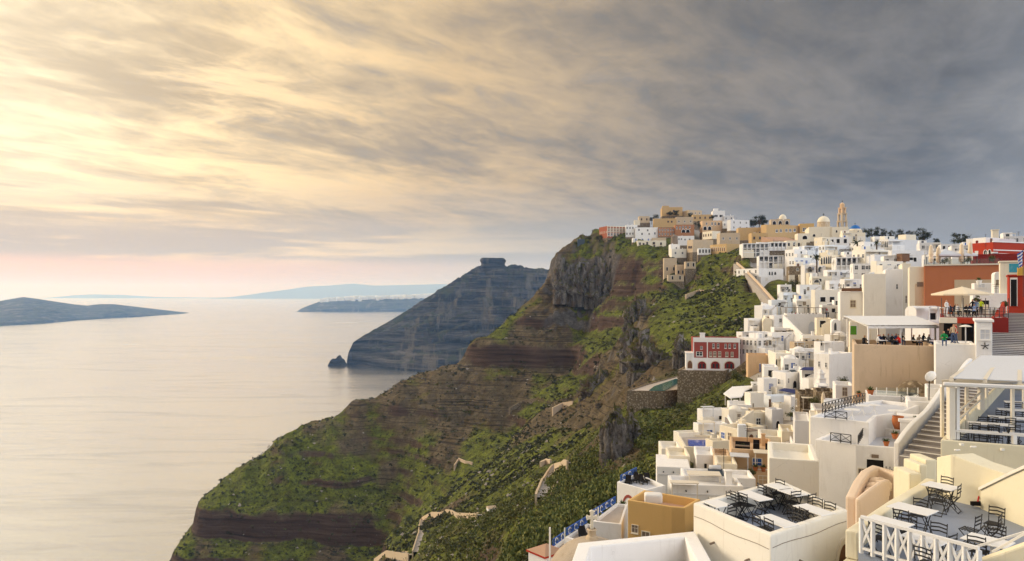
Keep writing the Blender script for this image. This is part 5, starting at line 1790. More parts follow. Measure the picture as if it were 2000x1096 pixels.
# curved stair shelter with terracotta coloured rim (pinkish shell) at the foot of the stair
sp_ = empty('stair_shelter', P(1700, 975, 33), 0, 'curved peach coloured stair shelter with rounded stone steps inside', 'shelter')
for i, (pts, z0) in enumerate((([(1672, 972, 30.5), (1686, 942, 32), (1700, 922, 33), (1716, 914, 34), (1740, 922, 33.5), (1756, 925, 33)], -4), ([(1678, 976, 29.5), (1700, 958, 30), (1722, 943, 30.6), (1738, 936, 31)], -4))):
    ps3 = [P(*q) for q in pts]
    mb = MB()
    wall_strip(mb, [(q.x - sp_.location.x, q.y - sp_.location.y) for q in ps3], [q.z - sp_.location.z + z0 for q in ps3], [q.z - sp_.location.z for q in ps3], 0.42 if i == 0 else 0.2)
    mb.build('curved_wall', 'palepeach', sp_, bevel=0.1, seg=2)
for i in range(7):
    c = P(1702 + (i % 2) * 12 + i * 2, 974 - i * 5, 31.2 + i * 0.25)
    mb = MB()
    mb.lathe([(0.02, 0.30), (0.25, 0.27), (0.36, 0.1), (0.34, -0.2)], 9, (0, 0, 0))
    s_ = mb.build('boulder', 'palepeach', sp_, smooth=True)
    s_.location = c - sp_.location
    s_.scale = (1.2, 0.8, 0.9)

# --- beige retaining wall block and its canopy
h = H('beige', 1664, 1668, 1828, 672, 768, 70, 3, 'oldwall', '', 'big stained beige retaining wall block', name='retaining_block', cat='building', dp=8.0, rim=0.55)
HS['beige'] = h
zf = -(672 - CY) * 70 / F
cp_ = empty('canopy', P(1700, 672, 72), math.radians(3), 'white louvred canopy over the crowded cafe terrace', 'canopy')
wC = (1836 - 1700) * 72 / F
for px in (0.0, 0.48, 1.0):
    for yy_ in (0.4, 4.4):
        MB().box(wC * px - 0.07, wC * px + 0.07, yy_ - 0.07, yy_ + 0.07, -0.6, 1.75 if yy_ < 1 else 2.4).build('post', 'whitepaint', cp_)
mb = MB()
for i in range(14):
    x = wC * i / 13
    mb = MB()
    mb.bar((x, 0.1, 1.72), (x + 0.5, 5.2, 2.5), 0.34, 0.08)
    mb.build('louvre', 'whitepaint', cp_)
MB().bar((-0.2, 0.2, 1.66), (wC + 0.3, 0.2, 1.66), 0.14, 0.2).build('front_beam', 'whitepaint', cp_)
MB().bar((-0.2, 5.0, 2.42), (wC + 0.7, 5.0, 2.42), 0.14, 0.2).build('back_beam', 'whitepaint', cp_)
MB().slab([(-0.2, 0.2, 1.90), (wC + 0.5, 0.2, 1.90), (wC + 0.9, 5.2, 2.66), (-0.1, 5.2, 2.66)], 0.04).build('roof_sheet', 'whitepaint', cp_)
# white block right of it, tower, dark cafe
H('d4', 1824, 1827, 1906, 671, 800, 62, 4, 'white', '', 'plain white block beside the beige retaining wall', dp=5, rim=0.1)
h = H('d4b', 1903, 1906, 1938, 629, 800, 60, 8, 'white', 'Fh@1924,653,18,18', 'white tower block with an iron ornament beside the stairs', dp=4, roof='f')
t0, z0 = h.on('F', 1924, 676)
for i in range(5):
    a = 2 * math.pi * i / 5 + 0.4
    MB().tube([(t0, -0.06, z0), (t0 + 0.3 * math.cos(a), -0.06, z0 + 0.3 * math.sin(a))], 0.035, 5).build('iron_ornament', 'iron', h.root)
cafe = H('cafe', 1834, 1837, 1908, 629, 690, 68, 3, 'dark', '', 'dark open fronted cafe under the red dining terrace', name='cafe', cat='cafe', dp=5, roof='n')  # solid box: the shaded interior is put into its dark colour
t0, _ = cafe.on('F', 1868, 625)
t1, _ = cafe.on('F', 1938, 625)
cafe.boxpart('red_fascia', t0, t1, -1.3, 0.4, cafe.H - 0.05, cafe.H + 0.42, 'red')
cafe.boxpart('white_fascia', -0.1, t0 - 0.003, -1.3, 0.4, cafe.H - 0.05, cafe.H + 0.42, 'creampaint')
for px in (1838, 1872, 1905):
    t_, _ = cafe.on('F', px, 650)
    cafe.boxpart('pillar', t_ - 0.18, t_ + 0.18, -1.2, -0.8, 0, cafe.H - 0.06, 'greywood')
# red dining terrace above
rt = H('redterrace', 1836, 1839, 1970, 619, 640, 72, 2, 'deepred', '', 'upper dining terrace with a red parapet and black railing', name='dining_terrace', cat='terrace', dp=14, rim=0.08, roof='p', roofmat='paving')
mb = MB()
for i in range(16):
    x = rt.W * i / 15
    MB().tube([(x, 0.15, rt.H), (x, 0.15, rt.H + (1.0 if i % 5 else 1.9))], 0.035, 5).build('rail_post', 'iron', rt.root)
for zz_ in (0.95, 0.6, 0.3):
    MB().bar((0, 0.15, rt.H + zz_), (rt.W, 0.15, rt.H + zz_), 0.03).build('rail', 'iron', rt.root)
# open parasol
o = empty('parasol', P(1879, 612, 78), 0, 'large open cream parasol over the upper dining terrace', 'parasol')
hp = (612 - 560) * 78 / F
MB().tube([(0, 0, -0.2), (0, 0, hp + 0.05)], 0.06, 8).build('pole', 'creampaint', o)
mb = MB()
n8 = 8
vs = [(0, 0, hp)]
for k in range(n8):
    a = 2 * math.pi * (k + 0.5) / n8
    vs.append((2.95 * math.cos(a), 2.95 * math.sin(a), hp - 0.78))
for k in range(n8):
    a = 2 * math.pi * (k + 0.5) / n8
    vs.append((2.95 * math.cos(a), 2.95 * math.sin(a), hp - 0.95))
vs.append((0, 0, hp - 0.06))
fs = [(0, 1 + k, 1 + (k + 1) % n8) for k in range(n8)] + [(1 + k, 1 + n8 + k, 1 + n8 + (k + 1) % n8, 1 + (k + 1) % n8) for k in range(n8)] + [(17, 1 + n8 + (k + 1) % n8, 1 + n8 + k) for k in range(n8)]
mb.add(vs, fs).build('canopy', 'canvas', o)
for k in range(n8):
    a = 2 * math.pi * (k + 0.5) / n8
    MB().bar((0, 0, hp - 0.95), (1.6 * math.cos(a), 1.6 * math.sin(a), hp - 0.55), 0.04).build('rib', 'creampaint', o)
# white curved wall house with air unit and chimney behind the parasol terrace
H('c13', 1894, 1900, 1972, 573, 615, 96, 4, 'white', '', 'low curved white wall behind the upper diners', dp=4)
h = H('c13b', 1936, 1942, 1958, 531, 580, 101, 10, 'white', 'Fs@1949,552,7,10', 'slim white chimney house with a vent grille', dp=2.5, roof='v')
H('c13c', 1952, 1957, 1972, 538, 580, 103, 8, 'greywhite', '', 'grey lift shaft box behind the slim chimney house', dp=3)
h = H('c13d', 1897, 1903, 1938, 553, 580, 108, 6, 'white', 'Fh@1917,558,12,7', 'white planter house with air unit behind the parasol', dp=4)
H('c8w', 1776, 1790, 1838, 598, 640, 96, 14, 'white', '', 'sloping white roof house behind the louvred canopy', roof='x')
# red pavilion at the right edge with banner, emblem and flag
rp = H('redpav', 1967, 1970, 2015, 540, 612, 84, 4, 'red', 'Fo@1980,572,12,52', 'red pavilion at the right picture edge', name='pavilion', cat='pavilion', dp=5, roof='f')
bb = H('mural', 1951, 1953, 1996, 513, 545, 96, 6, 'cream', '', 'beige block carrying a blue picture board', dp=3, roof='f')
t0, z0 = bb.on('F', 1971, 532)
t1, z1 = bb.on('F', 1991, 515)
bb.boxpart('picture_board', t0, t1, -0.08, -0.003, z0, z1, plaster('picture_blue', (0.05, 0.33, 0.45), 0.3, 0.6, stain_col=(0.5, 0.55, 0.5), scale=2.5))
em = empty('emblem', P(1994, 538, 82), 0, 'golden crown shaped emblem board above the red pavilion', 'emblem')
MB().add(*xz_prism([(-0.4, 0), (0.6, 0), (0.6, 1.0), (0.45, 0.75), (0.3, 1.15), (0.12, 0.8), (-0.05, 1.1), (-0.2, 0.75), (-0.4, 0.9)], -0.05, 0.05)).build('board', plain('gold', (0.55, 0.30, 0.03), 0.5), em)
fg = empty('flag', P(1994, 545, 80), 0, 'blue and white striped flag hanging from a pole at the right edge', 'flag')
MB().tube([(0.25, 0, -2), (0.25, 0, 3.4)], 0.035, 6).build('pole', 'iron', fg)
for i in range(9):
    c0, c1 = 3.2 - i * 0.18, 3.2 - (i + 1) * 0.18
    mt = 'bluepaint' if i % 2 == 0 else 'whitepaint'
    mb = MB()
    pts0 = [(0.22 - 0.62 * q / 4 * (1 - 0.25 * i / 9), 0.08 * math.sin(q * 2.2 + i * 0.2), c0 - 0.42 * q / 4) for q in range(5)]
    pts1 = [(0.22 - 0.62 * q / 4 * (1 - 0.25 * (i + 1) / 9), 0.08 * math.sin(q * 2.2 + (i + 1) * 0.2), c1 - 0.42 * q / 4) for q in range(5)]
    vs = pts0 + pts1 + [(a, b_ + 0.01, c_) for a, b_, c_ in pts0 + pts1]
    fs = [(q, q + 1, q + 6, q + 5) for q in range(4)] + [(q + 10, q + 15, q + 16, q + 11) for q in range(4)]
    mb.add(vs, fs).build('stripe', mt, fg)

# --- mustard building, blue fenced terraces, dome church, kiosk
mz = -17.3
mu = block('mustard_house', mz, [(1226, 976.5), (1312, 990), (1338, 992), (1368, 975), (1258, 957)], 'mustard', 'mustard yellow flat roofed house with a water tank on top', 'house', wl=0.25, drop=0.7, floormat='pinkroof', bevel=0.06)
pa, pb = flat(mz, [(1226, 976.5), (1312, 990)])
face_opening(mu, pa, pb, 0.42, mz - 3.4, 0.62, 1.0, 's')
face_opening(mu, pa, pb, 0.17, mz - 2.6, 0.5, 0.6, 's')
tk = empty('water_tank', P(1276, 985, 60.5), math.radians(-8), 'white rounded water tank lying on the mustard roof', 'tank')
mb = MB()
mb.box(-0.75, 0.75, -0.5, 0.5, 0.12, 0.95)
mb.build('tank', 'whitepaint', tk, bevel=0.22, seg=3, smooth=True)
MB().box(-0.6, 0.6, -0.4, 0.4, -0.15, 0.12).build('cradle', 'iron', tk)
# white house with red arch and terrace of loungers
wz = -18.6
wa = block('white_house', wz, [(1205, 941), (1262, 957), (1300, 948), (1245, 924)], 'white', 'white house with a red rimmed arch and blue railed roof', 'house', wl=0.2, drop=0.4, floormat='floorpale', bevel=0.05)
pa, pb = flat(wz, [(1205, 941), (1262, 957)])
face_opening(wa, pa, pb, 0.42, wz - 3.4, 1.35, 2.2, 'r')


def blue_fence(label, p0, p1, hgt=0.95, n_=5):
    """blue railing with white scroll work between two places"""
    o = empty('blue_fence', p0, 0, label, 'fence')
    v_ = p1 - p0
    MB().bar(up * hgt, v_ + up * hgt, 0.07).build('top_rail', 'bluepaint', o)
    MB().bar(up * 0.08, v_ + up * 0.08, 0.06).build('bottom_rail', 'bluepaint', o)
    k = max(3, int(v_.length / 0.28))
    for i in range(k + 1):
        MB().bar(v_ * i / k + up * 0.08, v_ * i / k + up * hgt, 0.075).build('upright', 'bluepaint', o)
    for i in range(max(1, k // 4)):
        c = v_ * (i * 4 + 2) / k
        e_ = v_.normalized()
        pts = [c + e_ * 0.22 * math.cos(a) + up * (hgt * 0.52 + 0.28 * math.sin(a)) + Vector((e_.y, -e_.x, 0)) * 0.05 for a in np.linspace(0.3, 5.2, 9)]
        MB().tube(pts, 0.03, 5).build('scroll', 'whitepaint', o)
    return o


blue_fence('blue railing along the roof of the red arched white house', P(1212, 941, 70.8), P(1243, 925, 73.2), 0.62)
for i, (zt, pix, lab, fl_, f0, f1) in enumerate((
        (-19.6, [(1157, 1018), (1214, 1024), (1226, 985), (1203, 983)], 'white terrace with blue scrolled railing left of the mustard house', 'tilefloor', (1157, 1011), (1202, 983)),
        (-20.6, [(1104, 1049), (1148, 1062), (1172, 1030), (1147, 1022)], 'lower white terrace with blue railing and loungers', 'tilefloor', (1106, 1047), (1146, 1022)),
        (-21.4, [(1078, 1070), (1115, 1082), (1130, 1056), (1103, 1050)], 'lowest white terrace with blue railing beside the kiosk', 'tilefloor', (1080, 1068), (1103, 1052)))):
    bk = block('fenced_terrace', zt, pix, 'white', lab, 'terrace', wl=0.22, drop=0.25, floormat=fl_, bevel=0.04)
    a_ = flat(zt, [f0])[0]
    b_ = flat(zt, [f1])[0]
    blue_fence('blue scrolled railing on the ' + ['upper', 'middle', 'lowest'][i] + ' of the three fenced terraces', Vector((*a_, zt)), Vector((*b_, zt)), 0.62)
# dome church with cross
ch = empty('dome_church', P(1156, 1051, 38), 0, 'pale weathered church dome with a stone cross on top', 'church')
MB().lathe([(2.45 * math.cos(a), 2.45 * math.sin(a) - 2.45) for a in np.linspace(-0.1, math.pi / 2 - 0.02, 18)], 36).build('dome', plaster('dome_stone', (0.50, 0.42, 0.33), 0.22, 0.6, stain_col=(0.34, 0.27, 0.19), scale=3.0, bmp=0.7), ch, smooth=True)
MB().lathe([(2.6, -6.5), (2.6, -2.6), (2.75, -2.59), (2.75, -2.42), (2.4, -2.41)], 24).build('drum', 'white', ch)
MB().lathe([(0.36, -0.05), (0.3, 0.1), (0.22, 0.16), (0.22, 0.42), (0.28, 0.45), (0.2, 0.52)], 12).build('pedestal', 'tan', ch)
mb = MB()
out_ = [(-0.09, 0.5), (0.09, 0.5), (0.075, 1.02), (0.2, 0.99), (0.27, 0.94), (0.31, 1.09), (0.27, 1.24), (0.2, 1.19), (0.075, 1.17), (0.1, 1.36), (0.15, 1.43), (0, 1.5), (-0.15, 1.43), (-0.1, 1.36), (-0.075, 1.17), (-0.2, 1.19), (-0.27, 1.24), (-0.31, 1.09), (-0.27, 0.94), (-0.2, 0.99), (-0.075, 1.02)]
mb.add(*xz_prism(out_, -0.07, 0.07)).build('cross', 'cream', ch, bevel=0.015)
# kiosk with pyramid roof
kk_ = empty('kiosk', P(1066, 1096, 42), math.radians(40), 'small kiosk with a red edged pyramid roof', 'kiosk')
zt = (1096 - 1078) * 42 / F
MB().box(-0.72, 0.72, -0.72, 0.72, -4, zt).build('wall', 'white', kk_)
MB().box(-0.82, 0.82, -0.82, 0.82, zt + 0.003, zt + 0.10).build('eaves', 'red', kk_)
mb = MB()
mb.add([(-0.8, -0.8, zt + 0.104), (0.8, -0.8, zt + 0.104), (0.8, 0.8, zt + 0.104), (-0.8, 0.8, zt + 0.104), (0, 0, zt + 0.46)], [(0, 1, 4), (1, 2, 4), (2, 3, 4), (3, 0, 4), (3, 2, 1, 0)]).build('roof', 'pinkroof', kk_)
fr = inst('arched_opening', frame_mesh('arch', 'red'), kk_, (0, -0.72, zt - 1.5), 0, (0.7, 1, 1.2))
for px, y0, y1, d, lab in ((1074, 1030, 1094, 40, 'tall thin white pole beside the kiosk'), (1103, 1031, 1066, 58, 'thin white pole on the lowest fenced terrace'), (1168.5, 991, 1018, 62, 'thin white pole behind the stone cross')):
    o = tag(MB().tube([P(px, y1 + 6, d), P(px, y0, d)], 0.05, 6).build('pole', 'whitepaint'), lab, 'pole')

# fittings on the near walls: spouts, lamps, cables
def fit_wall(root, p, q, zs_, fr_s, kind):
    p, q = Vector(p), Vector(q)
    e = (q - p).normalized()
    n_ = Vector((e.y, -e.x))
    for f_, zz_ in zip(fr_s, zs_):
        c = p + (q - p) * f_
        l0 = Vector((c.x, c.y, zz_)) - root.location
        n3 = Vector((n_.x, n_.y, 0))
        if kind == 'spout':
            MB().tube([l0 - n3 * 0.02, l0 + n3 * 0.16 - up * 0.03], 0.035, 7).build('drain_spout', 'greywood', root)
        elif kind == 'lamp':
            MB().box(l0.x - 0.06, l0.x + 0.06, l0.y - 0.06, l0.y + 0.06, l0.z - 0.1, l0.z + 0.1).build('wall_lamp', 'creampaint', root, bevel=0.02)
        elif kind == 'vent':
            R = Matrix.Rotation(math.atan2(e.y, e.x), 3, 'Z')
            MB().obox(l0 + n3 * 0.01, (0.22, 0.05, 0.22), R).build('vent', 'greywood', root)


A_, B_, C_, D_ = flat(T1Z, T1PIX)
fit_wall(ter1, A_, B_, [T1Z - 0.95, T1Z - 0.95], [0.3, 0.75], 'spout')
fit_wall(ter1, B_, C_, [T1Z - 1.0, T1Z - 1.6], [0.35, 0.7], 'spout')
fit_wall(ter1, A_, B_, [T1Z - 2.2], [0.55], 'vent')
for (p_, q_, zz_) in ((A_, B_, -0.42), (B_, C_, -0.36)):
    p3, q3 = Vector((*p_, T1Z + zz_)), Vector((*q_, T1Z + zz_))
    e = (q3 - p3).normalized()
    n3 = Vector((e.y, -e.x, 0)) * 0.012
    pts = [p3 + (q3 - p3) * s_ + n3 + up * 0.03 * math.sin(s_ * 9) for s_ in np.linspace(0.02, 0.98, 9)]
    MB().tube([q - ter1.location for q in pts], 0.009, 5).build('cable', 'greywood', ter1)
# arched niche at the foot of the terrace wall
c = Vector((*C_, 0)) * 0.12 + Vector((*B_, 0)) * 0.88
face_opening(ter1, B_, C_, 0.93, T1Z - 2.6, 0.75, 1.6, 'A')
pa_, pb_ = flat(T2Z, [(1857, 978), (1914, 991)])
for f_, zz_ in ((0.2, T2Z + 1.75), (0.75, T2Z + 1.95)):
    c = Vector(pa_) + (Vector(pb_) - Vector(pa_)) * f_
    MB().obox(Vector((c.x, c.y - 0.04, zz_)) - w2.location, (0.2, 0.08, 0.06)).build('wall_lamp', 'ivory', w2, bevel=0.02)
for px, py in ((1878, 868), (1957, 878)):
    c = P(px, py, 27.2)
    MB().obox(c - t3.location, (0.12, 0.12, 0.08)).build('wall_lamp', 'ivory', t3)
# ------------------------------------------------------------------ the red arched house and its pool
h = H('redhouse', 1350, 1354, 1445, 660.5, 724, 187, 0, 'rose', '', 'rose red house with white arches above the pool terrace', name='arched_house', dp=8, rim=0.5, roofmat='roofgrey')


def band(h, name, px0, px1, py0, py1, mat, pro=0.07):
    t0, z0 = h.on('F', px0, py1)
    t1, z1 = h.on('F', px1, py0)
    return h.boxpart(name, t0, t1, -pro, -0.003, z0, z1, mat)


band(h, 'parapet_band', 1353.6, 1445.4, 660, 668, 'whitepaint', 0.10)
band(h, 'arcade_wall', 1353.6, 1445.4, 700, 726, 'white', 0.12)
for px in (1354.6, 1381.5, 1443.6):
    band(h, 'corner_strip', px - 1.0, px + 1.0, 668.3, 699.7, 'whitepaint', 0.09)
h.features('Fw@1393.5,675.5,3.6,7.5/1402.5,675.5,3.6,7.5/1417,676,3.6,7.5/1425,676,3.6,7.5/1435,676,3.6,7.5/1370,679,4,5/1366,691,11,7.5 Fs@1388,691.5,4.5,8/1396,691.5,5,9/1405.5,691.5,5,9/1419.5,692,5,8/1430,692,4.5,8')
for px, w_ in ((1371, 16), (1397, 17), (1424.5, 19)):
    t0, z0 = h.on('F', px - w_ / 2, 720)
    t1, z1 = h.on('F', px + w_ / 2, 706)
    fr = inst('arched_opening', frame_mesh('arch', 'creampaint'), h.root, ((t0 + t1) / 2, -0.12, z0), 0, (t1 - t0, 1.0, z1 - z0))
    inst('shaded_loggia_wall', unit_pane('arch', 'deepred'), fr)  # flat darker red panel, shade inside the loggia put into its colour
    for sx in (-0.2, 0.2):
        inst('pane_or_shade', unit_pane('window', 'glass'), fr, (sx, -0.03, 0.12), 0, (0.22, 1, 0.55))
h.chimney(0.22, 0.4, 1.6, 1.2, 'white')
h = H('redannex', 1338, 1340, 1354, 691, 724, 186, 0, 'white', 'FA@1347.5,712,9,15', 'low white wing with an ochre arched door left of the red house', dp=6, roof='f')
up_b = block('stone_terrace', -19.75, [(1323, 723), (1416, 725), (1444, 712), (1345, 711)], 'stone', 'rubble stone terrace under the rose red house', 'terrace', wl=0.4, drop=0.3, floormat='paving', bevel=0)
po_b = block('pool_terrace', -25.6, [(1224, 763), (1297, 764), (1364, 757), (1345, 737), (1322, 734), (1262, 750)], 'stone', 'rubble stone terrace with a long teal swimming pool', 'terrace', wl=0.4, drop=0.25, floormat='tilefloor', bevel=0)
pw_ = ccw(flat(-25.6, [(1268, 761.5), (1299, 762), (1333, 743), (1320, 739.5), (1278, 754)]))
MB().prism([(x - po_b.location.x, y - po_b.location.y) for x, y in pw_], -25.84 - po_b.location.z, -25.62 - po_b.location.z).build('pool_water', 'pool', po_b)
rw = empty('ramp_wall', P(1362, 757, 188), 0, 'sloping rubble stone wall from the pool up to the red house', 'wall')
pts3 = [P(1362, 757, 187), P(1400, 741, 184), P(1430, 724, 181), P(1458, 704, 179)]
mb = MB()
wall_strip(mb, [(q.x - rw.location.x, q.y - rw.location.y) for q in pts3], -8, [q.z - rw.location.z for q in pts3], 0.6)
mb.build('wall', 'stone', rw)
# white hexagonal pavilion
hx = empty('pavilion', P(1440, 800, 140), 0, 'white flat roofed pavilion with open posts at the slope edge', 'pavilion')
hp_ = ccw(flat(-19.3, [(1413, 768), (1426, 776), (1449, 774), (1455, 762), (1482, 752), (1430, 755)]))
lp = [(x - hx.location.x, y - hx.location.y) for x, y in hp_]
MB().prism(lp, -19.3 - hx.location.z - 0.25, -19.3 - hx.location.z).build('roof', 'white', hx, bevel=0.03)
for x, y in offset(lp, 0.35):
    MB().box(x - 0.08, x + 0.08, y - 0.08, y + 0.08, -19.3 - hx.location.z - 3.2, -19.3 - hx.location.z - 0.253).build('post', 'whitepaint', hx)
H('pavbase', 1413, 1418, 1452, 787, 806, 139, 0, 'stone', '', 'low stone base under the white open pavilion', dp=5)
# plunge pool
pl_ = block('plunge_pool', -21.9, [(1322, 847), (1336, 872), (1392, 875), (1391, 850)], 'cream', 'cream walled terrace with a bright blue plunge pool', 'pool', wl=0.35, drop=0.35, floormat='tilefloor')
pq = ccw(flat(-22.2, [(1343, 859), (1345, 871), (1386, 873), (1385, 860)]))
MB().prism([(x - pl_.location.x, y - pl_.location.y) for x, y in pq], -22.24 - pl_.location.z, -22.17 - pl_.location.z).build('pool_water', 'bluepool', pl_)
# ------------------------------------------------------------------ more houses packed into the slope
H('m1', 1286, 1292, 1332, 876, 905, 96, 10, 'ivory', '', 'small ivory house left under the blue plunge pool', dp=5)
H('m2', 1549, 1552, 1584, 821, 890, 74, 8, 'greywhite', '', 'tall grey white wall house left of the round table terrace', dp=6, rim=0.2)
H('m3', 1545, 1549, 1600, 886, 925, 58, 8, 'white', '', 'low white patio with a round white table', dp=4, rim=0.5)
H('m4', 1580, 1583, 1600, 815, 880, 62, 8, 'cream', '', 'narrow cream wall under the broad white roof terrace', dp=4, rim=0.15)
H('m5', 1553, 1562, 1628, 770, 815, 110, 0, 'stone', '', 'brown stone mound wall with scrub under the white belfry', dp=6, rim=0.8)
H('m6', 1588, 1594, 1632, 765, 800, 104, 0, 'stone', '', 'stone garden wall right of the scrubby mound', dp=5)
H('m7', 1626, 1632, 1668, 752, 800, 98, 0, 'white', 'Fs@1650,765,9,16', 'white house with a dark lattice gate under the cube house', dp=5)
H('m8', 1605, 1611, 1650, 783, 820, 90, 0, 'bluewhite', '', 'pale blue tinted low house left of the iron railed terrace', dp=5, roof='x')
H('m9', 1583, 1590, 1640, 800, 835, 80, 0, 'white', '', 'white house with rough planters beside the iron railing', dp=5)
H('m10', 1520, 1527, 1556, 842, 890, 88, 0, 'cream', '', 'cream alley house with a clay pot on its wall', dp=5)
H('m11', 1480, 1486, 1530, 852, 885, 90, 0, 'ivory', '', 'ivory patio house behind the dark sofas', dp=5, rim=0.7)
H('m12', 1466, 1470, 1510, 752, 780, 146, 0, 'white', 'Fb1x1', 'white house with one blue window left of the dark niche', dp=6)
H('m13', 1560, 1566, 1598, 722, 746, 142, 0, 'white', 'Fo@1581,735,18,9', 'white veranda house under a navy sail', dp=6)
H('m14', 1505, 1512, 1552, 640, 668, 196, 0, 'white', 'Fw1x3', 'white house below the plain wall beside the stair', dp=6)
H('m15', 1488, 1494, 1526, 628, 655, 208, 0, 'ivory', 'Fw1x2', 'ivory cube between the cream gable and the stair', dp=6)
H('m16', 1548, 1556, 1596, 584, 615, 236, 0, 'white', 'Fw1x3', 'white house directly above the crowded terrace', dp=7)
H('m17', 1500, 1507, 1535, 586, 615, 240, 0, 'bluewhite', 'Fw1x2', 'bluish cube at the foot of the stone walled steps', dp=7)
H('m18', 1600, 1606, 1645, 596, 632, 205, 0, 'white', 'Fw1x2', 'white house right of the crowded terrace', dp=7)
H('m19', 1560, 1568, 1610, 655, 690, 178, 0, 'white', 'Fa1x3', 'white house with three arched niches below the crowd', dp=6)
H('m20', 1524, 1530, 1560, 700, 735, 154, 0, 'white', 'Fw1x2', 'white cube behind the dark niche house', dp=6)
H('m21', 1488, 1492, 1520, 716, 748, 152, 0, 'white', 'Fo1x1', 'white cube under the peach retaining wall', dp=6)
H('m22', 1420, 1424, 1468, 790, 825, 128, 0, 'white', 'Fw1x1', 'white house behind the open pavilion', dp=5)
H('m23', 1300, 1306, 1348, 890, 925, 88, 0, 'cream', '', 'cream terrace wall under the plunge pool', dp=5)
H('m24', 1355, 1360, 1398, 888, 930, 86, 0, 'white', 'Fo@1378,910,5,9', 'white house with dark doorway left of the stained walls', dp=5)
H('m25', 1395, 1400, 1440, 905, 945, 77, 0, 'cream', '', 'cream garden wall with rocks in front of the stained wall', dp=4)
H('m26', 1700, 1706, 1752, 795, 830, 66, 0, 'white', '', 'long white wall house behind the round tables', dp=4)
H('m27', 1690, 1696, 1800, 772, 800, 64, 0, 'greywhite', '', 'grey blue terrace house with a glass railing under the beige wall', dp=4, rim=0.2)
H('m28', 1518, 1524, 1546, 556, 580, 285, 0, 'white', 'Fw1x2', 'small white house at the bend of the stone walled steps', dp=7)
H('m29', 1580, 1586, 1625, 540, 565, 278, 0, 'ivory', 'Fa1x2', 'ivory house with two arches below the lower palm', dp=7)
H('m30', 1660, 1666, 1706, 515, 545, 262, 0, 'white', 'Fw2x3', 'white house below the wide glazed hotel', dp=7)
H('m31', 1720, 1726, 1770, 500, 520, 246, 0, 'white', 'Fw1x3', 'white house just left of the wooden roof hut', dp=7)
H('m32', 1800, 1806, 1850, 497, 520, 160, 0, 'greywhite', '', 'grey house wall under the grey canopies', dp=6)
H('m33', 1700, 1708, 1745, 462, 480, 400, 0, 'white', 'Fw1x3', 'white skyline house left of the large grey box', dp=7)
H('m34', 1640, 1646, 1690, 455, 474, 410, 0, 'cream', 'Fw1x3', 'cream skyline house under the blue dome', dp=7)
H('m35', 1748, 1754, 1800, 470, 490, 345, 0, 'white', 'Fw1x2', 'white skyline house under the dark pines', dp=7)
H('m36', 1852, 1858, 1900, 480, 500, 230, 0, 'white', 'Fw1x2', 'white skyline house under the round dark tree', dp=7)
H('m37', 1462, 1468, 1500, 455, 474, 455, 0, 'ochre', 'Fk1x3', 'ochre house under the dark hilltop trees', dp=8)
H('m38', 1400, 1406, 1445, 455, 476, 480, 0, 'tan', 'Fw1x3', 'tan house between the cream cottage and the convent', dp=8)
H('m39', 1530, 1536, 1575, 470, 486, 405, 0, 'cream', 'Fo1x4', 'cream house with dark shopfronts below the cathedral annex', dp=8)
# sails
for (pts, mt, lab) in (([(1520, 762, 136), (1560, 770, 134), (1556, 761, 140), (1532, 758, 141)], 'deepblue', 'navy blue shade sail over a white patio'), ([(1562, 722, 140), (1598, 724, 139), (1592, 717, 146), (1570, 717, 146)], 'deepblue', 'navy shade sail over the white veranda')):
    o = empty('shade_sail', P(*pts[0]), 0, lab, 'sail')
    MB().slab([P(*q) - o.location for q in pts], 0.05).build('cloth', mt, o)
    for q in pts[:2]:
        MB().bar(P(*q) - o.location - up * 0.06, P(*q) - o.location - up * 2.6, 0.08).build('post', 'whitepaint', o)
# stone walled stepped alley coming down beside the green slope
pts = [P(1440, 512, 385), P(1462, 530, 352), P(1482, 550, 320), (P(1500, 570, 292)), P(1520, 592, 262)]
al = empty('stepped_alley', pts[0], 0, 'stepped alley with a rubble stone parapet descending beside the green slope', 'alley')
mb = MB()
wall_strip(mb, [(q.x - al.location.x, q.y - al.location.y) for q in pts], [q.z - al.location.z - 9 for q in pts], [q.z - al.location.z for q in pts], -0.6)
mb.build('parapet', 'oldwall', al)
mb = MB()
wall_strip(mb, [(q.x - al.location.x + 0.7, q.y - al.location.y + 0.3) for q in pts], [q.z - al.location.z - 9 for q in pts], [q.z - al.location.z - 0.9 for q in pts], -2.6)
mb.build('pavement', 'paving', al)
# long outdoor stair in the middle village (white)
o = empty('outdoor_stair', P(1535, 618, 200), 0, 'long white outdoor stair slanting down from the crowded terrace', 'stair')
a_, b_ = P(1532, 620, 201), P(1572, 660, 188)
for i in range(16):
    q = a_ + (b_ - a_) * i / 16
    q2 = a_ + (b_ - a_) * (i + 1) / 16
    MB().obox((q + q2) / 2 - o.location - up * 1.5, (0.55, 1.6, 3.0)).build('step', 'paving', o)
mb = MB()
wall_strip(mb, rel(o, [(a_.x - 0.8, a_.y - 0.8), (b_.x - 0.8, b_.y - 0.8)]), [a_.z - o.location.z - 4, b_.z - o.location.z - 4], [a_.z - o.location.z + 0.8, b_.z - o.location.z + 0.8], 0.3)
mb.build('side_wall', 'white', o)


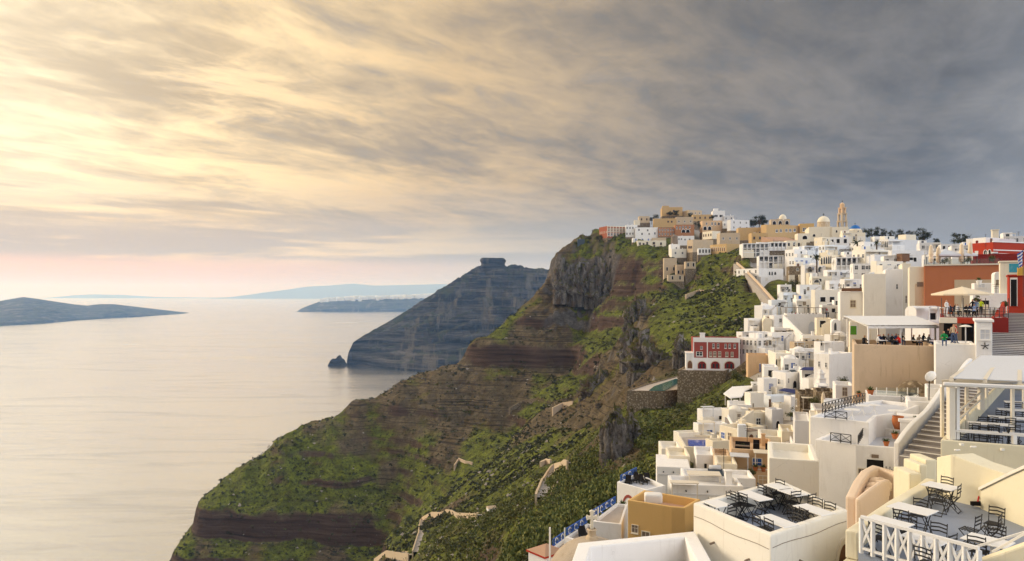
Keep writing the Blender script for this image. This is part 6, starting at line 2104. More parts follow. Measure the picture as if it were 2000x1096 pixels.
# iron railing helper for white terraces
def iron_rail(label, p0, p1, hgt=0.85, mat='iron', name='iron_railing'):
    o = empty(name, p0, 0, label, 'railing')
    v_ = p1 - p0
    for zz_ in (hgt, 0.12):
        MB().bar(up * zz_, v_ + up * zz_, 0.045).build('rail', mat, o)
    k = max(2, int(v_.length / 0.55))
    for i in range(k + 1):
        MB().bar(v_ * i / k, v_ * i / k + up * hgt, 0.04).build('upright', mat, o)
        if i < k:
            MB().bar(v_ * i / k + up * 0.14, v_ * (i + 1) / k + up * (hgt - 0.03), 0.03).build('cross_bar', mat, o)
            MB().bar(v_ * i / k + up * (hgt - 0.03), v_ * (i + 1) / k + up * 0.14, 0.03).build('cross_bar', mat, o)
    return o


def on_plane(px, py, z):
    x, y = flat(z, [(px, py)])[0]
    return Vector((x, y, z))


iron_rail('black crossed railing along the front of the broad white roof terrace', on_plane(1611, 817, zB), on_plane(1654, 821, zB), 0.55)
iron_rail('black crossed railing on the far edge of the broad white terrace', on_plane(1606, 808, zB), on_plane(1690, 786, zB), 0.75)
iron_rail('black crossed railing over the white terrace house corner', on_plane(1622, 863, zA), on_plane(1662, 868, zA), 0.6)
iron_rail('short black railing beside the round table on the corner terrace', on_plane(1676, 868, zA), on_plane(1686, 852, zA), 0.55)
iron_rail('black railing posts of the terrace below the beige wall', P(1760, 790, 62), P(1795, 788, 61), 0.8)
# glass railing under the beige wall
o = empty('glass_railing', P(1700, 778, 66), 0, 'glass railing with white posts under the beige wall', 'railing')
a_, b_ = P(1712, 777, 66), P(1793, 778, 64)
for i in range(5):
    q = a_ + (b_ - a_) * i / 4 - o.location
    MB().bar(q, q + up * 0.95, 0.06).build('post', 'whitepaint', o)
    if i < 4:
        q2 = a_ + (b_ - a_) * (i + 1) / 4 - o.location
        MB().bar((q * 0.97 + q2 * 0.03) + up * 0.5, (q * 0.03 + q2 * 0.97) + up * 0.5, 0.015, 0.85).build('glass_pane', 'clearglass', o)
# dark rough stone arch beside the dish, satellite dish
o = tag(MB().lathe([(1.25 * math.cos(a), 1.0 * math.sin(a)) for a in np.linspace(0, math.pi / 2 - 0.05, 8)], 14, (0, 0, 0)).build('stone_oven', 'stone', smooth=False), 'brown rubble stone vault at the foot of the beige wall', 'oven')
o.location = P(1782, 764, 66.0)
o = empty('satellite_dish', P(1818, 752, 55), math.radians(25), 'white satellite dish beside the pergola roof', 'dish')
mb = MB()
mb.lathe([(0.02, 0.10), (0.2, 0.085), (0.36, 0.03), (0.44, -0.03), (0.43, -0.06), (0.2, 0.05), (0.02, 0.07)], 20)
ds = mb.build('reflector', 'whitepaint', o, smooth=True)
ds.location = (0, 0, 0.65)
ds.rotation_euler = (math.radians(108), 0, math.radians(-22))
MB().tube([(0, 0.15, -1.2), (0, 0.12, 0.6)], 0.04, 6).build('mast', 'iron', o)
MB().tube([(0, -0.1, 0.3), (-0.15, -0.55, 0.6)], 0.02, 5).build('feed_arm', 'iron', o)


# ------------------------------------------------------------------ paths on the slope
def path(label, pix, width, mat='paving', wall=0.0, near=60):
    pts = [hit_ground(px, py, near) for px, py in pix]
    pts = [q for q in pts if q is not None]
    if len(pts) < 2:
        return
    fine_ = []
    for a, b_ in zip(pts[:-1], pts[1:]):
        for s_ in np.linspace(0, 1, 7)[:-1]:
            q = a + (b_ - a) * float(s_)
            fine_.append(Vector((q.x, q.y, max(q.z, ground(q.x, q.y)) + 0.25)))
    fine_.append(pts[-1] + up * 0.25)
    o = empty('path', fine_[0], 0)
    tag(o, label, 'path', kind='structure')
    e = offset([(q.x, q.y) for q in fine_], width / 2, closed=False)
    g_ = offset([(q.x, q.y) for q in fine_], -width / 2, closed=False)
    vs = [(a[0] - o.location.x, a[1] - o.location.y, q.z - o.location.z) for a, q in zip(e, fine_)] + [(a[0] - o.location.x, a[1] - o.location.y, q.z - o.location.z) for a, q in zip(g_, fine_)]
    vs += [(x, y, z - 2.5) for x, y, z in vs]
    k = len(fine_)
    fs = []
    for i in range(k - 1):
        fs += [(i, i + 1, k + i + 1, k + i), (2 * k + i + 1, 2 * k + i, i, i + 1), (k + i, k + i + 1, 3 * k + i + 1, 3 * k + i)]
    MB().add(vs, fs).build('pavement', mat, o)
    # steps
    for i in range(0, k - 1):
        a, b_ = fine_[i], fine_[i + 1]
        m_ = (a + b_) / 2
        ev = Vector((b_.x - a.x, b_.y - a.y, 0))
        if ev.length < 0.1:
            continue
        R = Matrix.Rotation(math.atan2(ev.y, ev.x), 3, 'Z')
        MB().obox(m_ - o.location + up * 0.04, (0.3, width * 0.96, 0.14), R).build('step_edge', 'roofgrey', o)
    if wall:
        for side, s_ in ((e, 1), (g_, -1)):
            mb = MB()
            wall_strip(mb, [(a[0] - o.location.x, a[1] - o.location.y) for a in side], [q.z - o.location.z - 2 for q in fine_], [q.z - o.location.z + wall for q in fine_], 0.4 * s_)
            mb.build('parapet', 'tan', o)


path('stepped path with pale parapets climbing the cactus slope', [(1062, 975), (1070, 950), (1078, 928), (1090, 912), (1122, 908)], 2.4, wall=0.55)
path('winding path at the bottom of the green gully', [(735, 1094), (762, 1078), (806, 1086)], 2.2, wall=0.4)
path('curving stepped path in the middle of the gully', [(815, 1080), (826, 1045), (826, 1015), (850, 1003), (900, 1006), (942, 1008)], 2.4, wall=0.45)


def slope_wall(label, pix, hgt, mat='oldwall', near=60):
    q0 = hit_ground(pix[0][0], pix[0][1], near)
    if q0 is None:
        return
    pts = []
    for i, (px, py) in enumerate(pix):
        Y = q0.y * (1 + 0.012 * math.sin(i * 1.7))
        X = (px - CX) * Y / F
        pts.append(Vector((X, Y, ground(X, Y))))
    o = empty('retaining_wall', pts[0], 0, label, 'wall')
    zt_ = sum(q.z for q in pts) / len(pts)
    tops = [0.6 * q.z + 0.4 * zt_ + hgt for q in pts]
    mb = MB()
    wall_strip(mb, [(q.x - o.location.x, q.y - o.location.y) for q in pts], [q.z - o.location.z - 3 for q in pts], [t_ - o.location.z for t_ in tops], 0.7)
    mb.build('wall', mat, o)


slope_wall('slanting pale masonry wall low in the gully', [(888, 920), (896, 935), (908, 948), (922, 946)], 2.2)
slope_wall('pale retaining wall below the layered slope', [(995, 812), (1022, 822), (1052, 826)], 2.0, 'stone')
slope_wall('ochre retaining wall with a dark doorway on the slope', [(1080, 815), (1098, 822), (1118, 818)], 3.0)
slope_wall('pale wall high on the green slope', [(1340, 586), (1360, 588), (1374, 584)], 1.6)
slope_wall('tan wall spur beside the stepped path', [(1058, 912), (1066, 920), (1074, 930)], 1.4)
q = hit_ground(960, 1000)
o = empty('hut', q, math.radians(20), 'tiny white hut on the lower green slope', 'hut')
MB().box(-1.1, 1.1, -0.9, 0.9, -2.5, 1.1).build('wall', 'white', o)
MB().add([(-1.25, -1.05, 1.103), (1.25, -1.05, 1.103), (1.25, 1.05, 1.103), (-1.25, 1.05, 1.103), (-1.0, 0, 1.6), (1.0, 0, 1.6)], [(0, 1, 5, 4), (2, 3, 4, 5), (1, 2, 5), (3, 0, 4), (3, 2, 1, 0)]).build('roof', 'tan', o)


# ------------------------------------------------------------------ crags
m, t, b = pmat('crag_rock', 0.95, 0.15)
pos = objpos(t)
n1 = t.noise(t.mapping(pos, scale=(1, 1, 0.25)), 0.35, 7, 0.68)
n2 = t.noise(pos, 1.8, 6, 0.7)
colr = t.ramp(t.math('ADD', t.math('MULTIPLY', n1, 0.6), t.math('MULTIPLY', n2, 0.4)), [(0.36, (0.020, 0.018, 0.017)), (0.45, (0.085, 0.076, 0.070)), (0.53, (0.20, 0.18, 0.165)), (0.66, (0.36, 0.33, 0.30))])
colr = t.mix(t.math('MULTIPLY', t.step(t.noise(pos, 0.12, 3, 0.5), 0.5, 0.65), 0.6), colr, (0.13, 0.085, 0.052))
spz = t.node('ShaderNodeSeparateXYZ')
t.link(t.node('ShaderNodeNewGeometry').outputs['Normal'], spz.inputs[0])
colr = t.mix(t.step(t.math('ADD', spz.outputs[2], t.math('MULTIPLY_ADD', n2, 0.5, -0.25)), 0.38, 0.62), colr, t.mix(n2, (0.060, 0.070, 0.022), (0.14, 0.12, 0.05)))
t.link(colr, b.inputs['Base Color'])
bump(t, b, t.math('ADD', n1, t.math('MULTIPLY', n2, 0.5)), 1.0, 1.2)
M_CRAG = m
M_CRAG.cycles.use_transparent_shadow = False


def crag(px0, px1, py0, py1, d, seed, label, dpt=0.8):
    w_ = (px1 - px0) * d / F
    hh_ = (py1 - py0) * d / F
    c = P((px0 + px1) / 2, py1, d)
    nu, nv = 88, 44
    ii, jj = np.meshgrid(np.arange(nu + 1), np.arange(nv + 1), indexing='ij')
    a = 2 * np.pi * ii / nu
    e = jj / nv
    ca, sa = np.cos(a), np.sin(a)
    rr = np.sqrt(np.clip(1 - e ** 2.4, 0, 1)) * 1.15
    fis = fbm(ca * 4.2 + seed * 3.7, sa * 4.2 + e * 2.4, 5, 400 + seed, 0.62, ridged=True) - 0.6
    lump = fbm(ca * 1.9 + e * 2.8 + seed, sa * 1.9 - e * 2.2, 5, 440 + seed, 0.6) - 0.5
    led_ = 0.10 * np.sin(e * 17 + seed + 3 * lump)
    rr = rr * (1 + 0.8 * fis + 0.9 * lump + led_)
    z = hh_ * e * (1 + 0.9 * lump + 0.35 * fis + 0.2 * np.sin(ca * 2 + seed))
    z = np.where(e <= 0.001, -hh_ * 0.25 - 2.0, z)
    V = np.stack([c.x + rr * ca * w_ / 2, c.y + rr * sa * w_ / 2 * dpt, c.z + z], -1).reshape(-1, 3)
    me, _ = grid_mesh('crag', V, nu + 1, nv + 1)
    return tag(new_obj('crag', me, M_CRAG), label, 'crag', kind='structure')


crag(1174, 1224, 820, 918, 128, 1, 'pale grey fissured crag above the cactus slope')
crag(1212, 1262, 822, 900, 133, 2, 'dark split crag right of the pale grey one')
crag(1236, 1302, 668, 728, 262, 3, 'dark grey crag left of the rose red house')
crag(1215, 1262, 650, 705, 330, 4, 'brown crag on the rib of the slope')
crag(1222, 1262, 592, 650, 418, 5, 'broken crag on the slope rib', 1.2)
for i, (a_, b_, c_, e_, dd, lab) in enumerate(((1084, 1124, 512, 574, 560, 'left end of the grey cliff band'), (1114, 1156, 522, 580, 557, 'second buttress of the grey cliff band'), (1146, 1188, 524, 584, 552, 'third buttress of the grey cliff band'), (1178, 1220, 528, 586, 546, 'fourth buttress of the grey cliff band'), (1208, 1252, 532, 584, 536, 'fifth buttress of the grey cliff band'), (1240, 1286, 545, 585, 520, 'right end of the grey cliff band'))):
    crag(a_, b_, c_, e_, dd, 10 + i, lab, 0.7)
crag(1140, 1200, 735, 780, 352, 20, 'red brown crag in the upper gully')
crag(1318, 1352, 662, 700, 232, 22, 'dark crag tucked behind the rose red house')


# ------------------------------------------------------------------ roof clutter: chimneys, aerials, solar heaters as parts of their houses
rc = random.Random(21)
for key, h_ in HS.items():
    if h_.d < 66 or h_.W < 3 or h_.D < 2.5 or key in ('orange', 'cath', 'castle', 'terrace2', 'beige', 'cafe', 'redterrace', 'pinkhall', 'bluedome', 'plunge', 'cyl', 'd4', 'd4b', 'f6') or not hasattr(h_, 'roof_z'):
        continue
    x = rc.random()
    if x < 0.45:
        h_.chimney(rc.uniform(0.15, 0.85), rc.uniform(0.3, 0.8), rc.uniform(0.6, 1.5), rc.uniform(0.4, 0.7), 'white' if h_.colr in ('white', 'bluewhite', 'ivory', 'greywhite') else h_.colr)
    if x > 0.3 and x < 0.8:
        ax__, ay__ = h_.W * rc.uniform(0.2, 0.8), h_.D * rc.uniform(0.3, 0.8)
        hh__ = rc.uniform(1.6, 3.2)
        mb = MB()
        mb.tube([(ax__, ay__, h_.roof_z - 0.1), (ax__, ay__, h_.roof_z + hh__)], 0.035, 4)
        for q in range(3):
            mb.bar((ax__ - 0.45 + 0.1 * q, ay__, h_.roof_z + hh__ - 0.15 - 0.25 * q), (ax__ + 0.45 - 0.1 * q, ay__, h_.roof_z + hh__ - 0.15 - 0.25 * q), 0.03)
        mb.build('aerial', 'iron', h_.root)
    if x > 0.72:
        ax__, ay__ = h_.W * rc.uniform(0.25, 0.7), h_.D * rc.uniform(0.35, 0.7)
        hb_ = MB().obox((ax__, ay__, h_.roof_z + 0.35), (1.5, 1.0, 0.06), Matrix.Rotation(math.radians(30), 3, 'X')).build('solar_panel', 'slate', h_.root)
        MB().tube([(ax__ - 0.6, ay__ + 0.45, h_.roof_z + 0.75), (ax__ + 0.6, ay__ + 0.45, h_.roof_z + 0.75)], 0.24, 10).build('water_tank', 'sheet', h_.root, smooth=True)
    if 0.1 < x < 0.3 and h_.d < 300:
        ax__ = h_.W * rc.uniform(0.2, 0.8)
        MB().box(ax__ - 0.4, ax__ + 0.4, -0.32, -0.005, h_.H - 1.7, h_.H - 1.15).build('air_unit', 'sheet', h_.root)
# stepped annexes, roof rooms, stairs and openings that break up the plain cubes (parts of their houses)
ra_ = random.Random(33)
SKIP = ('orange', 'cath', 'castle', 'terrace2', 'beige', 'cafe', 'redterrace', 'pinkhall', 'bluedome', 'cyl', 'd4', 'd4b', 'f6', 'redhouse', 'redannex', 'shutters', 'backwhite', 'backwhite2', 'm27', 'm26', 'mural', 'redpav', 'towerstack', 'orangel', 'redterr', 'redstub', 'f8', 'c13b', 'slateblock', 'pavbase', 'm2', 'm4', 'c9d', 'c9e', 'e8', 'c9a', 'c9b', 'c9c', 'e11', 'a19')
for key, h_ in HS.items():
    if key in SKIP or h_.d < 62 or h_.d > 420 or h_.W < 2.6:
        continue
    W, D, Hh = h_.W, h_.D, h_.H
    vis = (h_.bot - h_.top) * h_.d / F
    plainfront = '@' not in h_.feats
    cm = h_.colr
    if W > 4.5 and D > 4 and h_.rooftype == 'p' and ra_.random() < 0.55:
        w_ = W * ra_.uniform(0.28, 0.42)
        x0 = ra_.choice((0.35, W - w_ - 0.35))
        y0 = D * ra_.uniform(0.3, 0.45)
        hh_ = ra_.uniform(1.5, 2.2)
        h_.boxpart('roof_room', x0, x0 + w_, y0, D - 0.3, h_.roof_z - 0.05, h_.roof_z + hh_, ra_.choice((cm, 'white', 'ivory')), 0.04)
        h_.boxpart('roof_room_door', x0 + w_ * 0.3, x0 + w_ * 0.3 + 0.8, y0 - 0.04, y0 - 0.003, h_.roof_z, h_.roof_z + min(hh_ - 0.2, 1.8), ra_.choice(('glass', 'bluepaint', 'wood', 'sheet')))
    n_an = 2 if plainfront else (1 if ra_.random() < 0.4 else 0)
    for q in range(n_an):
        w_ = W * ra_.uniform(0.30, 0.5)
        x0 = (0.0 if q == 0 else W - w_) + ra_.uniform(-0.4, 0.4)
        dp_ = ra_.uniform(0.9, 2.4)
        zt = Hh - max(1.1, vis * ra_.uniform(0.38, 0.72))
        if zt < 0.8:
            continue
        mt = ra_.choice((cm, cm, 'white', 'ivory', 'cream'))
        mb = MB()
        sh_ = min(0.45, zt * 0.4)
        shell(mb, [(x0, -dp_), (x0 + w_, -dp_), (x0 + w_, -0.004), (x0, -0.004)], 0, zt, 0.16, sh_)
        mb.box(x0 + 0.163, x0 + w_ - 0.163, -dp_ + 0.163, -0.17, zt - sh_ - 0.1, zt - sh_)
        an = mb.build('annex', mt, h_.root, bevel=0.03)
        kd = ra_.choice('wbodaWhs')
        k_, fm_, im_ = OPEN[kd]
        hz_ = min(1.9 if k_ != 'window' else 1.0, (zt if zt < 3 else 2.6) * 0.7)
        wz_ = min(0.9, w_ * 0.4)
        fr = inst({'window': 'window', 'door': 'door', 'arch': 'arched_opening'}[k_], frame_mesh(k_, fm_), an, (x0 + w_ * ra_.uniform(0.35, 0.65), -dp_, zt - sh_ - 0.25 - hz_), 0, (wz_, 1.0, hz_))
        if ra_.random() < 0.4:
            MB().box(x0 + 0.1, x0 + w_ - 0.1, -dp_ - 0.1, -dp_ + 0.02, zt - 0.02, zt + 0.05).build('coping', 'whitepaint', an)
        if ra_.random() < 0.45 and w_ > 1.6:
            pg_ = MB()
            for xx in (x0 + 0.15, x0 + w_ - 0.15):
                pg_.box(xx - 0.05, xx + 0.05, -dp_ + 0.1, -dp_ + 0.2, zt - sh_, zt + 1.7)
            pg_.box(x0, x0 + w_, -dp_ + 0.02, -0.05, zt + 1.7, zt + 1.78)
            pg_.build('pergola', ra_.choice(('whitepaint', 'greywood', 'sheet', 'creampaint')), an)
    if plainfront and vis > 2.5:
        kd = ra_.choice('wbowAs')
        h_.opening('F', W * ra_.uniform(0.3, 0.7), Hh - 1.5, min(0.9, W * 0.25), 1.1, kd)
    if D > 3 and ra_.random() < 0.5 and vis > 2.5:
        for q in range(ra_.randrange(1, 3)):
            h_.opening('L', D * ra_.uniform(0.2, 0.8), Hh - ra_.uniform(1.3, max(1.4, vis * 0.6)), 0.7, 1.0, ra_.choice('wwbosh'))
    if ra_.random() < 0.25 and vis > 2 and W > 3:                    # outside stair against the front
        ns = 7
        x1 = W * 0.95
        for q in range(ns):
            h_.boxpart('stair_step', x1 - 0.32 * (q + 1), x1 - 0.32 * q, -0.85, -0.006, max(0, Hh - vis), Hh - 0.3 - 0.2 * q, cm)
# a few white domes and vaults among the cubes
for i, (key, fx, fy, r_, mt) in enumerate((('e5', 0.5, 0.5, 1.5, 'white'), ('e9b', 0.3, 0.5, 1.3, 'white'), ('b17', 0.5, 0.5, 2.0, 'white'), ('m15', 0.5, 0.5, 1.3, 'white'), ('f3', 0.5, 0.5, 1.2, 'ivory'), ('m20', 0.5, 0.5, 1.4, 'white'), ('e18', 0.6, 0.5, 1.5, 'white'))):
    h_ = HS[key]
    MB().lathe([(r_ * math.cos(a), r_ * 0.8 * math.sin(a)) for a in np.linspace(0, math.pi / 2 - 0.02, 9)], 20, (h_.W * fx, h_.D * fy, h_.roof_z - 0.02)).build('dome', mt, h_.root, smooth=True)

# slanting cream stair in the lower cluster, furled parasol, small props
for i, (p0, p1, mt, lab) in enumerate((((1467, 806, 112), (1404, 853, 104), 'cream', 'slanting cream stair wall beside the plunge pool houses'), ((1418, 815, 117), (1432, 842, 112), 'stepgrey', 'dark stepped flight between white walls under the pavilion'), ((1532, 842, 92), (1546, 880, 84), 'paving', 'grey stepped alley between cream and white walls'), ((1600, 812, 84), (1572, 835, 80), 'white', 'short white stair beside the scrubby mound'))):
    a_, b_ = P(*p0), P(*p1)
    o = empty('outdoor_stair', b_, 0, lab, 'stair')
    n_ = 14
    for q in range(n_):
        c_ = a_ + (b_ - a_) * ((q + 0.5) / n_)
        MB().obox(c_ - o.location - up * 1.5, (abs(b_.x - a_.x) / n_ + 0.05, 1.3, 3.0 + 0.004 * q)).build('step', mt, o)
    mb = MB()
    wall_strip(mb, rel(o, [(a_.x, a_.y - 0.7), (b_.x, b_.y - 0.7)]), [a_.z - o.location.z - 3, b_.z - o.location.z - 3], [a_.z - o.location.z + 0.55, b_.z - o.location.z + 0.55], 0.2)
    mb.build('side_wall', 'cream' if i == 0 else 'white', o, bevel=0.04)
o = empty('closed_parasol', P(1608, 800, 92), 0, 'furled beige parasol beside the stone garden wall', 'parasol')
MB().tube([(0, 0, -0.5), (0, 0, 2.4)], 0.04, 6).build('pole', 'greywood', o)
MB().lathe([(0.1, 0.5), (0.26, 0.6), (0.28, 1.3), (0.2, 1.9), (0.05, 2.3)], 10).build('canopy', 'canvas', o)
# ------------------------------------------------------------------ iron chairs and tables
def chair_proto():
    r = empty('iron_chair', (0, 0, 0), 0, 'black folding iron chair', 'chair')
    # seat faces -y; backrest at +y
    for sx in (-1, 1):
        x = 0.20 * sx
        MB().tube([(x, -0.17, 0.0), (x, 0.0, 0.22), (x, 0.19, 0.46), (x, 0.23, 0.90)], 0.013, 5).build('leg', 'iron', r)
        MB().tube([(x * 0.92, 0.24, 0.0), (x * 0.92, 0.02, 0.22), (x * 0.92, -0.20, 0.45)], 0.013, 5).build('leg', 'iron', r)
    for zz_ in (0.86, 0.76, 0.66):
        MB().tube([(-0.20, 0.222 - 0.0 * zz_, zz_ - 0.01), (0, 0.245, zz_ + 0.012), (0.20, 0.222, zz_ - 0.01)], 0.02, 5).build('back_slat', 'iron', r)
    for i in range(6):
        y = -0.19 + 0.072 * i
        MB().box(-0.20, 0.20, y - 0.02, y + 0.02, 0.445, 0.46).build('seat_slat', 'iron', r)
    MB().bar((-0.2, -0.16, 0.02), (0.2, -0.16, 0.02), 0.02).bar((-0.185, 0.23, 0.02), (0.185, 0.23, 0.02), 0.02).build('stretcher', 'iron', r)
    return r


CH0 = chair_proto()
CH_USED = [False]


def chair(loc, face, label, group):
    """face: angle of the direction the sitter looks"""
    if not CH_USED[0]:
        o = CH0
        CH_USED[0] = True
    else:
        o = copy_tree(CH0)
    o.location = loc
    o.rotation_euler = (0, 0, face + math.pi / 2)
    o['label'] = label
    o['group'] = group
    return o


def table(zf, c, axis, L, W, label, group, mat='whitepaint', name='table'):
    """rectangular white topped folding table; c is the centre of its top in world x, y"""
    o = empty(name, (c[0], c[1], zf), math.atan2(axis[1], axis[0]), label, 'table', group)
    mb = MB()
    tp_ = MB().box(-L / 2, L / 2, -W / 2, W / 2, 0.715, 0.745).build('table_top', mat, o, bevel=0.008)
    for sx in (-1, 1):
        x = sx * (L / 2 - 0.16)
        MB().tube([(x, -W / 2 + 0.08, 0.0), (x, W / 2 - 0.1, 0.715)], 0.016, 5).build('leg', 'iron', o)
        MB().tube([(x + 0.03 * sx, W / 2 - 0.08, 0.0), (x + 0.03 * sx, -W / 2 + 0.1, 0.715)], 0.016, 5).build('leg', 'iron', o)
    MB().bar((-L / 2 + 0.16, 0, 0.36), (L / 2 - 0.16, 0, 0.36), 0.02).build('stretcher', 'iron', o)
    return o


def clamp_in(q, poly, inset):
    """pull a place inside a counter-clockwise outline, inset metres from its edges"""
    p = Vector(q)
    for _ in range(3):
        for i in range(len(poly)):
            a, b_ = Vector(poly[i]), Vector(poly[(i + 1) % len(poly)])
            e = (b_ - a).normalized()
            n_ = Vector((-e.y, e.x))
            dd = (p - a).dot(n_)
            if dd < inset:
                p = p + n_ * (inset - dd)
    return (p.x, p.y)


def furnish(zf, z3, tables, chairs, axis, tlabel, clabel, grp, x0, y0, sc):
    cs_ = []
    for (zx, zy, L, W, lab) in tables:
        px, py = x0 + zx / sc, y0 + zy / sc
        c = flat(zf + 0.74, [(px, py)])[0]
        if z3 is not None:
            c = clamp_in(c, z3, 0.55)
        cs_.append(c)
        table(zf, c, axis, L, W, lab, grp + ' tables')
    for (zx, zy, lab) in chairs:
        px, py = x0 + zx / sc, y0 + zy / sc
        x, y = flat(zf + 0.88, [(px, py)])[0]
        if z3 is not None:
            x, y = clamp_in((x, y), z3, 0.36)
        best = min(cs_, key=lambda q: (q[0] - x) ** 2 + (q[1] - y) ** 2)
        ax_ = Vector(axis).normalized()
        dv = Vector((best[0] - x, best[1] - y))
        per = Vector((-ax_.y, ax_.x))
        # face along or across the table, whichever is closer
        opts = [ax_, -ax_, per, -per]
        L_ = 1.0
        f_ = max(opts, key=lambda v: v.dot(dv.normalized()) + (0.12 if abs(v.dot(per)) > 0.5 else 0))
        a = math.atan2(f_.y, f_.x) + random.uniform(-0.15, 0.15)
        # back of the chair is 0.23 behind its centre
        chair((x + 0.23 * math.cos(a), y + 0.23 * math.sin(a), zf), a, lab, grp + ' chairs')


a_, b_ = flat(T1Z, [T1PIX[0], T1PIX[1]])
ax1 = (b_[0] - a_[0], b_[1] - a_[1])
furnish(T1Z - 0.72, ccw(flat(T1Z, T1PIX)),
        [(955, 268, 0.75, 0.6, 'white table at the far corner of the ivory dining terrace'), (735, 378, 1.15, 0.6, 'long white table near the middle of the ivory terrace'), (310, 455, 0.75, 0.6, 'white table tucked in the left corner of the ivory terrace'),
         (1340, 330, 0.85, 0.6, 'white table against the ivory back wall'), (1385, 528, 1.15, 0.6, 'long white table along the right parapet of the ivory terrace'), (985, 648, 1.15, 0.6, 'long white table nearest the front corner of the ivory terrace')],
        [(1098, 172, 'lone black iron chair silhouetted against the ivory back wall'), (760, 245, 'black iron chair farthest left at the far corner table'), (822, 258, 'black iron chair in front of the far corner table'), (890, 292, 'black iron chair nearest at the far corner table'),
         (455, 340, 'black iron chair left of the middle long table'), (500, 330, 'black iron chair behind the middle long table, left'), (610, 352, 'black iron chair in front of the middle long table'), (505, 468, 'black iron chair at the left corner table'),
         (1195, 330, 'black iron chair left of the back wall table'), (1430, 402, 'black iron chair in front of the back wall table'), (1560, 350, 'black iron chair at the right end of the back wall table'), (1580, 448, 'black iron chair at the far end of the right parapet table'),
         (1140, 485, 'black iron chair left of the right parapet table'), (1275, 520, 'black iron chair in front of the right parapet table'), (1215, 575, 'black iron chair between the two nearest long tables'), (758, 585, 'black iron chair left of the front corner table'), (895, 632, 'black iron chair in front of the front corner table')],
        ax1, '', '', 'ivory terrace', 1340, 900, 5.556)
a_, b_ = flat(T2Z, [(1676, 1076), (1800, 1112)])
ax2 = (b_[0] - a_[0], b_[1] - a_[1])
furnish(T2Z, None,
        [(1000, 350, 0.95, 0.72, 'pale table farthest back on the grey blue terrace'), (720, 575, 1.15, 0.75, 'pale table second from the yellow wall on the grey blue terrace'), (480, 705, 1.1, 0.72, 'pale table by the left parapet of the grey blue terrace'),
         (850, 865, 1.0, 0.72, 'pale table alone in the middle of the grey blue terrace'), (1465, 890, 1.0, 0.72, 'pale table near the white handrail')],
        [(1068, 262, 'black iron chair behind the farthest pale table'), (945, 372, 'black iron chair in front of the farthest pale table'), (805, 478, 'black iron chair behind the second pale table'), (605, 588, 'black iron chair between second and third pale tables'),
         (355, 724, 'black iron chair behind the crossed railing at the left corner'), (690, 640, 'black iron chair pulled under the second pale table'), (985, 718, 'black iron chair behind the lone pale table'), (1125, 838, 'black iron chair turned sideways in the middle of the floor'),
         (1355, 852, 'black iron chair left of the handrail table'), (1560, 742, 'black iron chair behind the handrail table'), (820, 960, 'black iron chair close behind the crossed railing'), (1190, 345, 'black iron armchair beside the yellow wall'),
         (1380, 650, 'black iron chair set apart before the stacked ones'), (1560, 560, 'black iron chair, back one of the jumbled stack by the cream wall'), (1595, 640, 'black iron chair, front one of the jumbled stack by the cream wall')],
        ax2, '', '', 'grey blue terrace', 1640, 880, 5.075)
a_, b_ = flat(T3Z, [(1857, 858), (1990, 868)])
ax3 = (b_[0] - a_[0], b_[1] - a_[1])
furnish(T3F, ccw(tp),
        [(1230, 562, 1.5, 0.7, 'white table in the front row under the pergola'), (1345, 492, 1.6, 0.7, 'white table in the second row under the pergola'), (1520, 437, 1.6, 0.7, 'white table in the third row under the pergola'), (1590, 368, 1.6, 0.7, 'white table in the fourth row under the pergola'), (1640, 302, 1.6, 0.7, 'white table in the back row under the pergola'), (1640, 590, 1.3, 0.7, 'white table by the front rail at the right edge')],
        [(1085, 560, 'black chair left in the front row under the pergola'), (1255, 570, 'black chair in front of the front row table'), (1400, 590, 'black chair at the right of the front row table'), (1205, 485, 'black chair left in the second row under the pergola'), (1375, 500, 'black chair right in the second row under the pergola'), (1285, 432, 'black chair left in the third row under the pergola'),
         (1365, 430, 'black chair second in the third row under the pergola'), (1525, 440, 'black chair right in the third row under the pergola'), (1440, 372, 'black chair left in the fourth row under the pergola'), (1600, 385, 'black chair right in the fourth row under the pergola'), (1515, 310, 'black chair left in the back row under the pergola'), (1590, 300, 'black chair right in the back row under the pergola'), (1500, 540, 'black chair between front and second rows under the pergola'), (1560, 500, 'black chair at the end of the second row under the pergola')],
        ax3, '', '', 'pergola', 1640, 720, 4.567)


# round white tables on the white terraces
def round_table(loc, r, label, mat='whitepaint'):
    o = empty('round_table', loc, 0, label, 'table', 'round white tables')
    MB().lathe([(0.0, 0.74), (r, 0.74), (r, 0.70), (0.0, 0.70)], 20).build('table_top', mat, o)
    for k in range(3):
        a = 2 * math.pi * k / 3 + 0.4
        MB().tube([(0.06 * math.cos(a), 0.06 * math.sin(a), 0.70), (0.05 * math.cos(a), 0.05 * math.sin(a), 0.35), (0.32 * math.cos(a), 0.32 * math.sin(a), 0)], 0.02, 5).build('leg', mat, o)
    return o


for zx, zy, zz_, r, lab in ((110, 362, zB - 0.25, 0.5, 'round white table nearest the iron railing on the broad terrace'), (205, 327, zB - 0.25, 0.45, 'round white table second from the railing'), (310, 322, zB - 0.25, 0.4, 'round white table farthest back on the broad terrace'), (500, 372, zB - 0.25, 0.5, 'round white table near the terracotta jar'), (150, 548, zA - 0.55, 0.7, 'large round white table on the corner terrace with black railing')):
    q = flat(zz_ + 0.74, [(1640 + zx / 4.567, 720 + zy / 4.567)])[0]
    round_table((q[0], q[1], zz_), r, lab)
o_ = P(1573, 903, 57)
round_table((o_.x, o_.y, o_.z - 0.74), 0.62, 'round cream table on the low white patio')


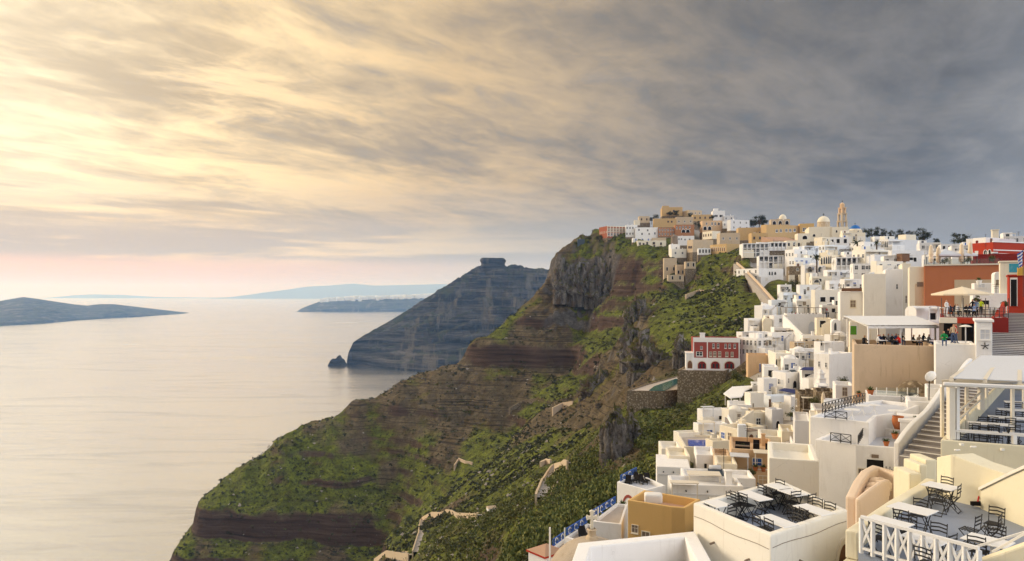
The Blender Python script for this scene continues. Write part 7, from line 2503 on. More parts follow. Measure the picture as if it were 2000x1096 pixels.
def pot(px, py, d, s_, label, plant='bush', mat='clay'):
    o = empty('plant_pot', P(px, py, d), random.random() * 3, label, 'pot')
    MB().lathe([(0.0, 0.0), (0.17 * s_, 0.0), (0.25 * s_, 0.36 * s_), (0.28 * s_, 0.37 * s_), (0.28 * s_, 0.44 * s_), (0.23 * s_, 0.44 * s_), (0.22 * s_, 0.38 * s_), (0, 0.38 * s_)], 14).build('pot', mat, o)
    mb = MB()
    for i in range(60):
        a, e_ = random.uniform(0, 6.28), random.uniform(0.1, 1.4)
        l_ = random.uniform(0.2, 0.5) * s_
        p0 = Vector((0.06 * math.cos(a), 0.06 * math.sin(a), 0.4 * s_))
        dr_ = Vector((math.cos(a) * math.cos(e_), math.sin(a) * math.cos(e_), math.sin(e_)))
        sd_ = Vector((-math.sin(a), math.cos(a), 0)) * 0.035 * s_
        p1 = p0 + dr_ * l_ * 0.5
        p2 = p0 + dr_ * l_ - Vector((0, 0, 0.1 * s_ * random.random()))
        mb.add([p0, p1 - sd_, p2, p1 + sd_], [(0, 1, 2, 3)])
    mb.build('plant', 'leafgreen', o)
    return o


plain('leafgreen', (0.055, 0.085, 0.02), 0.7, 0.2, var=0.5, scale=9.0)
o = empty('clay_jar', P(1754, 838, 50), 0, 'big terracotta jar on the white terrace wall', 'jar')
MB().lathe([(0.0, 0.0), (0.24, 0.0), (0.36, 0.35), (0.40, 0.62), (0.34, 0.82), (0.37, 0.86), (0.37, 0.90), (0.30, 0.90), (0.28, 0.8), (0, 0.78)], 20).build('jar', 'clay', o, smooth=True)
pot(1748, 857, 47.5, 0.8, 'clay pot with a broad leaved plant below the big jar')
pot(1731, 871, 46.5, 0.7, 'cactus pot on the edge of the white terrace house')
pot(1788, 826, 50, 0.7, 'small clay pot on the teal shuttered wall')
pot(1475.5, 920, 77.5, 1.1, 'left clay pot before the stained tan wall')
pot(1491, 921, 77.3, 1.1, 'right clay pot before the stained tan wall')
pot(1199, 999, 67, 1.2, 'blue pot on the upper fenced terrace', mat='bluepaint')
pot(1216, 996, 67, 1.2, 'clay pot beside the blue one on the fenced terrace')
pot(1181, 1010, 66, 1.2, 'blue pot by the railing gap of the fenced terrace', mat='bluepaint')
pot(1678, 775, 66, 0.8, 'reddish shrub pot at the foot of the beige wall')
pot(1700, 772, 65, 1.1, 'tall green shrub pot at the foot of the beige wall')
pot(1912, 556, 107, 1.5, 'spiky plant in a white planter behind the parasol', mat='whitepaint')
# red handled broom
o = empty('broom', P(1909, 986, 23.4), 0, 'red handled broom leaning on the yellow wall', 'broom')
MB().tube([(0, 0, 0.05), P(1922, 920, 24.0) - P(1909, 986, 23.4)], 0.022, 6).build('handle', 'redsign', o)
MB().box(-0.2, 0.16, -0.06, 0.06, -0.02, 0.1).build('brush', 'dark', o)
# patio heater
o = empty('patio_heater', P(1886, 671, 64), 0, 'mushroom shaped patio heater before the dark cafe', 'heater')
MB().tube([(0, 0, 0), (0, 0, 1.45)], 0.05, 8).build('pole', 'sheet', o)
MB().lathe([(0.52, 1.5), (0.3, 1.62), (0.05, 1.68)], 18).build('hood', 'whitepaint', o, smooth=True)
# sofa set on the tan terrace
zs = -(884 - CY) * 69 / F
for i, (px, py, dd, w_, lab) in enumerate(((1452, 884, 70, 1.6, 'long dark sofa on the tan walled terrace'), (1487, 885, 71.5, 0.7, 'dark armchair with high back on the tan walled terrace'), (1502, 889, 70, 0.7, 'dark armchair at the right end of the tan terrace'))):
    q = HS['f5b'].C.xy + HS['f5b'].u * HS['f5b'].W * (0.28, 0.62, 0.88)[i] + HS['f5b'].v * (2.2, 3.6, 1.8)[i]
    c = Vector((q.x, q.y, HS['f5b'].C.z - 0.38))
    o = empty('sofa', c, math.radians(-20), lab, 'sofa')
    MB().box(-w_ / 2, w_ / 2, -0.35, 0.35, -0.2, 0.25).build('base', 'dark', o)
    MB().box(-w_ / 2 + 0.05, w_ / 2 - 0.05, -0.33, 0.2, 0.253, 0.38).build('cushion', 'greywood' if i == 0 else 'dark', o, bevel=0.03)
    MB().box(-w_ / 2, w_ / 2, 0.22, 0.35, 0.253, 0.75).build('backrest', 'dark', o, bevel=0.02)
# loungers on the railed roofs at the left edge of the village
for i, (px, py, dd) in enumerate(((1226, 941, 71), (1237, 938, 71.5), (1247, 934, 72), (1256, 939, 71), (1266, 936, 71.5), (1138, 1049, 60), (1143, 1043, 60.5))):
    zf = wz - 0.4 if i < 5 else -20.85
    x, y = flat(zf + 0.3, [(px, py)])[0]
    o = empty('lounger', (x, y, zf), math.radians(random.uniform(-60, 60)), ['dark lounger farthest left on the roof with blue railing', 'dark lounger second from left on the railed roof', 'dark lounger in the middle of the railed roof', 'dark lounger fourth on the railed roof', 'dark lounger nearest the white flat roofed house', 'dark lounger on the lower fenced terrace, front one', 'dark lounger on the lower fenced terrace, back one'][i], 'lounger', 'dark loungers')
    MB().box(-0.28, 0.28, -0.5, 0.3, 0.25, 0.33).build('seat', 'dark', o)
    MB().obox((0, 0.5, 0.55), (0.56, 0.08, 0.6), Matrix.Rotation(math.radians(-30), 3, 'X')).build('backrest', 'dark', o)
    for sx in (-1, 1):
        MB().box(sx * 0.24 - 0.03, sx * 0.24 + 0.03, -0.45, -0.39, 0, 0.25).box(sx * 0.24 - 0.03, sx * 0.24 + 0.03, 0.2, 0.26, 0, 0.25).build('leg', 'dark', o)


# ------------------------------------------------------------------ people
def person_mesh(pose, seed):
    me = bpy.data.meshes.new('person')
    bm = bmesh.new()
    J = {}
    sit = pose == 'sit'
    b0 = 0.47 if sit else 0.92
    rr = random.Random(seed)
    ln = -0.10 if sit else 0.02
    hn = rr.uniform(-0.05, 0.05)
    pts = [('pel', (0, 0, b0 + 0.03), 0.145), ('bel', (0, ln * 0.2, b0 + 0.2), 0.135), ('che', (0, ln * 0.6, b0 + 0.40), 0.155), ('nek', (0, ln, b0 + 0.57), 0.06), ('hed', (hn, ln - 0.02, b0 + 0.70), 0.095), ('top', (hn, ln - 0.01, b0 + 0.80), 0.075)]
    for s_, n_ in ((-1, 'L'), (1, 'R')):
        pts += [('sh' + n_, (0.18 * s_, ln * 0.8, b0 + 0.49), 0.065)]
        if sit:
            pts += [('el' + n_, (0.25 * s_, ln - 0.12, b0 + 0.25), 0.045), ('wr' + n_, (0.14 * s_, ln - 0.34, b0 + 0.27), 0.035), ('ha' + n_, (0.11 * s_, ln - 0.42, b0 + 0.27), 0.036),
                    ('hi' + n_, (0.10 * s_, -0.05, b0), 0.095), ('kn' + n_, (0.13 * s_, -0.45, b0 + 0.02), 0.07), ('an' + n_, (0.12 * s_, -0.42, 0.09), 0.045), ('to' + n_, (0.12 * s_, -0.57, 0.04), 0.04)]
        else:
            st_ = 0.12 * s_
            pts += [('el' + n_, (0.26 * s_, 0.03, b0 + 0.22), 0.045), ('wr' + n_, (0.23 * s_, -0.12, b0 + 0.02), 0.034), ('ha' + n_, (0.22 * s_, -0.17, b0 - 0.05), 0.038),
                    ('hi' + n_, (0.095 * s_, 0, b0 - 0.06), 0.095), ('kn' + n_, (0.11 * s_, st_ * 0.5 - 0.02, 0.48), 0.065), ('an' + n_, (0.11 * s_, st_, 0.08), 0.045), ('to' + n_, (0.12 * s_, st_ - 0.16, 0.04), 0.04)]
    sk_r = []
    for n_, co, r in pts:
        J[n_] = bm.verts.new(co)
        sk_r.append(r)
    ed = [('pel', 'bel'), ('bel', 'che'), ('che', 'nek'), ('nek', 'hed'), ('hed', 'top')]
    for n_ in 'LR':
        ed += [('che', 'sh' + n_), ('sh' + n_, 'el' + n_), ('el' + n_, 'wr' + n_), ('wr' + n_, 'ha' + n_), ('pel', 'hi' + n_), ('hi' + n_, 'kn' + n_), ('kn' + n_, 'an' + n_), ('an' + n_, 'to' + n_)]
    for a, b_ in ed:
        bm.edges.new((J[a], J[b_]))
    bm.to_mesh(me)
    bm.free()
    o = bpy.data.objects.new('person', me)
    COL.objects.link(o)
    o.modifiers.new('skin', 'SKIN')
    for i, r in enumerate(sk_r):
        me.skin_vertices[0].data[i].radius = (r, r * (0.75 if i in (0, 1, 2) else 1.0))
    me.skin_vertices[0].data[0].use_root = True
    o.modifiers.new('sub', 'SUBSURF').levels = 1
    dg = bpy.context.evaluated_depsgraph_get()
    me2 = bpy.data.meshes.new_from_object(o.evaluated_get(dg))
    bpy.data.objects.remove(o)
    for _ in range(4):
        me2.materials.append(None)
    nz_ = b0 + 0.60
    for p in me2.polygons:
        c = p.center
        if c.z > nz_:
            mi = 3 if (c.z > b0 + 0.77 or c.y > ln + 0.02) else 2
        elif abs(c.x) > 0.08 and ((sit and c.y < ln - 0.3 and c.z > b0 + 0.18) or (not sit and c.z < b0 + 0.02 and abs(c.x) > 0.19)):
            mi = 2
        elif c.z < b0 + 0.02 or (sit and c.y < -0.2 and c.z < b0 + 0.14):
            mi = 1
        else:
            mi = 0
        p.material_index = mi
        p.use_smooth = True
    return me2


PM = {(ps_, k): person_mesh(ps_, k) for ps_ in ('sit', 'stand') for k in range(2)}


def person(px, py, d, pose, top, trousers, hair, face, label, group=None, z=None):
    """px, py: where the feet (or chair foot) stand"""
    me = PM[(pose, random.randrange(2))]
    o = bpy.data.objects.new('person', me)
    COL.objects.link(o)
    o.location = P(px, py, d)
    if z is not None:
        o.location.z = z
    o.rotation_euler = (0, 0, math.radians(face))
    for i, mt in enumerate((top, trousers, 'skin', hair)):
        o.material_slots[i].link = 'OBJECT'
        o.material_slots[i].material = MATS[mt if mt in MATS else 'cloth_' + mt]
    return tag(o, label, 'person', group)


zc = HS['beige'].C.z - 0.55
ppl = [(1713, 673, 71.5, 'shirtwhite', 'person in white seated first from the left under the louvred canopy'), (1720, 672, 72, 'navy', 'person in navy seated second under the louvred canopy'), (1726, 671, 73, 'black', 'person in black seated third under the louvred canopy'), (1733, 671, 73.5, 'grey', 'person in grey seated in the middle of the canopy crowd'),
       (1741, 671, 72.5, 'black', 'person in black with back turned under the louvred canopy'), (1748, 672, 73.5, 'denim', 'person in denim seated near the canopy post'), (1757, 674, 71, 'shirtred', 'person in red seated at the canopy wall'), (1760, 671, 74, 'black', 'dark dressed person behind the one in red'),
       (1782, 672, 71.5, 'black', 'black dressed person seated right of the canopy post'), (1794, 672, 71.8, 'beige', 'person in beige seated under the right half of the canopy'), (1802, 670, 74, 'navy', 'person in navy behind the one in beige'), (1812, 672, 72, 'grey', 'person in grey seated farthest right under the canopy')]
for i, (px, py, dd, tp_, lab) in enumerate(ppl):
    person(px, py, dd, 'sit', tp_, 'denim' if i % 2 else 'black', 'hair', random.uniform(-120, 60), lab, 'people under the louvred canopy', z=zc + 0.12)
zr = rt.C.z - 0.05
ppl = [(1856, 612, 76, 'sit', 'navy', 'person in navy seated left of the parasol pole'), (1863, 611, 78, 'sit', 'black', 'dark dressed diner second from the parasol edge'), (1869, 612, 76.5, 'sit', 'shirtwhite', 'diner in white left of the parasol pole'), (1886, 613, 75, 'sit', 'black', 'dark dressed diner right of the parasol pole'),
       (1893, 612, 76, 'sit', 'navy', 'diner in dark blue right of the parasol pole'), (1902, 612, 76, 'sit', 'shirtblue', 'diner in pale blue seated beside the standing one'), (1907, 612, 77.5, 'stand', 'shirtblue', 'person in pale blue standing on the upper dining terrace'), (1916, 608, 80, 'stand', 'hivis', 'person in yellow green vest standing behind the diners'),
       (1900, 608, 81, 'stand', 'black', 'person in black standing behind the diners'), (1849, 613, 74.5, 'stand', 'shirtwhite', 'all white figure standing like a statue at the terrace corner')]
for px, py, dd, ps_, tp_, lab in ppl:
    person(px, py, dd, ps_, tp_, 'shirtwhite' if 'statue' in lab else 'black', 'cloth_shirtwhite' if 'statue' in lab else 'hair', random.uniform(-100, 100), lab, 'people on the upper dining terrace', z=zr)
for px, py, dd, ps_, tp_, hr_, lab in ((1862, 671, 63.5, 'stand', 'beige', 'fairhair', 'fair haired person standing before the dark cafe'), (1867, 671, 63.6, 'stand', 'shirtred', 'hair', 'person in bright red standing before the dark cafe'), (1844, 687, 60.5, 'sit', 'shirtgreen', 'hair', 'person in green bent over on the white block terrace'), (1850, 672, 64.5, 'sit', 'black', 'hair', 'dark dressed person sitting in the cafe front')):
    person(px, py, dd, ps_, tp_, 'denim', hr_, random.uniform(-60, 60), lab, z=HS['d4'].C.z - 0.1 + (0.0))
person(1687, 673, 70.5, 'sit', 'black', 'black', 'fairhair', 120, 'lone person in black at the left end of the beige wall', z=zc + 0.1)
tt_ = HS['terrace2']
cl_ = ['shirtwhite', 'navy', 'shirtred', 'black', 'grey', 'beige', 'denim', 'shirtblue', 'black', 'shirtwhite']
wd_ = ['first', 'second', 'third', 'fourth', 'fifth', 'sixth', 'seventh', 'eighth', 'ninth', 'tenth']
for i in range(10):
    q = tt_.C.xy + tt_.u * tt_.W * (0.06 + 0.09 * i) + tt_.v * (0.8 + 0.5 * (i % 3))
    o = person(1500, 600, 100, 'sit', cl_[i], 'denim', 'hair', random.uniform(-90, 90), 'far person under the village pergola, ' + wd_[i] + ' from the slope side', 'far people under the village pergola')
    o.location = (q.x, q.y, tt_.C.z - 0.88)
for i, (tp_, lab, px, py) in enumerate((('shirtred', 'person in red standing at the right end of the crowded terrace', 1615, 613), ('denim', 'person in blue standing just below the crowded terrace', 1614, 622))):
    person(px, py, 203, 'stand', tp_, 'denim', 'hair', 20, lab)
for i, (px, py, tp_) in enumerate(((1499, 735, 'navy'), (1503, 735, 'black'), (1511, 736, 'black'))):
    person(px, py, 156, 'stand', tp_, 'denim', 'hair', 40 * i, ['dark walker, left of three beneath the peach wall', 'dark walker in the middle beneath the peach wall', 'dark walker apart from the other two beneath the peach wall'][i], 'walkers beneath the peach wall')
# dark cafe tables on the upper terraces
for i, (px, py, dd, zz_) in enumerate(((1722, 673, 71, zc + 0.12), (1745, 673, 71, zc + 0.12), (1790, 673, 71, zc + 0.12), (1862, 613, 75, zr), (1895, 613, 74.5, zr), (1922, 613, 75, zr), (1940, 613, 76, zr))):
    c = P(px, py, dd)
    o = empty('cafe_table', (c.x, c.y, zz_), 0.3, ['dark cafe table under the left of the louvred canopy', 'dark cafe table under the middle of the louvred canopy', 'dark cafe table under the right of the louvred canopy', 'dark dining table left of the parasol pole', 'dark dining table right of the parasol pole', 'dark dining table by the black railing', 'dark dining table nearest the stairs'][i], 'table', 'dark cafe tables')
    MB().box(-0.4, 0.4, -0.4, 0.4, 0.7, 0.74).build('table_top', 'dark' if i % 2 else 'sheet', o)
    MB().tube([(0, 0, 0), (0, 0, 0.7)], 0.04, 6).build('leg', 'iron', o)
# ------------------------------------------------------------------ plants
def leaf_mat(name, c0, c1, c2):
    m, t, b = pmat(name, 0.75, 0.15)
    at = t.node('ShaderNodeAttribute', attribute_name='tint')
    n1 = t.noise(objpos(t), 2.0, 3, 0.6)
    f_ = t.math('ADD', t.math('MULTIPLY', at.outputs['Fac'], 0.75), t.math('MULTIPLY', n1, 0.25))
    t.link(t.ramp(f_, [(0.1, c0), (0.5, c1), (0.9, c2)]), b.inputs['Base Color'])
    return m


M_SHRUB = leaf_mat('shrub_leaf', (0.040, 0.036, 0.020), (0.080, 0.088, 0.028), (0.170, 0.185, 0.042))
M_SHRUB_DARK = leaf_mat('dark_shrub_leaf', (0.024, 0.026, 0.018), (0.048, 0.052, 0.026), (0.105, 0.115, 0.032))
M_PEAR = leaf_mat('prickly_pear', (0.055, 0.070, 0.024), (0.115, 0.140, 0.042), (0.26, 0.25, 0.075))
M_TREE = leaf_mat('tree_leaf', (0.010, 0.013, 0.008), (0.022, 0.027, 0.012), (0.045, 0.052, 0.018))
M_PALM = leaf_mat('palm_leaf', (0.018, 0.022, 0.010), (0.042, 0.050, 0.018), (0.09, 0.10, 0.03))
M_TRUNK = plain('bark', (0.09, 0.06, 0.04), 0.9, 0.1, var=0.3)


def leaf_cloud(centers, radii, squash, nleaf, size, seed, up_bias=0.25):
    """leaf sized quads spread through flattened balls; returns vertices, quads, tint"""
    r = np.random.default_rng(seed)
    nC = len(centers)
    d = r.normal(size=(nC, nleaf, 3))
    d /= np.linalg.norm(d, axis=-1, keepdims=True)
    rad = r.random((nC, nleaf, 1)) ** 0.45
    lump = 0.75 + 0.5 * r.random((nC, nleaf, 1))
    pos = centers[:, None, :] + d * rad * lump * radii[:, None, None] * np.array([1, 1, squash])
    nrm = d + r.normal(size=d.shape) * 0.7 + np.array([0, 0, up_bias])
    nrm /= np.linalg.norm(nrm, axis=-1, keepdims=True)
    a = np.cross(nrm, r.normal(size=d.shape))
    a /= np.linalg.norm(a, axis=-1, keepdims=True) + 1e-9
    b_ = np.cross(nrm, a)
    s = size[:, None, None] * (0.6 + 0.8 * r.random((nC, nleaf, 1)))
    V = np.stack([pos - a * s, pos + b_ * s * 0.55, pos + a * s, pos - b_ * s * 0.55], 2).reshape(-1, 3)
    Q = np.arange(len(V)).reshape(-1, 4)
    fld = np.clip((fbm(centers[:, 0] / 9, centers[:, 1] / 9, 3, 801) - 0.28) / 0.44, 0, 1)
    tint = np.repeat(((0.45 * fld + 0.33 * r.random(nC))[:, None] + 0.22 * r.random((nC, nleaf))).ravel(), 4)
    return V, Q, tint


def leaf_object(name, V, Q, tint, mat, parent=None):
    me = tri_mesh(name, V, Q)
    at = me.attributes.new('tint', 'FLOAT', 'POINT')
    at.data.foreach_set('value', tint.astype(np.float32))
    return new_obj(name, me, mat, parent)


# scrub on the open slope: denser where the cover is scrub or grass
def scatter(nS, k0, k1, y0, y1, seed):
    r = np.random.default_rng(seed)
    k = k0 + (k1 - k0) * r.random(nS)
    Y = np.exp(np.log(y0) + (np.log(y1) - np.log(y0)) * r.random(nS))
    X = k * Y
    c = cover(X, Y)
    pr = np.clip(0.2 + 0.75 * c[:, 0] + 0.3 * c[:, 2] - 0.5 * c[:, 1], 0.05, 1) * np.clip(1 - 1.6 * c[:, 3], 0, 1)
    cl = sstep(fbm(X / 22, Y / 22, 3, 501), 0.32, 0.62)
    ok = r.random(nS) < pr * (0.25 + 0.75 * cl)
    X, Y = X[ok], Y[ok]
    Z = np.array([ground(a, b_) for a, b_ in zip(X, Y)])
    return np.stack([X, Y, Z], -1), c[ok]


r = np.random.default_rng(5)
c1, _ = scatter(15000, -0.20, 0.335, 62, 230, 1)
rad = np.clip(0.22 + 1.2 * r.random(len(c1)) ** 3.5, 0.18, 1.4) * np.clip(c1[:, 1] / 120, 0.75, 1.35)
c1[:, 2] += rad * 0.25
V, Q, tt_ = leaf_cloud(c1, rad, 0.62, 34, 0.10 + rad * 0.13, 2)
tag(leaf_object('scrub', V, Q, tt_, M_SHRUB), 'low scrub on the near slope', 'scrub', kind='stuff')
c2, _ = scatter(26000, -0.50, 0.335, 230, 600, 3)
rad = (0.5 + 1.3 * r.random(len(c2)) ** 2.5) * np.clip(c2[:, 1] / 420, 0.7, 1.2)
c2[:, 2] += rad * 0.2
V, Q, tt_ = leaf_cloud(c2, rad, 0.6, 12, 0.25 + rad * 0.30, 4)
tag(leaf_object('far_scrub', V, Q, tt_, M_SHRUB_DARK), 'scrub dotting the far slope', 'scrub', kind='stuff')
# prickly pears: flat oval pads on the near slope
c3, _ = scatter(9000, -0.10, 0.20, 70, 170, 7)
cl = sstep(fbm(c3[:, 0] / 14, c3[:, 1] / 14, 3, 601), 0.36, 0.55)
c3 = c3[r.random(len(c3)) < cl]
nP = 16
d = r.normal(size=(len(c3), nP, 3))
d /= np.linalg.norm(d, axis=-1, keepdims=True)
d[..., 2] = np.abs(d[..., 2])
Rb = (0.5 + 0.6 * r.random(len(c3)))[:, None, None]
pos = c3[:, None, :] + d * Rb * (0.35 + 0.65 * r.random((len(c3), nP, 1))) * np.array([1, 1, 1.15]) + np.array([0, 0, 0.15])
az = r.random((len(c3), nP)) * 2 * np.pi
ax_ = np.stack([np.cos(az), np.sin(az), np.zeros_like(az)], -1)
tl_ = r.normal(size=(len(c3), nP)) * 0.45
up_ = np.stack([np.sin(tl_) * -np.sin(az), np.sin(tl_) * np.cos(az), np.cos(tl_)], -1)
s = (0.13 + 0.09 * r.random((len(c3), nP, 1)))
ang = np.linspace(0, 2 * np.pi, 7)[:-1]
V = np.stack([pos + ax_ * s * 0.75 * math.cos(q) + up_ * s * 1.15 * math.sin(q) for q in ang], 2).reshape(-1, 3)
Q = np.arange(len(V)).reshape(-1, 6)
tt_ = np.repeat(r.random(len(V) // 6), 6)
tag(leaf_object('prickly_pears', V, Q, tt_, M_PEAR), 'prickly pear thicket covering the near slope', 'cactus', kind='stuff')
# dry grass tufts
c5, _ = scatter(9000, -0.16, 0.32, 62, 200, 13)
nb5 = 9
az = r.random((len(c5), nb5)) * 2 * np.pi
ln5 = (0.25 + 0.35 * r.random((len(c5), nb5)))
off = np.stack([np.cos(az), np.sin(az), np.zeros_like(az)], -1)
sd5 = np.stack([-np.sin(az), np.cos(az), np.zeros_like(az)], -1) * 0.035
b0 = c5[:, None, :] + off * 0.12 * r.random((len(c5), nb5, 1))
tp5 = b0 + off * ln5[..., None] * 0.5 + np.array([0, 0, 1.0]) * ln5[..., None]
V = np.stack([b0 - sd5, b0 + sd5, tp5], 2).reshape(-1, 3)
Q = np.arange(len(V)).reshape(-1, 3)
M_DRY = leaf_mat('dry_grass', (0.10, 0.075, 0.030), (0.20, 0.155, 0.065), (0.32, 0.26, 0.11))
tag(leaf_object('dry_grass', V, Q, np.repeat(r.random(len(V) // 3), 3), M_DRY), 'dry grass tufts on the near slope', 'grass', kind='stuff')
# loose stones
c4, _ = scatter(16000, -0.45, 0.32, 90, 560, 9)
c4 = c4[:2600]
base = np.array([(1, 0, 0), (-1, 0, 0), (0, 1, 0), (0, -1, 0), (0, 0, 0.8), (0, 0, -0.5)], float)
Tt = np.array([(0, 2, 4), (2, 1, 4), (1, 3, 4), (3, 0, 4), (2, 0, 5), (1, 2, 5), (3, 1, 5), (0, 3, 5)])
s = (0.12 + 0.75 * r.random(len(c4)) ** 4)[:, None, None] * np.clip(c4[:, 1] / 200, 0.6, 1.5)[:, None, None]
V = (c4[:, None, :] + (base[None] + r.normal(size=(len(c4), 6, 3)) * 0.25) * s).reshape(-1, 3)
T = (Tt[None] + 6 * np.arange(len(c4))[:, None, None]).reshape(-1, 3)
M_STONE = plaster('loose_stone', (0.30, 0.27, 0.24), 0.3, 0.4)
tag(new_obj('loose_stones', tri_mesh('loose_stones', V, T), M_STONE), 'loose stones on the slope', 'stones', kind='stuff')


# single trees: trunk with limbs and a leafy crown
def tree(px, py, d, w_px, h_px, label, seed, mat=M_TREE, name='tree', squash=0.8, foot=None):
    base_ = P(px, py, d)
    base_.z = foot if foot is not None else min(base_.z, base_.z)
    o = empty(name, base_, 0, label, 'tree')
    W = w_px * d / F
    Hh = h_px * d / F
    rr = random.Random(seed)
    mb = MB()
    tr = max(0.12, W * 0.03)
    mb.tube([(0, 0, -3), (0.05 * W, 0, Hh * 0.25), (0.0, 0.03 * W, Hh * 0.55)], tr, 6, tr * 0.5)
    cs_ = []
    n_ = 19
    for i in range(n_):
        a = rr.uniform(0, 6.28)
        q = Vector((math.cos(a) * W * 0.42 * rr.random() ** 0.5, math.sin(a) * W * 0.42 * rr.random() ** 0.6, Hh * rr.uniform(0.16, 0.84)))
        cs_.append(q)
        mb.tube([(0.03 * W, 0, Hh * 0.22), q * 0.6 + Vector((0, 0, Hh * 0.1)), q], tr * 0.45, 5, tr * 0.15)
    mb.build('trunk', M_TRUNK, o)
    cen = np.array([tuple(q) for q in cs_])
    rad = np.array([W * rr.uniform(0.07, 0.25) for _ in cs_])
    nl = 130
    V, Q, tt_ = leaf_cloud(cen, rad, squash, nl, np.full(n_, max(0.10, W * 0.026)), seed)
    leaf_object('crown', V, Q, tt_, mat, o)
    return o


TR = [(1482, 443, 548, 36, 23, 'dark spreading tree on the hilltop skyline'), (1470, 443, 545, 18, 14, 'small dark tree left of the spreading hilltop one'), (1367, 446, 558, 22, 16, 'round dark tree between terracotta and peach houses'), (1281, 428, 606, 12, 10, 'dark tree left under the fort'), (1272, 432, 600, 12, 9, 'low dark tree at the sand coloured house'),
      (1308, 421, 612, 14, 9, 'dark tree before the fort wall'), (1320, 421, 612, 14, 11, 'dark tree right before the fort wall'), (1350, 425, 600, 14, 10, 'dark tree beside the grey tan house'), (1152, 470, 582, 11, 13, 'lone dark tree at the cliff brink'), (1167, 470, 578, 8, 10, 'small dark tree left of the red mansion'), (1392, 428, 588, 10, 8, 'small dark tree below the pavilion house'),
      (1702, 466, 440, 30, 23, 'broad dark tree right of the blue dome'), (1722, 466, 435, 22, 21, 'dark tree next to the broad one by the blue dome'), (1740, 468, 430, 16, 20, 'slim dark tree in the skyline row'), (1756, 468, 425, 22, 20, 'loose dark tree in the skyline row'), (1776, 468, 420, 20, 20, 'feathery dark tree behind the roof hut'), (1802, 474, 400, 36, 32, 'largest dark pine of the skyline row'), (1829, 476, 330, 13, 11, 'low dark bush tree on the skyline'),
      (1876, 480, 270, 36, 26, 'round dark tree standing alone on the skyline'), (1962, 474, 200, 22, 17, 'dark tree behind the red building')]
for i, a in enumerate(TR):
    tree(*a, seed=40 + i)


def palm(px, py, d, h_px, label, seed):
    o = empty('palm_tree', P(px, py, d), 0, label, 'palm tree')
    Hh = h_px * d / F
    MB().tube([(0, 0, -2), (0.1, 0, Hh * 0.4), (0, 0, Hh * 0.72)], 0.35, 8, 0.28).build('trunk', M_TRUNK, o)
    rr = random.Random(seed)
    V, Q = [], []
    for i in range(34):
        a = rr.uniform(0, 6.28)
        e0 = rr.uniform(-0.2, 1.2)
        L = Hh * rr.uniform(0.28, 0.40)
        p = Vector((0, 0, Hh * 0.72))
        dr_ = Vector((math.cos(a) * math.cos(e0), math.sin(a) * math.cos(e0), math.sin(e0)))
        sd_ = Vector((-math.sin(a), math.cos(a), 0))
        prev = None
        for s_ in range(6):
            wdt = 0.34 * (1 - abs(s_ / 5 - 0.4) * 1.2)
            wdt = max(wdt, 0.04)
            row = (p - sd_ * wdt - Vector((0, 0, 0.12)), p, p + sd_ * wdt - Vector((0, 0, 0.12)))
            idx = len(V)
            V += [tuple(q) for q in row]
            if prev is not None:
                Q += [(prev, prev + 1, idx + 1, idx), (prev + 1, prev + 2, idx + 2, idx + 1)]
            prev = idx
            p = p + dr_ * L / 5
            dr_ = (dr_ + Vector((0, 0, -0.22))).normalized()
    V = np.array(V)
    leaf_object('fronds', V, np.array(Q), np.random.default_rng(seed).random(len(V)), M_PALM, o)


palm(1595, 526, 303, 30, 'lower palm tree beside the five arches', 1)
palm(1674, 499, 332, 32, 'upper palm tree below the neoclassical villa', 2)
palm(1712, 488, 318, 18, 'small palm tree left of the grey box house', 3)
palm(1163, 948, 118, 24, 'small shaggy palm on the cactus slope', 4)
palm(1300, 882, 112, 18, 'shaggy palm left of the plunge pool', 5)


def bush(px, py, label, w_px, near=50, mat=M_SHRUB, seed=0, d=None):
    q = hit_ground(px, py, near) if d is None else P(px, py, d)
    if q is None:
        return
    o = empty('bush', q, 0, label, 'bush')
    R = w_px * q.y / F / 2
    rr = np.random.default_rng(seed)
    cen = rr.normal(size=(9, 3)) * R * 0.36
    cen[:, 2] = np.abs(cen[:, 2]) * 1.1 + R * 0.35
    V, Q, tt_ = leaf_cloud(cen, np.full(9, R * 0.5), 0.85, 110, np.full(9, max(0.06, R * 0.07)), seed)
    leaf_object('foliage', V, Q, tt_ * 0.6, mat, o)
    MB().tube([(0, 0, -0.6), (0, 0, R * 0.5)], R * 0.07, 5).build('stem', M_TRUNK, o)


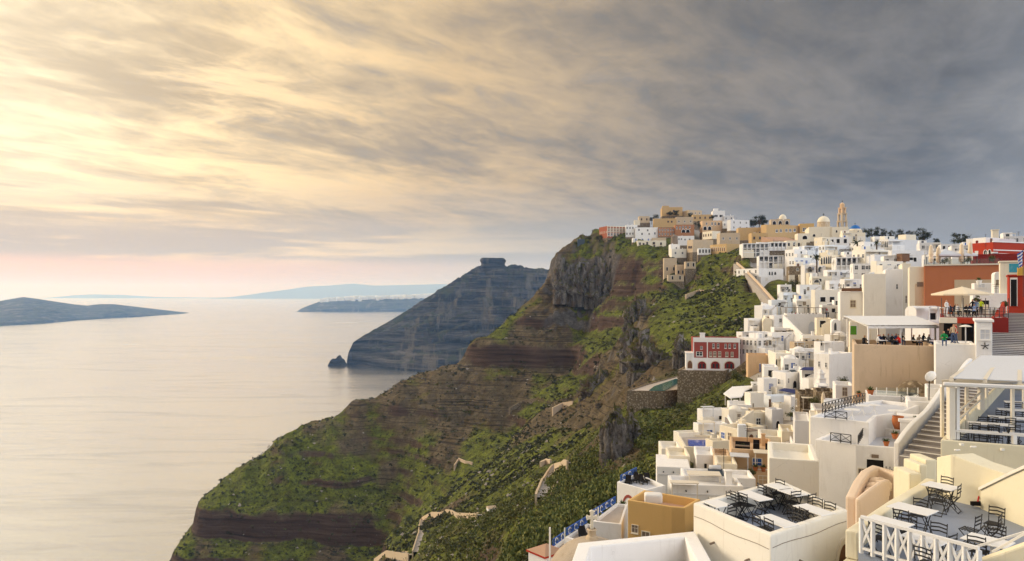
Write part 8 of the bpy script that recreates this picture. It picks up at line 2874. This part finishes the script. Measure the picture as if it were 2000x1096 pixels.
for i, (px, py, w_, lab) in enumerate(((866, 985, 22, 'dark bush above the curving gully path'), (902, 1002, 16, 'dark bush beside the gully path'), (1003, 1012, 30, 'bright green bush on the lower slope'), (1199, 936, 26, 'dark green bush at the foot of the grey crag'), (800, 1025, 26, 'dark thicket in the gully'), (775, 1045, 24, 'lower dark thicket in the gully'), (1378, 742, 22, 'dark bushes on the red house terrace'), (1270, 880, 22, 'olive bush left of the white cliff edge house'), (1330, 800, 24, 'dark bush on the slope below the pool'), (1420, 700, 16, 'bush at the corner of the red house'), (1440, 745, 34, 'thick olive bush under the peach wall'), (1462, 735, 26, 'bush beside the ramp wall'), (1535, 575, 20, 'bush at the end of the stepped alley'), (1548, 562, 22, 'bush beside the rubble house'))):
    bush(px, py, lab, w_, seed=i, mat=M_SHRUB)
for i, (px, py, dd, w_, lab) in enumerate(((1648, 752, 104, 24, 'olive shrub beside the plain white cube'), (1590, 790, 100, 26, 'dry shrub on the stone mound'), (1545, 815, 105, 22, 'shrub in the village alley'), (1450, 878, 82, 18, 'shrub beside the dark sofas'), (1625, 812, 82, 26, 'tangled dry vine by the iron railed terrace'), (1940, 512, 140, 20, 'green hedge on the red terrace'), (1890, 513, 139, 16, 'green bush at the foot of a furled parasol'), (1845, 515, 139, 18, 'green bush on the orange roof'), (1962, 600, 80, 16, 'green bush beside the red stair wall'), (1908, 590, 84, 16, 'green bush behind the diners'), (1468, 930, 76, 20, 'rock garden bush under the stained wall'))):
    bush(px, py, lab, w_, d=dd, seed=60 + i)
# ------------------------------------------------------------------ haze
hz = bpy.data.meshes.new('haze')
bm = bmesh.new()
bmesh.ops.create_cube(bm, size=1.0)
for v in bm.verts:
    v.co.x *= 84000
    v.co.y = -3500 if v.co.y < 0 else 38000
    v.co.z = SEA - 12 if v.co.z < 0 else 420.0
bm.to_mesh(hz)
bm.free()
m = bpy.data.materials.new('haze_air')
m.use_nodes = True
t = NT(m.node_tree)
pv = t.node('ShaderNodeVolumePrincipled')
pv.inputs['Color'].default_value = (0.27, 0.51, 1.0, 1)
pv.inputs['Absorption Color'].default_value = (1, 1, 1, 1)
pv.inputs['Density'].default_value = 0.000066
pv.inputs['Anisotropy'].default_value = 0.3
t.link(pv.outputs[0], t.node('ShaderNodeOutputMaterial').inputs['Volume'])
tag(new_obj('haze', hz, m), 'thin evening haze over the sea', 'haze', kind='stuff')
